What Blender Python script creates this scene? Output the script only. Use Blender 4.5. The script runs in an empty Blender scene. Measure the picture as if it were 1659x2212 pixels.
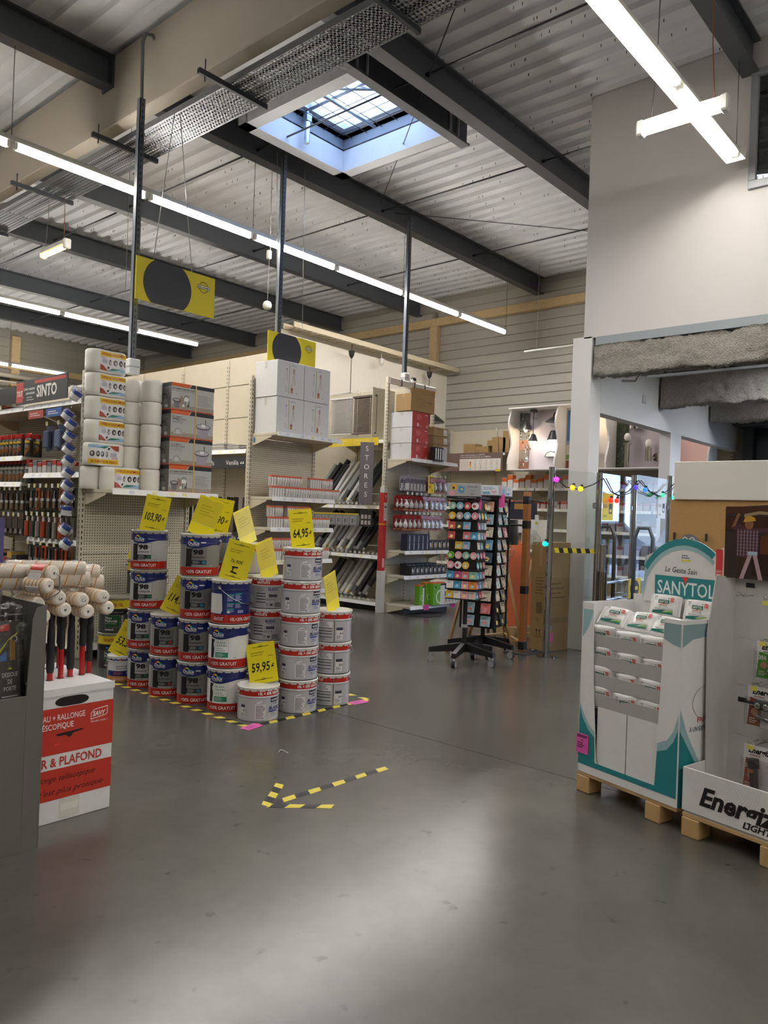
import bpy, math, random
from mathutils import Matrix, Vector
R = math.radians
scene = bpy.context.scene
col = scene.collection
rnd = random.Random(7)

# ------------------------------------------------------------------ camera
cam_d = bpy.data.cameras.new('camera'); cam = bpy.data.objects.new('camera', cam_d); col.objects.link(cam)
CAM_H, CAM_YAW, CAM_PITCH, CAM_ROLL, CAM_F = 1.40, 41.1, 0.23, 2.076, 1652.0
_y, _p, _r = R(CAM_YAW), R(CAM_PITCH), R(CAM_ROLL)
_fw = Vector((math.cos(_y) * math.cos(_p), math.sin(_y) * math.cos(_p), math.sin(_p)))
_rt = _fw.cross(Vector((0, 0, 1))).normalized(); _up = _rt.cross(_fw)
_R = _rt * math.cos(_r) + _up * math.sin(_r); _U = _up * math.cos(_r) - _rt * math.sin(_r)
_m = Matrix((_R, _U, -_fw)).transposed().to_4x4(); _m.translation = (0, 0, CAM_H)
cam.matrix_world = _m
cam_d.sensor_fit = 'VERTICAL'; cam_d.sensor_height = 36.0; cam_d.lens = 36.0 * CAM_F / 2212.0
cam_d.clip_start = 0.05; cam_d.clip_end = 200
scene.camera = cam

# ------------------------------------------------------------------ world, exposure, lamps' power
w = bpy.data.worlds.new('sky'); scene.world = w; w.use_nodes = True
_nt = w.node_tree; _bg = _nt.nodes['Background']
_tc = _nt.nodes.new('ShaderNodeTexCoord'); _sep = _nt.nodes.new('ShaderNodeSeparateXYZ'); _cr = _nt.nodes.new('ShaderNodeValToRGB')
_nt.links.new(_tc.outputs['Generated'], _sep.inputs[0]); _nt.links.new(_sep.outputs['Z'], _cr.inputs[0]); _nt.links.new(_cr.outputs[0], _bg.inputs[0])
_cr.color_ramp.elements[0].color = (0.55, 0.70, 1.0, 1); _cr.color_ramp.elements[1].color = (0.36, 0.55, 1.0, 1)
_bg.inputs[1].default_value = 9.0
vs = scene.view_settings; vs.view_transform = 'Standard'; vs.look = 'None'; vs.gamma = 1; vs.use_curve_mapping = False; vs.exposure = 0.20
LAMP_W_PER_M = 13.0
LAMP_COL = (1.0, 0.98, 0.95)
TUBE_E = 55.0
scene.cycles.use_denoising = True
scene.cycles.max_bounces = 10; scene.cycles.transparent_max_bounces = 24; scene.cycles.caustics_reflective = False; scene.cycles.caustics_refractive = False
scene.cycles.sample_clamp_indirect = 6.0

# ------------------------------------------------------------------ colours
def hx(s):
    if not isinstance(s, str): return tuple(s)
    s = s.lstrip('#')
    if len(s) == 3: s = ''.join(c * 2 for c in s)
    o = []
    for i in (0, 2, 4):
        c = int(s[i:i + 2], 16) / 255
        o.append(c / 12.92 if c <= 0.04045 else ((c + 0.055) / 1.055) ** 2.4)
    return tuple(o)

# ------------------------------------------------------------------ materials (procedural; base colour read from the face colour)
MATS = {}
def mk(name, rough=0.5, metal=0.0, spec=0.5, var=0.06, nscale=18.0, bump=0.0, bscale=120.0, coat=0.0, alpha=None, emit=0.0, color=None, trans=0.0, rvar=0.0):
    m = bpy.data.materials.new(name); m.use_nodes = True; nt = m.node_tree; N = nt.nodes; L = nt.links
    b = N['Principled BSDF']
    if color is None:
        a = N.new('ShaderNodeAttribute'); a.attribute_name = 'Col'; base = a.outputs['Color']
    else:
        a = N.new('ShaderNodeRGB'); a.outputs[0].default_value = (*hx(color), 1); base = a.outputs[0]
    if var > 0:
        tc = N.new('ShaderNodeTexCoord'); nz = N.new('ShaderNodeTexNoise'); nz.inputs['Scale'].default_value = nscale; nz.inputs['Detail'].default_value = 4
        L.new(tc.outputs['Object'], nz.inputs['Vector'])
        mr = N.new('ShaderNodeMapRange'); mr.inputs[3].default_value = 1 - var; mr.inputs[4].default_value = 1 + var
        L.new(nz.outputs[0], mr.inputs[0])
        mx = N.new('ShaderNodeVectorMath'); mx.operation = 'SCALE'; L.new(base, mx.inputs[0]); L.new(mr.outputs[0], mx.inputs['Scale'])
        L.new(mx.outputs[0], b.inputs['Base Color'])
        if rvar > 0:
            m2 = N.new('ShaderNodeMapRange'); m2.inputs[3].default_value = rough - rvar; m2.inputs[4].default_value = rough + rvar; L.new(nz.outputs[0], m2.inputs[0]); L.new(m2.outputs[0], b.inputs['Roughness'])
    else:
        L.new(base, b.inputs['Base Color'])
    if not (var > 0 and rvar > 0): b.inputs['Roughness'].default_value = rough
    b.inputs['Metallic'].default_value = metal
    b.inputs['Specular IOR Level'].default_value = spec
    if coat: b.inputs['Coat Weight'].default_value = coat; b.inputs['Coat Roughness'].default_value = 0.08
    if bump > 0:
        tc2 = N.new('ShaderNodeTexCoord'); n2 = N.new('ShaderNodeTexNoise'); n2.inputs['Scale'].default_value = bscale; n2.inputs['Detail'].default_value = 5
        L.new(tc2.outputs['Object'], n2.inputs['Vector'])
        bp = N.new('ShaderNodeBump'); bp.inputs['Strength'].default_value = bump; bp.inputs['Distance'].default_value = 0.035 if name == 'spray' else 0.01
        L.new(n2.outputs[0], bp.inputs['Height']); L.new(bp.outputs[0], b.inputs['Normal'])
    if trans: b.inputs['Transmission Weight'].default_value = trans
    if alpha is not None: b.inputs['Alpha'].default_value = alpha
    if emit: L.new(base, b.inputs['Emission Color']); b.inputs['Emission Strength'].default_value = emit
    MATS[name] = m; return m
mk('paint', 0.42, var=0.05, nscale=9)
mk('card', 0.68, var=0.05, nscale=30, bump=0.05, bscale=90)
mk('kraft', 0.8, var=0.10, nscale=40, bump=0.08, bscale=160)
mk('plastic', 0.34, var=0.04, nscale=25)
mk('gloss', 0.16, var=0.03, nscale=20)
mk('enamel', 0.24, var=0.04, nscale=6, coat=0.25)
mk('steel', 0.32, metal=1.0, var=0.10, nscale=30, rvar=0.08)
mk('galv', 0.42, metal=0.75, var=0.16, nscale=22, rvar=0.08)
mk('chrome', 0.10, metal=1.0, var=0.02)
mk('wood', 0.55, var=0.22, nscale=14, bump=0.06, bscale=60)
mk('cloth', 0.9, var=0.12, nscale=80, bump=0.35, bscale=260)
mk('print', 0.5, var=0.04, nscale=60)
mk('printg', 0.25, var=0.04, nscale=60)
mk('wallpaint', 0.72, var=0.035, nscale=1.6, bump=0.03, bscale=70)
mk('rubber', 0.6, var=0.08, nscale=40)
mk('spray', 0.95, var=0.34, nscale=34, bump=1.0, bscale=75, spec=0.1)
mk('tube', 0.4, var=0.01, emit=TUBE_E)
mk('glow', 0.4, var=0.01, emit=3.0)
mk('bulbglow', 0.3, var=0.01, emit=1.6)

def mix_glass(name, tint, ior=1.5, rough=0.0, film=0.0, wob=0.0):
    m = bpy.data.materials.new(name); m.use_nodes = True; nt = m.node_tree; N = nt.nodes; L = nt.links; N.remove(N['Principled BSDF'])
    out = N['Material Output']; t = N.new('ShaderNodeBsdfTransparent'); g = N.new('ShaderNodeBsdfGlossy'); mx = N.new('ShaderNodeMixShader'); fr = N.new('ShaderNodeFresnel')
    nz = N.new('ShaderNodeTexNoise'); nz.inputs['Scale'].default_value = 25
    t.inputs[0].default_value = (*tint, 1); g.inputs['Roughness'].default_value = rough; fr.inputs[0].default_value = ior
    if wob:
        tc = N.new('ShaderNodeTexCoord'); L.new(tc.outputs['Object'], nz.inputs['Vector'])
        bp = N.new('ShaderNodeBump'); bp.inputs['Strength'].default_value = wob; bp.inputs['Distance'].default_value = 0.02; L.new(nz.outputs[0], bp.inputs['Height']); L.new(bp.outputs[0], g.inputs['Normal'])
    ge = N.new('ShaderNodeNewGeometry'); bf = N.new('ShaderNodeMapRange'); bf.inputs[3].default_value = ior; bf.inputs[4].default_value = 1 / ior; L.new(ge.outputs['Backfacing'], bf.inputs[0]); L.new(bf.outputs[0], fr.inputs[0])
    ad = N.new('ShaderNodeMath'); ad.operation = 'ADD'; ad.use_clamp = True; ad.inputs[1].default_value = film; L.new(fr.outputs[0], ad.inputs[0])
    L.new(ad.outputs[0], mx.inputs[0]); L.new(t.outputs[0], mx.inputs[1]); L.new(g.outputs[0], mx.inputs[2]); L.new(mx.outputs[0], out.inputs[0])
    MATS[name] = m
mix_glass('glass', (0.95, 0.97, 0.96), 1.5, 0.0, 0.02)
mix_glass('clear', (0.99, 0.99, 0.985), 1.35, 0.05, 0.0)
mix_glass('film', (0.96, 0.96, 0.96), 1.45, 0.16, 0.05, 0.6)
mix_glass('blister', (0.93, 0.93, 0.94), 1.5, 0.08, 0.04, 0.3)

# ------------------------------------------------------------------ mesh builder
class M:
    def __init__(s): s.v = []; s.f = []; s.c = []; s.s = []; s.T = None
    def add(s, vs, fs, c, smooth=False):
        o = len(s.v); c = hx(c)
        if s.T is not None: vs = [s.T @ Vector(v) for v in vs]
        s.v += [tuple(v) for v in vs]; s.f += [tuple(i + o for i in f) for f in fs]
        s.c += [c] * len(fs); s.s += [smooth] * len(fs); return s
    def box(s, x0, x1, y0, y1, z0, z1, c, b=0.0):
        if x0 > x1: x0, x1 = x1, x0
        if y0 > y1: y0, y1 = y1, y0
        if z0 > z1: z0, z1 = z1, z0
        if b <= 0:
            vs = [(x0, y0, z0), (x1, y0, z0), (x1, y1, z0), (x0, y1, z0), (x0, y0, z1), (x1, y0, z1), (x1, y1, z1), (x0, y1, z1)]
            return s.add(vs, [(0, 3, 2, 1), (4, 5, 6, 7), (0, 1, 5, 4), (1, 2, 6, 5), (2, 3, 7, 6), (3, 0, 4, 7)], c)
        b = min(b, (x1 - x0) / 2.01, (y1 - y0) / 2.01, (z1 - z0) / 2.01)
        vs = []; idx = {}
        X = (x0, x1); Y = (y0, y1); Z = (z0, z1)
        for i in (0, 1):
            for j in (0, 1):
                for k in (0, 1):
                    si, sj, sk = 1 - 2 * i, 1 - 2 * j, 1 - 2 * k
                    for a in range(3):
                        p = [X[i] + si * b * (a != 0), Y[j] + sj * b * (a != 1), Z[k] + sk * b * (a != 2)]
                        idx[(i, j, k, a)] = len(vs); vs.append(tuple(p))
        I = lambda i, j, k, a: idx[(i, j, k, a)]
        fs = []
        fs += [(I(0,0,0,0), I(0,0,1,0), I(0,1,1,0), I(0,1,0,0)), (I(1,0,0,0), I(1,1,0,0), I(1,1,1,0), I(1,0,1,0))]
        fs += [(I(0,0,0,1), I(1,0,0,1), I(1,0,1,1), I(0,0,1,1)), (I(0,1,0,1), I(0,1,1,1), I(1,1,1,1), I(1,1,0,1))]
        fs += [(I(0,0,0,2), I(0,1,0,2), I(1,1,0,2), I(1,0,0,2)), (I(0,0,1,2), I(1,0,1,2), I(1,1,1,2), I(0,1,1,2))]
        for j in (0, 1):
            for k in (0, 1): fs.append((I(0,j,k,1), I(1,j,k,1), I(1,j,k,2), I(0,j,k,2)))
        for i in (0, 1):
            for k in (0, 1): fs.append((I(i,0,k,0), I(i,1,k,0), I(i,1,k,2), I(i,0,k,2)))
        for i in (0, 1):
            for j in (0, 1): fs.append((I(i,j,0,0), I(i,j,1,0), I(i,j,1,1), I(i,j,0,1)))
        for i in (0, 1):
            for j in (0, 1):
                for k in (0, 1): fs.append((I(i,j,k,0), I(i,j,k,1), I(i,j,k,2)))
        return s.add(vs, fs, c)
    def cyl(s, p0, p1, r, c, n=10, r2=None, caps=True, smooth=True, capc=None):
        p0 = Vector(p0); p1 = Vector(p1); d = (p1 - p0).normalized(); r2 = r if r2 is None else r2
        a = Vector((0, 0, 1)) if abs(d.z) < 0.9 else Vector((1, 0, 0)); u = d.cross(a).normalized(); v = d.cross(u)
        vs = []
        for i in range(n):
            t = 2 * math.pi * i / n; e = u * math.cos(t) + v * math.sin(t); vs.append(p0 + e * r); vs.append(p1 + e * r2)
        s.add(vs, [(2 * i, 2 * ((i + 1) % n), 2 * ((i + 1) % n) + 1, 2 * i + 1) for i in range(n)], c, smooth)
        if caps:
            s.add([vs[2 * i] for i in range(n)], [tuple(range(n))], capc or c); s.add([vs[2 * i + 1] for i in range(n)], [tuple(reversed(range(n)))], capc or c)
        return s
    def tube(s, pts, r, c, n=6, closed=False, caps=True):
        pts = [Vector(p) for p in pts]; k = len(pts); vs = []; up = None
        for i, p in enumerate(pts):
            a = pts[(i - 1) % k] if (i > 0 or closed) else p; b = pts[(i + 1) % k] if (i < k - 1 or closed) else p
            d = (b - a).normalized()
            if up is None: up = Vector((0, 0, 1)) if abs(d.z) < 0.9 else Vector((1, 0, 0))
            u = d.cross(up)
            u = u.normalized() if u.length > 1e-6 else d.orthogonal().normalized()
            v = u.cross(d); up = v
            rr = r[i] if isinstance(r, (list, tuple)) else r
            for j in range(n):
                t = 2 * math.pi * j / n; vs.append(p + (u * math.cos(t) + v * math.sin(t)) * rr)
        fs = []
        for i in range(k if closed else k - 1):
            for j in range(n): fs.append((i * n + j, i * n + (j + 1) % n, ((i + 1) % k) * n + (j + 1) % n, ((i + 1) % k) * n + j))
        if caps and not closed: fs += [tuple(reversed(range(n))), tuple(range((k - 1) * n, k * n))]
        return s.add(vs, fs, c, True)
    def lathe(s, prof, n=24, c='fff', cols=None, o=(0, 0, 0), smooth=True, flat=()):
        vs = []; k = len(prof)
        for (r, z) in prof:
            for i in range(n):
                t = 2 * math.pi * i / n; vs.append((o[0] + r * math.cos(t), o[1] + r * math.sin(t), o[2] + z))
        for a in range(k - 1):
            cc = cols[a] if cols else c
            vv = vs[a * n:(a + 2) * n]
            s.add(vv, [(i, (i + 1) % n, n + (i + 1) % n, n + i) for i in range(n)], cc, smooth)
        if prof[0][0] > 1e-6: s.add(vs[:n], [tuple(reversed(range(n)))], cols[0] if cols else c)
        if prof[-1][0] > 1e-6: s.add(vs[-n:], [tuple(range(n))], cols[-1] if cols else c)
        return s
    def sphere(s, ctr, r, c, n=12, m=8, sc=(1, 1, 1)):
        vs = [(ctr[0], ctr[1], ctr[2] - r * sc[2])]
        for j in range(1, m):
            a = -math.pi / 2 + math.pi * j / m
            for i in range(n):
                t = 2 * math.pi * i / n; vs.append((ctr[0] + r * sc[0] * math.cos(a) * math.cos(t), ctr[1] + r * sc[1] * math.cos(a) * math.sin(t), ctr[2] + r * sc[2] * math.sin(a)))
        vs.append((ctr[0], ctr[1], ctr[2] + r * sc[2])); fs = []
        for i in range(n): fs.append((0, 1 + (i + 1) % n, 1 + i))
        for j in range(m - 2):
            for i in range(n):
                a = 1 + j * n; fs.append((a + i, a + (i + 1) % n, a + n + (i + 1) % n, a + n + i))
        a = 1 + (m - 2) * n; l = len(vs) - 1
        for i in range(n): fs.append((a + i, a + (i + 1) % n, l))
        return s.add(vs, fs, c, True)
    def prism(s, poly, z0, z1, c, side=None):
        n = len(poly); vs = [(x, y, z0) for x, y in poly] + [(x, y, z1) for x, y in poly]
        s.add(vs, [tuple(reversed(range(n))), tuple(range(n, 2 * n))], c)
        return s.add(vs, [(i, (i + 1) % n, n + (i + 1) % n, n + i) for i in range(n)], side or c)
    def poly(s, pts, c): return s.add(pts, [tuple(range(len(pts)))], c)
    # flat print in the local XY plane of T
    def rect(s, x0, y0, x1, y1, c, z=0.0): return s.add([(x0, y0, z), (x1, y0, z), (x1, y1, z), (x0, y1, z)], [(0, 1, 2, 3)], c)
    def disc(s, x, y, r, c, z=0.0, n=20, ry=None):
        ry = r if ry is None else ry
        return s.add([(x + r * math.cos(2 * math.pi * i / n), y + ry * math.sin(2 * math.pi * i / n), z) for i in range(n)], [tuple(range(n))], c)
    def shape(s, pts, c, z=0.0): return s.add([(x, y, z) for x, y in pts], [tuple(range(len(pts)))], c)
    def ring(s, x, y, r0, r1, c, z=0.0, n=24, a0=0, a1=360):
        vs = []; k = n + 1
        for i in range(k):
            t = R(a0 + (a1 - a0) * i / n); vs += [(x + r0 * math.cos(t), y + r0 * math.sin(t), z), (x + r1 * math.cos(t), y + r1 * math.sin(t), z)]
        return s.add(vs, [(2 * i, 2 * i + 1, 2 * i + 3, 2 * i + 2) for i in range(n)], c)
    def lines(s, x0, y0, x1, y1, c, n=3, fill=0.45, z=0.0, seed=1):
        q = random.Random(seed); h = (y1 - y0) / n
        for i in range(n):
            ln = x0 + (x1 - x0) * q.uniform(0.65, 1.0); yy = y1 - h * i - h * (0.5 + fill / 2)
            x = x0
            while x < ln - 1e-6:
                wd = min(ln - x, (x1 - x0) * q.uniform(0.07, 0.2)); s.rect(x, yy, x + wd, yy + h * fill, c, z); x += wd + (x1 - x0) * 0.025
        return s
    def text(s, t, x, y, h, c, z=0.0, w=None, al='l', bold=0.0, sh=0.0, rot=0.0):
        vs, fs, wd = text_mesh(t, bold, sh); k = h; kx = h
        if w is not None: kx = w / wd
        ox = {'l': 0, 'c': -wd * kx / 2, 'r': -wd * kx}[al]; ca, sa = math.cos(rot), math.sin(rot)
        P = []
        for (a, b) in vs:
            X = a * kx + ox; Y = b * k; P.append((x + X * ca - Y * sa, y + X * sa + Y * ca, z))
        return s.add(P, fs, c)
    def wrap(s, rad, maxseg=R(9)):
        """bend the flat x-y print round a vertical cylinder: x is arc length"""
        nv = []; nf = []; nc = []; ns = []
        for f, c, sm in zip(s.f, s.c, s.s):
            P = [s.v[i] for i in f]; xs = [p[0] for p in P]; k = max(1, math.ceil((max(xs) - min(xs)) / rad / maxseg))
            if k > 1 and len(P) == 4 and abs(P[0][1] - P[1][1]) < 1e-9 and abs(P[0][0] - P[3][0]) < 1e-9:
                for i in range(k):
                    t0, t1 = i / k, (i + 1) / k; L = lambda a, b, t: tuple(a[j] + (b[j] - a[j]) * t for j in range(3))
                    o = len(nv); nv += [L(P[0], P[1], t0), L(P[0], P[1], t1), L(P[3], P[2], t1), L(P[3], P[2], t0)]; nf.append((o, o + 1, o + 2, o + 3)); nc.append(c); ns.append(True)
            elif k > 1:
                lo = min(xs); st = (max(xs) - lo) / k
                for i in range(k):
                    Q = clip(clip(P, lo + st * i, 1), lo + st * (i + 1), -1)
                    if len(Q) >= 3: o = len(nv); nv += Q; nf.append(tuple(range(o, o + len(Q)))); nc.append(c); ns.append(sm)
            else:
                o = len(nv); nv += P; nf.append(tuple(range(o, o + len(P)))); nc.append(c); ns.append(sm)
        s.v = [((rad + z) * math.cos(x / rad), (rad + z) * math.sin(x / rad), y) for x, y, z in nv]; s.f = nf; s.c = nc; s.s = ns
        return s
    def split(s, dx):
        nv = []; nf = []; nc = []; ns = []
        for f, c, sm in zip(s.f, s.c, s.s):
            P = [s.v[i] for i in f]; xs = [p[0] for p in P]; k = max(1, math.ceil((max(xs) - min(xs)) / dx)); lo = min(xs); st = (max(xs) - lo) / k
            for i in range(k):
                Q = P if k == 1 else clip(clip(P, lo + st * i, 1), lo + st * (i + 1), -1)
                if len(Q) >= 3: o = len(nv); nv += Q; nf.append(tuple(range(o, o + len(Q)))); nc.append(c); ns.append(sm)
        s.v = nv; s.f = nf; s.c = nc; s.s = ns; return s
    def mesh(s, name, mat='paint'):
        me = bpy.data.meshes.new(name); me.from_pydata(s.v, [], s.f)
        a = me.attributes.new('Col', 'FLOAT_COLOR', 'FACE')
        fl = []
        for c in s.c: fl += [c[0], c[1], c[2], 1.0]
        a.data.foreach_set('color', fl)
        me.polygons.foreach_set('use_smooth', s.s)
        me.materials.append(MATS[mat]); me.update(); return me

def clip(P, x, sgn):
    out = []; n = len(P)
    for i in range(n):
        a, b = P[i], P[(i + 1) % n]; da, db = (a[0] - x) * sgn, (b[0] - x) * sgn
        if da >= 0: out.append(a)
        if (da > 0 and db < 0) or (da < 0 and db > 0):
            t = da / (da - db); out.append(tuple(a[j] + (b[j] - a[j]) * t for j in range(3)))
    return out
_TXT = {}
def text_mesh(t, bold=0.0, sh=0.0):
    k = (t, bold, sh)
    if k in _TXT: return _TXT[k]
    cu = bpy.data.curves.new('t', 'FONT'); cu.body = t; cu.size = 1.0; cu.resolution_u = 2; cu.offset = bold; cu.shear = sh; cu.fill_mode = 'FRONT'
    o = bpy.data.objects.new('t', cu); col.objects.link(o); dg = bpy.context.evaluated_depsgraph_get(); me = o.evaluated_get(dg).to_mesh()
    vs = [(v.co.x / 0.72, v.co.y / 0.72) for v in me.vertices]; fs = [tuple(p.vertices) for p in me.polygons]
    o.evaluated_get(dg).to_mesh_clear(); bpy.data.objects.remove(o); bpy.data.curves.remove(cu)
    x0 = min(v[0] for v in vs); vs = [(a - x0, b) for a, b in vs]; wd = max(v[0] for v in vs)
    _TXT[k] = (vs, fs, wd); return _TXT[k]

# ------------------------------------------------------------------ objects
def ob(name, mb, mat='paint', parent=None, loc=(0, 0, 0), rz=0.0, rot=None, kind=None):
    me = mb.mesh(name, mat) if isinstance(mb, M) else mb
    o = bpy.data.objects.new(name, me); col.objects.link(o); o.location = loc; o.rotation_euler = rot or (0, 0, rz)
    if parent is not None: o.parent = parent
    if kind: o['kind'] = kind
    return o
ORDW = 'first second third fourth fifth sixth seventh eighth ninth tenth eleventh twelfth thirteenth fourteenth fifteenth sixteenth seventeenth eighteenth nineteenth twentieth'.split(); ORDW += ['twenty-' + q for q in ORDW[:9]] + ['thirtieth'] + ['thirty-' + q for q in ORDW[:9]]
def tag(o, label, cat, group=None):
    o['label'] = label; o['category'] = cat
    if group: o['group'] = group
    return o
def thing(name, label, cat, loc=(0, 0, 0), rz=0.0, group=None):
    o = bpy.data.objects.new(name, None); col.objects.link(o); o.location = loc; o.rotation_euler = (0, 0, rz); return tag(o, label, cat, group)
def dup(root, loc=None, rz=None, label=None, group=None, rot=None):
    def cp(o, par):
        c = o.copy(); col.objects.link(c)
        if par is not None: c.parent = par
        for ch in kids.get(o, []): cp(ch, c)
        return c
    kids = {}
    for c in root.children_recursive: kids.setdefault(c.parent, []).append(c)
    r = cp(root, None)
    if loc is not None: r.location = loc
    if rz is not None: r.rotation_euler = (0, 0, rz)
    if rot is not None: r.rotation_euler = rot
    if label: r['label'] = label
    if group: r['group'] = group
    return r
def frame(o, u, v):
    """local XY print plane at o: x along u, y along v"""
    u = Vector(u).normalized(); v = Vector(v).normalized(); n = u.cross(v)
    m = Matrix((u, v, n)).transposed().to_4x4(); m.translation = Vector(o); return m
def struct(name, mb, mat='wallpaint', parent=None, **k): return ob(name, mb, mat, parent, kind='structure', **k)
# ================================================================== room shell
XW, YF, XL, YB, ZD = 13.0, 21.5, -7.0, -7.5, 6.08      # right wall, far wall, left wall, back wall, deck
ZP = 5.75                                               # purlin soffit

def floor_mat():
    m = bpy.data.materials.new('polished_concrete'); m.use_nodes = True; nt = m.node_tree; N = nt.nodes; L = nt.links; b = N['Principled BSDF']
    tc = N.new('ShaderNodeTexCoord')
    def noise(sc, det=6, rough=0.6, dist=0.0):
        n = N.new('ShaderNodeTexNoise'); n.inputs['Scale'].default_value = sc; n.inputs['Detail'].default_value = det; n.inputs['Roughness'].default_value = rough; n.inputs['Distortion'].default_value = dist
        L.new(tc.outputs['Object'], n.inputs['Vector']); return n
    a, c, d = noise(0.7, 6, 0.62), noise(3.5, 8, 0.72), noise(38, 4, 0.6)
    def ramp(n, e):
        r = N.new('ShaderNodeValToRGB'); el = r.color_ramp.elements
        el[0].position, el[0].color = e[0][0], (*hx(e[0][1]), 1); el[1].position, el[1].color = e[-1][0], (*hx(e[-1][1]), 1)
        for p, q in e[1:-1]: x = el.new(p); x.color = (*hx(q), 1)
        L.new(n.outputs[0], r.inputs[0]); return r
    r1 = ramp(a, [(0.30, '474540'), (0.50, '575650'), (0.72, '6b6861')])
    r2 = ramp(c, [(0.30, '4f4e4a'), (0.70, '605e59')])
    mx = N.new('ShaderNodeMixRGB'); mx.inputs[0].default_value = 0.5; L.new(r1.outputs[0], mx.inputs[1]); L.new(r2.outputs[0], mx.inputs[2])
    e = noise(9.0, 3, 0.55); r3 = ramp(e, [(0.66, 'ffffff'), (0.74, 'd2d0cc')])
    m2 = N.new('ShaderNodeMixRGB'); m2.blend_type = 'MULTIPLY'; m2.inputs[0].default_value = 0.9; L.new(mx.outputs[0], m2.inputs[1]); L.new(r3.outputs[0], m2.inputs[2])
    L.new(m2.outputs[0], b.inputs['Base Color'])
    mr = N.new('ShaderNodeMapRange'); mr.inputs[3].default_value = 0.5; mr.inputs[4].default_value = 0.95; L.new(noise(2.3, 5, 0.6).outputs[0], mr.inputs[0]); L.new(mr.outputs[0], b.inputs['Specular IOR Level']); b.inputs['Roughness'].default_value = 0.235
    bp = N.new('ShaderNodeBump'); bp.inputs['Strength'].default_value = 0.025; bp.inputs['Distance'].default_value = 0.01; L.new(d.outputs[0], bp.inputs['Height']); L.new(bp.outputs[0], b.inputs['Normal'])
    MATS['floor'] = m
floor_mat()
# two pours of slab with a sawn control joint between them
fl = struct('floor', M().box(XL, 3.852, YB, YF, -0.15, 0, '888').box(3.858, XW + 6, YB, YF, -0.15, 0, '888'), 'floor')
struct('joint_filler', M().box(3.852, 3.858, YB, YF, -0.15, -0.004, '2e2c28'), 'rubber', fl)

# roof deck: trapezoidal steel sheets, ribs running along y, with the skylight opening left out
SK = (5.55, 6.95, 5.42, 6.98)     # x0 x1 y0 y1 of the rooflight opening
dk = M()
def deck(x0, x1, y0, y1):
    p = 0.25; n = int(round((x1 - x0) / p)); prof = []
    for i in range(n):
        a = x0 + i * p; prof += [(a, 0.045), (a + 0.09, 0.045), (a + 0.115, 0), (a + 0.225, 0)]
    prof.append((x0 + n * p, 0.045))
    vs = []; fs = []
    for x, z in prof: vs += [(x, y0, ZD + z), (x, y1, ZD + z)]
    for i in range(len(prof) - 1): fs.append((2 * i, 2 * i + 1, 2 * i + 3, 2 * i + 2))
    dk.add(vs, fs, 'e6e8ec')
deck(XL, 5.50, YB, YF); deck(5.50, 7.0, YB, SK[2]); deck(5.50, 7.0, SK[3], YF); deck(7.0, XW + 0.01, YB, YF)
dk.box(XL, SK[0], YB, YF, ZD + 0.12, ZD + 0.2, '777'); dk.box(SK[1], XW + 6, YB, YF, ZD + 0.12, ZD + 0.2, '777'); dk.box(SK[0], SK[1], YB, SK[2], ZD + 0.12, ZD + 0.2, '777'); dk.box(SK[0], SK[1], SK[3], YF, ZD + 0.12, ZD + 0.2, '777')
mk('decksteel', 0.5, metal=0.1, var=0.08, nscale=3, spec=0.4)
ce = struct('ceiling', dk, 'decksteel')
def ibeam(x0, x1, y, z0, h, wd, c='474b52', tw=0.02):
    return M().box(x0, x1, y - wd / 2, y + wd / 2, z0, z0 + tw, c).box(x0, x1, y - 0.012, y + 0.012, z0 + tw, z0 + h - tw, c).box(x0, x1, y - wd / 2, y + wd / 2, z0 + h - tw, z0 + h, c)
BX0, BX1 = 4.02, 4.18
for y in (-5.4, -2.9, -0.3, 2.28, 4.89, 7.54, 10.5, 12.9, 16.1, 19.0):
    xe = 7.75 if y < 3 else XW - 0.02
    struct('purlin', ibeam(BX1 + 0.02, xe, y, ZP, ZD - ZP, 0.16), 'paint', ce)
    struct('purlin', ibeam(XL, BX0 - 0.02, y, ZP, ZD - ZP, 0.16), 'paint', ce)
    for xx in (BX0 - 0.02, BX1): struct('end_plate', M().box(xx, xx + 0.02, y - 0.11, y + 0.11, ZP - 0.02, ZD - 0.01, '3d4148'), 'paint', ce)
ys = [-0.3, 2.28, 4.89, 7.54, 10.5, 12.9, 16.1, 19.0]
for x in (1.6, 6.0, 8.35, 10.7):
    for a, b in zip(ys[:-1], ys[1:]):
        if x > 7.7 and a < 2: continue
        struct('tie_rod', M().tube([(x, a + 0.015, 5.87), (x, b - 0.015, 5.87)], 0.011, '42444a', 6).cyl((x, a + 0.012, 5.87), (x, a + 0.06, 5.87), 0.022, '33353a', 8).cyl((x, b - 0.06, 5.87), (x, b - 0.012, 5.87), 0.022, '33353a', 8), 'paint', ce)
struct('brace_cable', M().tube([(8.15, 7.4, 5.86), (5.3, 4.0, 5.86)], 0.006, '2c2d31', 5), 'paint', ce)
struct('brace_cable', M().tube([(8.5, 7.4, 5.86), (11.4, 4.9, 5.86)], 0.006, '2c2d31', 5), 'paint', ce)
sc_ = M(); q = random.Random(3)
for i in range(900):
    x = 4.3 + q.random() * 8.6; y = 2.4 + q.random() * 14
    if SK[0] - .1 < x < SK[1] + .1 and SK[2] - .2 < y < SK[3] + .1: continue
    x = round(x / 0.25) * 0.25 + 0.02 + 0.14
    sc_.cyl((x, y, ZD - 0.028), (x, y, ZD + 0.002), 0.004, '3a3a3c', 4)
struct('deck_screws', sc_, 'steel', ce)

# glued timber main beam, boxed in beige
struct('trim_1', M().box(BX0, BX1, YB, YF, 5.335, ZD - 0.005, 'b9b0a2', 0.012), 'wallpaint')
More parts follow.
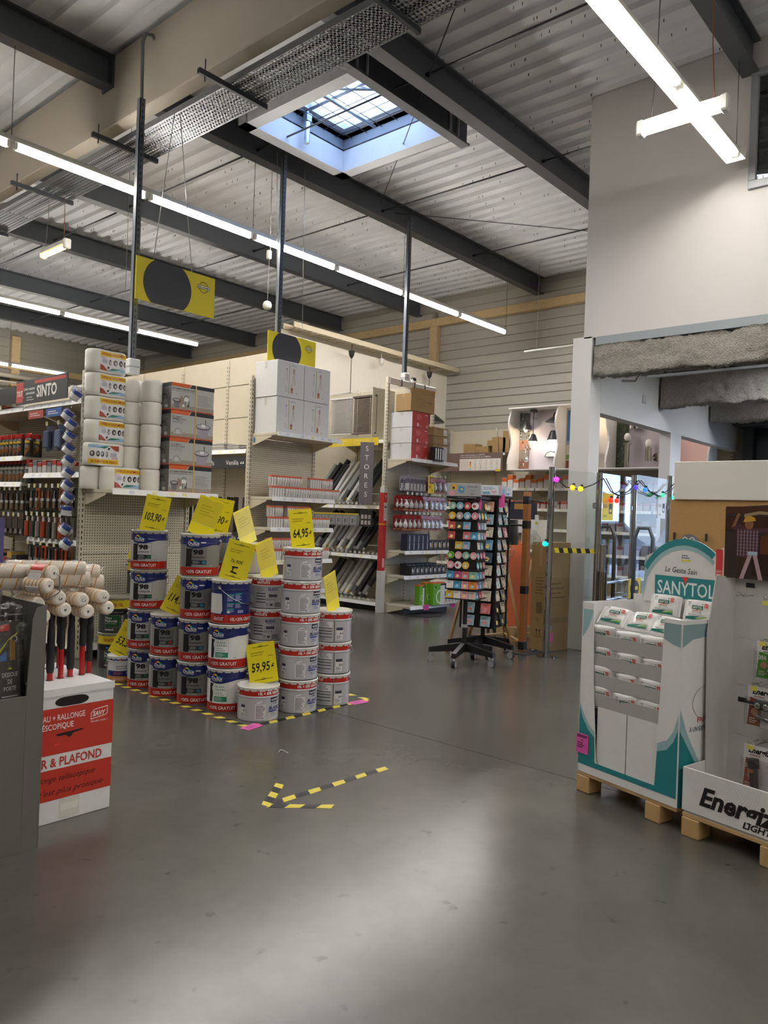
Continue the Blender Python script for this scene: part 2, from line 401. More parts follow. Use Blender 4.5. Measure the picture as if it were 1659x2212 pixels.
# rooflight: trimmers, upstand, frame, panes, grille, opener
x0, x1, y0, y1 = SK
win = struct('window_1', M().box(x0 - 0.02, x0, y0, y1, ZD, 6.34, '8d95a2').box(x1, x1 + 0.02, y0, y1, ZD, 6.34, '8d95a2').box(x0 - 0.02, x1 + 0.02, y0 - 0.02, y0, ZD, 6.34, '8d95a2').box(x0 - 0.02, x1 + 0.02, y1, y1 + 0.02, ZD, 6.34, '8d95a2'), 'paint')
fr = M()
for (a, b, c, d) in ((x0, x0 + 0.12, y0, y1), (x1 - 0.12, x1, y0, y1), (x0 + 0.12, x1 - 0.12, y0, y0 + 0.12), (x0 + 0.12, x1 - 0.12, y1 - 0.12, y1)): fr.box(a, b, c, d, 6.26, 6.36, 'c9ced6')
struct('skylight_frame', fr, 'paint', win)
struct('mullion', M().box((x0 + x1) / 2 - 0.03, (x0 + x1) / 2 + 0.03, y0 + 0.12, y1 - 0.12, 6.27, 6.35, 'b9bfc8'), 'galv', win)
struct('pane', M().box(x0 + 0.08, x1 - 0.08, y0 + 0.08, y1 - 0.08, 6.32, 6.332, 'eef2ff'), 'glass', win)
for i in range(6):
    yy = y0 + 0.15 + (y1 - y0 - 0.3) * i / 5; struct('grille_bar', M().tube([(x0, yy, 6.18), (x1, yy, 6.18)], 0.005, '6f747c', 5), 'steel', win)
for i in range(6):
    xx = x0 + 0.15 + (x1 - x0 - 0.3) * i / 5; struct('grille_bar', M().tube([(xx, y0, 6.19), (xx, y1, 6.19)], 0.005, '6f747c', 5), 'steel', win)
for (a, b, c, d) in ((x0 - 0.16, x0, y0 - 0.16, y1 + 0.16), (x1, x1 + 0.16, y0 - 0.16, y1 + 0.16)): struct('trimmer', M().box(a, a + 0.01, c, d, 5.80, 6.06, 'd9dce2').box(b - 0.01, b, c, d, 5.80, 6.06, 'd9dce2').box(a, b, c, d, 5.79, 5.80, 'd9dce2'), 'paint', win)
struct('trimmer', M().box(x0 - 0.16, x1 + 0.16, y1, y1 + 0.01, 5.80, 6.06, 'd9dce2').box(x0 - 0.16, x1 + 0.16, y1 + 0.15, y1 + 0.16, 5.80, 6.06, 'd9dce2').box(x0 - 0.16, x1 + 0.16, y1, y1 + 0.16, 5.79, 5.80, 'd9dce2'), 'paint', win)
struct('trimmer', ibeam(x0 - 0.5, x1 + 0.35, y0 - 0.12, 5.76, 0.3, 0.12), 'paint', win)
struct('opener_cylinder', M().cyl((6.24, 6.9, 5.86), (6.24, 6.9, 6.2), 0.035, 'c4c9d2', 12).cyl((6.24, 6.9, 6.2), (6.24, 6.9, 6.28), 0.018, 'e5e8ee', 10).box(6.2, 6.28, 6.86, 6.94, 6.12, 6.22, '9ba1aa', 0.005), 'galv', win)
struct('opener_arm', M().tube([(5.75, 6.6, 6.22), (6.5, 5.75, 6.24)], 0.022, 'c4c9d2', 8), 'galv', win)
struct('opener_arm', M().tube([(5.6, 6.35, 6.14), (6.85, 6.35, 6.14)], 0.02, 'aeb5bf', 8), 'galv', win)

# walls
wr = struct('wall_right', M().box(XW, XW + 0.2, 3.83, YF, 0, ZD + 0.13, '9b978e').box(XW, XW + 0.2, 2.9, 3.83, 3.0, ZD + 0.13, '9b978e').box(XW, XW + 0.2, YB, 0.0, 0, ZD + 0.13, '9b978e').box(XW, XW + 0.2, 0.0, 2.9, 2.75, ZD + 0.13, '9b978e').box(XW, XW + 0.2, 2.9, 3.83, 0, 3.0, '9b978e'))
z = 2.95; k = 0
while z < 5.95:
    h = (0.19, 0.19, 0.15)[k % 3]; k += 1
    ob('plank', M().box(XW - 0.02, XW, 3.9, YF - 0.02, z, z + h - 0.014, 'a9a59b', 0.005), 'paint', wr); z += h
ob('timber_rail', M().box(XW - 0.14, XW - 0.021, 3.9, YF - 0.02, 5.45, 5.62, 'c2a97e', 0.006), 'wood', wr)
ob('timber_post', M().box(XW - 0.13, XW - 0.021, 9.92, 10.12, 4.4, 5.45, 'c2a97e', 0.006), 'wood', wr)
ob('steel_bracket', M().box(XW - 0.13, XW - 0.03, 9.98, 10.06, 5.62, 5.75, '8b8578'), 'paint', wr)
wf = struct('wall_far', M().box(XL, XW, YF, YF + 0.2, 0, ZD + 0.13, '8d897f'))
zz = M(); z = 2.6
while z < 6.0: zz.box(XL, XW, YF - 0.015, YF, z, z + 0.23, '8d897f'); z += 0.25
ob('cladding', zz, 'wallpaint', wf, kind='stuff')
ob('timber_rail', M().box(XL, XW - 0.15, YF - 0.14, YF - 0.02, 5.0, 5.17, 'bfa77d'), 'wood', wf)
for x in (3.0, 8.9): ob('timber_post', M().box(x, x + 0.22, YF - 0.13, YF - 0.02, 0, 5.9, 'bfa77d'), 'wood', wf)
ob('heating_pipe', M().tube([(XL, YF - 0.5, 4.75), (XW - 0.3, YF - 0.5, 4.75)], 0.06, 'b9b2a2', 10).tube([(XL, YF - 0.5, 4.58), (XW - 0.3, YF - 0.5, 4.58)], 0.03, 'b9b2a2', 8), 'paint', wf)
struct('wall_left', M().box(XL - 0.2, XL, YB, YF, 0, ZD + 0.13, 'c9c4b8'))
struct('wall_front', M().box(XL, XW, YB - 0.2, YB, 0, ZD + 0.13, 'c9c4b8'))
struct('wall_back', M().box(8.3, XW - 0.15, 9.6, 9.72, 0, 4.40, 'd6d0c3'))
# mezzanine block on the right: office wall, column, side wall with two openings, window
MX = 7.75
mw = struct('wall_office', M().box(MX, MX + 0.15, 2.27, 3.93, 3.42, ZD + .04, 'c9c5c3').box(MX, MX + 0.15, YB, 0.6, 3.42, ZD + .04, 'c9c5c3').box(MX, MX + 0.15, 0.6, 2.27, 3.42, 4.64, 'c9c5c3').box(MX, MX + 0.15, 0.6, 2.27, 5.79, ZD + .04, 'c9c5c3'), 'wallpaint')
struct('wall_mezzanine', M().box(MX + 0.15, XW, 3.83, 3.93, 3.42, ZD + .04, 'c9c5c3'), 'wallpaint')
ol = thing('office_lamp', 'louvred ceiling lamp shining inside the dark office window', 'light', (9.55, 2.70, 5.53), R(20)); ob('lamp_tray', M().box(-.07, .07, -.32, .32, 0, .05, 'd9d9d9'), 'paint', ol); ob('tube', M().box(-.05, .05, -.30, .30, -.012, -.002, 'f4f6ff'), 'glow', ol); [ob('louvre', M().box(-.07, .07, -.30 + .06 * i, -.292 + .06 * i, -.05, -.012, 'b9bcc2'), 'paint', ol) for i in range(11)]; ob('cord', M().tube([(0, 0, .05), (0, 0, .55)], .006, '777', 5), 'rubber', ol)
wn2 = struct('window_2', M().box(MX - 0.03, MX + 0.02, 0.6, 2.27, 4.64, 4.72, '8f9296', 0.006).box(MX - 0.03, MX + 0.02, 2.20, 2.27, 4.72, 5.72, '8f9296', 0.006).box(MX - 0.03, MX + 0.02, 0.6, 0.67, 4.72, 5.72, '8f9296', 0.006).box(MX - 0.03, MX + 0.02, 0.6, 2.27, 5.72, 5.79, '8f9296', 0.006), 'paint')
struct('pane', M().box(MX + 0.03, MX + 0.036, 0.6, 2.27, 4.64, 5.79, 'fff'), 'glass', wn2)
struct('trim_2', M().box(MX - 0.02, MX + 0.2, YB, 3.78, 3.33, 3.42, '8f979c'), 'paint')
struct('column', M().box(MX, MX + 0.26, 3.83, 4.06, 0, 3.44, 'd9d8d6', 0.004), 'wallpaint')
struct('wall_entrance', M().box(MX + 0.26, XW, 3.83, 3.98, 2.63, 3.42, 'dfdedd').box(10.12, 10.5, 3.83, 3.98, 0, 2.63, 'dfdedd'), 'wallpaint')
struct('ceiling_entrance', M().box(MX + 0.15, XW, YB, 3.83, 3.36, 3.42, 'cfcdca'), 'wallpaint')
def sprayed(name, x0, x1, y0, y1, z0, z1, seed):
    q = random.Random(seed); b = M(); ny = int((y1 - y0) / 0.026); ring = []
    per = []
    nx, nz = max(3, int((x1 - x0) / 0.026)), max(4, int((z1 - z0) / 0.026))
    for i in range(nz): per.append((x0, z1 - (z1 - z0) * i / nz))
    for i in range(nx): per.append((x0 + (x1 - x0) * i / nx, z0))
    for i in range(nz): per.append((x1, z0 + (z1 - z0) * i / nz))
    for i in range(nx + 1): per.append((x1 - (x1 - x0) * i / nx, z1))
    from mathutils import noise as nn
    vs = []; k = len(per); cx, cz = (x0 + x1) / 2, (z0 + z1) / 2
    for j in range(ny + 1):
        y = y0 + (y1 - y0) * j / ny
        for (x, zz) in per:
            p = Vector((x, y, zz)); d = 0.028 * nn.noise(p * 5 + Vector((seed, 0, 0))) + 0.022 * nn.noise(p * 16) + 0.018 * nn.noise(p * 45) + 0.010 * nn.noise(p * 90)
            dv = Vector((x - cx, 0, zz - cz)).normalized(); e = 0.035 * min(1, max(0, nn.noise(Vector((y * 2.2, seed, 3)))+.3)) if zz < z0 + 0.02 else 0
            e2 = -0.05 * max(0, 1 - j / 2) if j < 3 else 0
            vs.append(p + dv * (d + e2) - Vector((0, 0, e * 0.6)))
    fs = []
    for j in range(ny):
        for i in range(k): fs.append((j * k + i, j * k + (i + 1) % k, (j + 1) * k + (i + 1) % k, (j + 1) * k + i))
    fs += [tuple(range(k)), tuple(reversed(range(ny * k, ny * k + k)))]
    b.add(vs, fs, 'a9a59d', True); return struct(name, b, 'spray')
sprayed('trim_3', MX - 0.03, MX + 0.17, -0.6, 3.79, 3.0, 3.325, 1)
sprayed('trim_4', 9.65, 9.85, -0.6, 3.80, 2.92, 3.34, 2)
sprayed('trim_5', 11.55, 11.75, -0.6, 3.80, 2.95, 3.34, 3)
tag(ob('hanging_rail', M().box(MX + 0.0, MX + 0.05, 0, 3.2, 2.925, 2.95, '6e7278').tube([(MX + 0.02, 3.3, 2.97), (MX + 0.08, 3.36, 2.92), (MX + 0.06, 3.5, 2.93)], 0.012, '777', 6), 'galv'), 'grey metal rail fixed under the front sprayed beam', 'rail')
# entrance door in the outer wall, its roller shutter box, and the street outside
dr = struct('door_1', M().box(XW - 0.02, XW + 0.06, 2.82, 2.9, 0, 2.75, '5b6168').box(XW - 0.02, XW + 0.06, 0.0, 0.08, 0, 2.75, '5b6168').box(XW - 0.02, XW + 0.06, 0.0, 2.9, 2.67, 2.75, '5b6168').box(XW - 0.02, XW + 0.05, 1.41, 1.49, 0, 2.67, '5b6168'), 'paint')
for a, b in ((0.08, 1.41), (1.49, 2.82)): struct('pane', M().box(XW + 0.01, XW + 0.02, a, b, 0.0, 2.67, 'fff'), 'glass', dr)
sb = M().box(XW - 0.42, XW - 0.03, 2.2, 3.80, 2.98, 3.36, '3a3f44', 0.03)
for i in range(5): sb.box(XW - 0.43, XW - 0.41, 2.2, 3.80, 3.02 + i * 0.065, 3.05 + i * 0.065, '32363b', 0.006)
sh = tag(ob('roller_shutter', sb, 'paint'), 'dark grey roller shutter box above the entrance', 'shutter')
ob('guide_rail', M().box(XW - 0.2, XW - 0.02, 3.55, 3.70, 0, 2.98, '3a3f44', 0.005), 'paint', sh)
ob('dark_panel', M().box(XW - 0.1, XW - 0.05, 2.92, 3.55, 1.7, 2.98, '23272c', 0.004), 'gloss', sh)
struct('pavement', M().box(XW + 0.2, 45, -25, 25, -0.16, -0.02, '8d8f92'), 'paint')
for i, (x, y, rz, c) in enumerate(((18.5, -2.2, 0.1, 'c9d2dc'), (19.5, 0.9, 0.05, '6b7480'), (18.9, -5.6, 0.0, '9aa6b5'))):
    t = thing('parked_car', ('pale silver car parked outside, second from the doors', 'dark grey car parked outside nearest the entrance doors', 'blue grey car parked outside farthest from the doors')[i], 'car', (x, y, -0.02), rz)
    prof = [(-2.1, 0.35), (-2.1, 0.75), (-1.95, 0.92), (-1.2, 1.0), (-0.55, 1.45), (0.9, 1.48), (1.7, 1.02), (2.1, 0.9), (2.12, 0.35)]
    b = M(); b.T = Matrix(((1, 0, 0, 0), (0, 0, -1, 0.85), (0, 1, 0, 0), (0, 0, 0, 1))); b.prism(prof, 0, 1.7, c); ob('car_body', b, 'enamel', t)
    g = M(); g.T = b.T; g.shape([(-1.1, 1.0), (-0.5, 1.4), (0.85, 1.42), (1.5, 1.02)], '1a1e24', 1.701); g.shape([(-1.1, 1.0), (-0.5, 1.4), (0.85, 1.42), (1.5, 1.02)][::-1], '1a1e24', -0.001); ob('side_glass', g, 'gloss', t)
    for xx in (-1.35, 1.3):
        for yy in (-0.86, 0.66): ob('wheel', M().cyl((xx, yy, 0.32), (xx, yy + 0.2, 0.32), 0.32, '1c1c1e', 16).cyl((xx, yy - 0.004, 0.32), (xx, yy + 0.204, 0.32), 0.19, '9a9da2', 12), 'rubber', t)
t = thing('town_house', 'pale house across the street outside', 'building', (33, 2, -0.02))
ob('house_walls', M().box(0, 8, -9, 9, 0, 6, 'd8cfc0'), 'wallpaint', t); b = M(); b.T = Matrix(((0, 0, 1, 0), (1, 0, 0, 0), (0, 1, 0, 0), (0, 0, 0, 1))); b.T = None
b.add([(-0.5, -9.5, 6), (8.5, -9.5, 6), (4, -9.5, 8.6), (-0.5, 9.5, 6), (8.5, 9.5, 6), (4, 9.5, 8.6)], [(0, 1, 2), (3, 5, 4), (0, 2, 5, 3), (1, 4, 5, 2), (0, 3, 4, 1)], '8c5a45'); ob('house_roof', b, 'paint', t)
for yy in (-7, -3.5, 0, 3.5, 7):
    for z0 in (0.9, 3.7): ob('window', M().box(-0.03, 0.02, yy - 0.6, yy + 0.6, z0, z0 + 1.5, '2c3540'), 'gloss', t)

# ------------------------------------------------------------------ lamps
def lamp_row(y, z, xs, label, wings=False):
    """continuous trunking with one bare tube per 1.47 m, light thrown downwards"""
    t = thing('fluorescent_strip', label, 'light', ((xs[0] + xs[-1]) / 2, y, z), 0, 'fluorescent strip lights')
    cx = (xs[0] + xs[-1]) / 2; L_ = xs[-1] - xs[0]
    tz = 0.022 if wings else -0.012
    h = M().box(-L_ / 2, L_ / 2, -0.035, 0.035, 0.03, 0.085, 'd8d8d4', 0.006)
    if wings: h.add([(-L_ / 2, -0.035, 0.06), (L_ / 2, -0.035, 0.06), (L_ / 2, -0.085, -0.03), (-L_ / 2, -0.085, -0.03)], [(0, 1, 2, 3)], 'e6e6e2').add([(-L_ / 2, 0.035, 0.06), (L_ / 2, 0.035, 0.06), (L_ / 2, 0.085, -0.03), (-L_ / 2, 0.085, -0.03)], [(0, 3, 2, 1)], 'e6e6e2')
    ob('housing', h, 'paint', t)
    if wings: ob('end_plate', M().box(L_ / 2, L_ / 2 + 0.004, -0.085, 0.085, -0.03, 0.085, 'e6e6e2'), 'paint', t)
    for a, b in zip(xs[:-1], xs[1:]):
        ob('tube', M().cyl((a - cx + 0.05, 0, tz), (b - cx - 0.05, 0, tz), 0.024, 'fff8ee', 10), 'tube', t)
        for e in (a + 0.02, b - 0.05): ob('tube_holder', M().box(e - cx, e - cx + 0.03, -0.028, 0.028, tz - 0.018, 0.035, 'e9e9e6'), 'plastic', t)
    for x in xs[1::2]: ob('hanger', M().tube([(x - cx, 0, 0.08), (x - cx, 0, ZD - z)], 0.004, '77787a', 5), 'steel', t)
    ld = bpy.data.lights.new('strip', 'AREA'); ld.shape = 'RECTANGLE'; ld.size = L_; ld.size_y = 0.05; ld.energy = LAMP_W_PER_M * L_ * (0.27 if wings else 1); ld.color = LAMP_COL; ld.spread = R(180)
    lo = bpy.data.objects.new('strip_light', ld); col.objects.link(lo); lo.parent = t; lo.location = (0, 0, tz - 0.03)
def xs_(x1, n): return [x1 - 1.465 * i for i in range(n, -1, -1)]
lamp_row(7.565, 4.8, xs_(11.86, 9), 'long strip light passing in front of the slotted posts')
lamp_row(13.45, 4.8, xs_(9.37, 8), 'strip light ending behind the toilet roll stack')
lamp_row(19.65, 4.8, xs_(9.6, 8), 'farthest strip light, low down at the shop far end')
lamp_row(2.30, 4.85, xs_(7.45, 5), 'wide bright strip light ending at the office window', True)
lamp_row(-3.2, 4.8, xs_(7.3, 7), 'strip light behind the camera position')
def small_lamp(name, c, label, warm):
    t = thing(name, label, 'light', c); L_ = 0.66
    ob('lamp_body', M().box(-0.04, 0.04, -L_ / 2, L_ / 2, 0.0, 0.07, 'd9d9d4', 0.012), 'plastic', t)
    for s in (-1, 1): ob('end_cap', M().box(-0.045, 0.045, s * L_ / 2 - 0.03, s * L_ / 2 + 0.03, -0.05, 0.075, 'e2e2de', 0.012), 'plastic', t)
    ob('tube', M().cyl((0, -L_ / 2 + 0.03, -0.025), (0, L_ / 2 - 0.03, -0.025), 0.022, 'ffb45e' if warm else 'fff8ee', 10), 'tube', t)
    for s in (-1, 1): ob('cord', M().tube([(0, s * 0.25, 0.07), (0.01, s * 0.22, 0.5), (0, s * 0.2, ZD - c[2])], 0.004, 'a0512f' if s < 0 else '6b6b6b', 5), 'rubber', t)
    ld = bpy.data.lights.new('bulkhead', 'AREA'); ld.shape = 'RECTANGLE'; ld.size = 0.05; ld.size_y = L_; ld.energy = 12; ld.color = (1, .8, .55) if warm else LAMP_COL
    lo = bpy.data.objects.new('lamp_light', ld); col.objects.link(lo); lo.parent = t; lo.location = (0, 0, -0.055)
for i, (x, y) in enumerate(((9.0, 1.9), (11.2, 1.9))):  # unseen panels added to brighten the space under the mezzanine
    t = thing('entrance_fill_panel', ('added unseen fill panel under the entrance ceiling, nearer the shop', 'added unseen fill panel under the entrance ceiling, nearer the street')[i], 'light', (x, y, 3.30)); ob('panel_frame', M().box(-.32, .32, -.32, .32, .012, .06, 'e3e3e3', .004), 'paint', t); ob('diffuser', M().box(-.29, .29, -.29, .29, .0, .012, 'f6f8ff'), 'glow', t)
    ld = bpy.data.lights.new('panel', 'AREA'); ld.size = .56; ld.energy = 38; ld.color = (.93, .96, 1); lo = bpy.data.objects.new('entrance_fill_light', ld); col.objects.link(lo); lo.parent = t; lo.location = (0, 0, -.01)
small_lamp('emergency_lamp', (6.02, 2.28, 4.62), 'short white lamp hung across the bright strip by the office window', False)
small_lamp('emergency_lamp', (4.49, 9.64, 4.62), 'short lamp with warm orange tube hung over the left aisle', True)

# cable tray under the timber beam, with brackets
ct = thing('cable_tray', 'perforated galvanised cable tray under the beige beam', 'cable tray', (3.9, 7.0, 4.95))
# tray: perforated sheet built as strips so the slots are real openings
b = M(); xs0 = 4.20 - 3.9; W_ = 0.40; nsl = 9
for i in range(nsl + 1): b.box(xs0 + W_ * i / nsl - 0.011, xs0 + W_ * i / nsl + 0.011, -14, 14, 0.30, 0.303, '9a9fa6')
for k in range(0, 400): b.add([(xs0, -6 + k * 0.042, 0.3), (xs0 + W_, -6 + k * 0.042, 0.3), (xs0 + W_, -6 + k * 0.042 + 0.016, 0.3), (xs0, -6 + k * 0.042 + 0.016, 0.3)], [(0, 3, 2, 1)], '9a9fa6')
b.box(xs0 - 0.012, xs0 - 0.009, -14, 14, 0.30, 0.36, '8f949b').box(xs0 + W_ + 0.009, xs0 + W_ + 0.012, -14, 14, 0.30, 0.36, '8f949b')
ob('tray_sheet', b, 'galv', ct)
ob('cable_bundle', M().tube([(xs0 + 0.1, -14, 0.335), (xs0 + 0.1, 14, 0.335)], 0.025, '26272b', 8).tube([(xs0 + 0.24, -14, 0.33), (xs0 + 0.26, 14, 0.33)], 0.02, '3a3b3f', 8), 'rubber', ct)
for y in (13.3, 11.4, 9.48, 7.55, 5.70, 3.85, 2.0):
    k = ob('bracket', M().box(3.86 - 3.9, 4.63 - 3.9, y - 7.0 - 0.02, y - 7.0 + 0.02, 0.245, 0.295, '4b4f55', 0.003), 'galv', ct)
    ob('threaded_rod', M().cyl((3.93 - 3.9, y - 7, 0.2), (3.93 - 3.9, y - 7, 0.40), 0.006, '55585d', 6), 'steel', k)
# white cable tray along the storage wall
ct = thing('ladder_tray', 'cream wire ladder tray along the top of the storage wall', 'cable tray', (8.3, 9.45, 4.4))
ob('tray_rail', M().box(0, 4.6, -0.14, -0.11, 0.0, 0.09, 'c5b99f', 0.004), 'paint', ct); ob('tray_rail', M().box(0, 4.6, 0.11, 0.14, 0.0, 0.09, 'c5b99f', 0.004), 'paint', ct)
for i in range(38): ob('rung', M().box(0.06 + i * 0.12, 0.09 + i * 0.12, -0.11, 0.11, 0.0, 0.02, 'c5b99f'), 'paint', ct)
# ================================================================== shelving
def peg_mat():
    m = bpy.data.materials.new('pegboard'); m.use_nodes = True; nt = m.node_tree; N = nt.nodes; L = nt.links; b = N['Principled BSDF']
    a = N.new('ShaderNodeAttribute'); a.attribute_name = 'Col'; tc = N.new('ShaderNodeTexCoord'); sp = N.new('ShaderNodeSeparateXYZ'); L.new(tc.outputs['Object'], sp.inputs[0])
    def fr(o, ph):
        d = N.new('ShaderNodeMath'); d.operation = 'MULTIPLY_ADD'; d.inputs[1].default_value = 40.0; d.inputs[2].default_value = ph; L.new(o, d.inputs[0])
        f = N.new('ShaderNodeMath'); f.operation = 'FRACT'; L.new(d.outputs[0], f.inputs[0])
        s = N.new('ShaderNodeMath'); s.operation = 'SUBTRACT'; s.inputs[1].default_value = 0.5; L.new(f.outputs[0], s.inputs[0])
        p = N.new('ShaderNodeMath'); p.operation = 'POWER'; p.inputs[1].default_value = 2; L.new(s.outputs[0], p.inputs[0]); return p
    p1, p2 = fr(sp.outputs['X'], 0.0), fr(sp.outputs['Z'], 0.0)
    s = N.new('ShaderNodeMath'); s.operation = 'ADD'; L.new(p1.outputs[0], s.inputs[0]); L.new(p2.outputs[0], s.inputs[1])
    t = N.new('ShaderNodeMath'); t.operation = 'LESS_THAN'; t.inputs[1].default_value = 0.045; L.new(s.outputs[0], t.inputs[0])
    mx = N.new('ShaderNodeMixRGB'); mx.inputs[2].default_value = (0.10, 0.085, 0.06, 1); L.new(t.outputs[0], mx.inputs[0]); L.new(a.outputs['Color'], mx.inputs[1]); L.new(mx.outputs[0], b.inputs['Base Color'])
    b.inputs['Roughness'].default_value = 0.5; MATS['pegboard'] = m
peg_mat()
CR = 'd3cbb7'
def upright(h, w=0.04, d=0.06, c=CR):
    b = M().box(-w / 2, w / 2, -d, 0, 0, h, c, 0.003)
    for k in range(int((h - 0.1) / 0.05)):
        z = 0.08 + k * 0.05; b.add([(-0.004, -d - 0.0006, z), (0.006, -d - 0.0006, z), (0.006, -d - 0.0006, z + 0.028), (-0.004, -d - 0.0006, z + 0.028)], [(0, 1, 2, 3)], '2a2620')
        b.add([(w / 2 + 0.0006, -d + 0.012, z), (w / 2 + 0.0006, -d + 0.022, z), (w / 2 + 0.0006, -d + 0.022, z + 0.028), (w / 2 + 0.0006, -d + 0.012, z + 0.028)], [(0, 1, 2, 3)], '2a2620')
        b.add([(-w / 2 - 0.0006, -d + 0.012, z), (-w / 2 - 0.0006, -d + 0.022, z), (-w / 2 - 0.0006, -d + 0.022, z + 0.028), (-w / 2 - 0.0006, -d + 0.012, z + 0.028)], [(0, 3, 2, 1)], '2a2620')
    return b
def shelf_board(par, x0, x1, z, d, rail='f0efec', ov=0.0, y0=0.0, tickets=5, seed=1):
    s = ob('shelf', M().box(x0 + 0.02, x1 - 0.02, y0 - d, y0 - 0.01, z - 0.035, z, CR, 0.004), 'paint', par)
    b = M().add([(x0 + 0.02 - 0.01, y0 - d - 0.022, z - 0.045), (x1 - 0.02 + ov, y0 - d - 0.022, z - 0.045), (x1 - 0.02 + ov, y0 - d - 0.004, z + 0.006), (x0 + 0.01, y0 - d - 0.004, z + 0.006), (x0 + 0.01, y0 - d, z - 0.045), (x1 - 0.02 + ov, y0 - d, z - 0.045), (x1 - 0.02 + ov, y0 - d, z + 0.006), (x0 + 0.01, y0 - d, z + 0.006)], [(0, 1, 2, 3), (5, 4, 7, 6), (0, 4, 5, 1), (3, 2, 6, 7), (0, 3, 7, 4), (1, 5, 6, 2)], rail)
    q = random.Random(seed + int(z * 100))
    for k in range(tickets):
        xx = x0 + 0.1 + (x1 - x0 - 0.2) * (k + q.random() * 0.6) / tickets; yy = lambda t: y0 - d - 0.0228 + 0.018 * t
        b.add([(xx, yy(0.25), z - 0.033), (xx + 0.05, yy(0.25), z - 0.033), (xx + 0.05, yy(0.8), z - 0.005), (xx, yy(0.8), z - 0.005)], [(0, 1, 2, 3)], q.choice(('d9d9e2', 'e8df9a', 'd0d2dc')))
    ob('price_rail', b, 'plastic', s)
    for xx in (x0 + 0.02, x1 - 0.026):
        br = M(); br.T = Matrix(((0, 0, 1, xx), (1, 0, 0, y0), (0, 1, 0, 0), (0, 0, 0, 1))); br.prism([(-0.005, z - 0.14), (-0.06, z - 0.14), (-d * 0.75, z - 0.05), (-d * 0.75, z - 0.036), (-0.005, z - 0.036)], 0, 0.006, 'd8cdb4'); ob('bracket', br, 'paint', s)
    return s
def bay(name, label, loc, rz, W, h, shelves, panel_top=None, base=0.55, peg=True, npan=3, right=True, mid=None, basez=0.13):
    """one free-standing bay: local x along the bay, -y to the front"""
    t = thing(name, label, 'shelving', loc, rz)
    n = 1 if mid is None else mid
    for k in range(n + 1):
        if k == n and not right: continue
        ob('upright', upright(h), 'paint', t, (W * k / n, 0.03, 0))
    z0 = 0.12; pt = panel_top or h - 0.03
    for k in range(n):
        for i in range(npan): ob('back_panel', M().box(W * k / n + 0.021, W * (k + 1) / n - 0.021, -0.012, 0.006, z0 + (pt - z0) * i / npan + 0.003, z0 + (pt - z0) * (i + 1) / npan - 0.003, CR), 'pegboard' if peg else 'paint', t)
        shelf_board(t, W * k / n, W * (k + 1) / n, basez, base, tickets=0)
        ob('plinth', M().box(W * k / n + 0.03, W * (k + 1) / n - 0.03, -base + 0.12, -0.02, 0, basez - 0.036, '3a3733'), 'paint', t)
    for s in shelves:
        z, d = s[0], s[1]; a, b_ = (s[2], s[3]) if len(s) > 3 else (0, W); shelf_board(t, a, b_, z, d, ov=s[4] if len(s) > 4 else 0)
    return t
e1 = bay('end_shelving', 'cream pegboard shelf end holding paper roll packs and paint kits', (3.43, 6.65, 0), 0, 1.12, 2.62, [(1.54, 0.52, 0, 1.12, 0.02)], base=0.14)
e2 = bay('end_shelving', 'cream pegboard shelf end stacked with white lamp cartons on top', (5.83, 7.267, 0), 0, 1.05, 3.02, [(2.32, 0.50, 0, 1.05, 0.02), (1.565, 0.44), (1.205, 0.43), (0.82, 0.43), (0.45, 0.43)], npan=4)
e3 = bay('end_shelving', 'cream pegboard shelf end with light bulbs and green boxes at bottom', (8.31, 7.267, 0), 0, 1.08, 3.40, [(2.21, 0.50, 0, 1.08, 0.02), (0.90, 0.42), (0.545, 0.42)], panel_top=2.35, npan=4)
ob('top_bar', M().box(0.0, 1.08, -0.05, -0.01, 3.30, 3.39, 'cfcdc9', 0.004), 'galv', e3)
for x in (0.25, 0.55, 0.8): ob('cable_tie', M().box(x, x + 0.015, -0.055, -0.005, 3.295, 3.395, '222'), 'rubber', e3)
ob('back_panel', M().box(0.02, 1.06, 0.3, 0.31, 2.36, 3.28, CR), 'paint', e3)

# row one, left face (towards the left aisle): local x runs towards the camera
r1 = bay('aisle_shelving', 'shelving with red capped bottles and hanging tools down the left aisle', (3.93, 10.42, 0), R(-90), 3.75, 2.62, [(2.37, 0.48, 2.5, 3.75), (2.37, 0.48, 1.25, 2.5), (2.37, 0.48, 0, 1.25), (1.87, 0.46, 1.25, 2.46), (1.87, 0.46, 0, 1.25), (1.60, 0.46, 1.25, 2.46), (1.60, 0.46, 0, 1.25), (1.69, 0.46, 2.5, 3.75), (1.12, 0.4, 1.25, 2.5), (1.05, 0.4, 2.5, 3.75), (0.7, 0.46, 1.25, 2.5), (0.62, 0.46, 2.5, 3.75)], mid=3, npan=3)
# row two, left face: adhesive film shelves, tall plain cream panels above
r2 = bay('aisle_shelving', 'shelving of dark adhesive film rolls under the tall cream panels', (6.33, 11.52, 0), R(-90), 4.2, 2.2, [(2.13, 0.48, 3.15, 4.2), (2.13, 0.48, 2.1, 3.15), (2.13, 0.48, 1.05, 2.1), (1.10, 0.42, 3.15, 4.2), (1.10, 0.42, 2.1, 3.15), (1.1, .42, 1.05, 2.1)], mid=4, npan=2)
pp = thing('partition_panels', 'tall plain cream panels rising above the adhesive film shelves', 'shelving', (6.33, 11.52, 2.2), R(-90))
for k in range(4):
    for z0, z1 in ((0.0, 0.41), (0.415, 0.84), (0.845, 1.22)): ob('panel', M().box(1.05 * k + 0.012, 1.05 * (k + 1) - 0.012, -0.012, 0.012, z0 + 0.003, z1 - 0.003, 'd3cbb5', 0.002), 'paint', pp)
    ob('upright', upright(1.20), 'paint', pp, (1.05 * k, 0.03, 0))
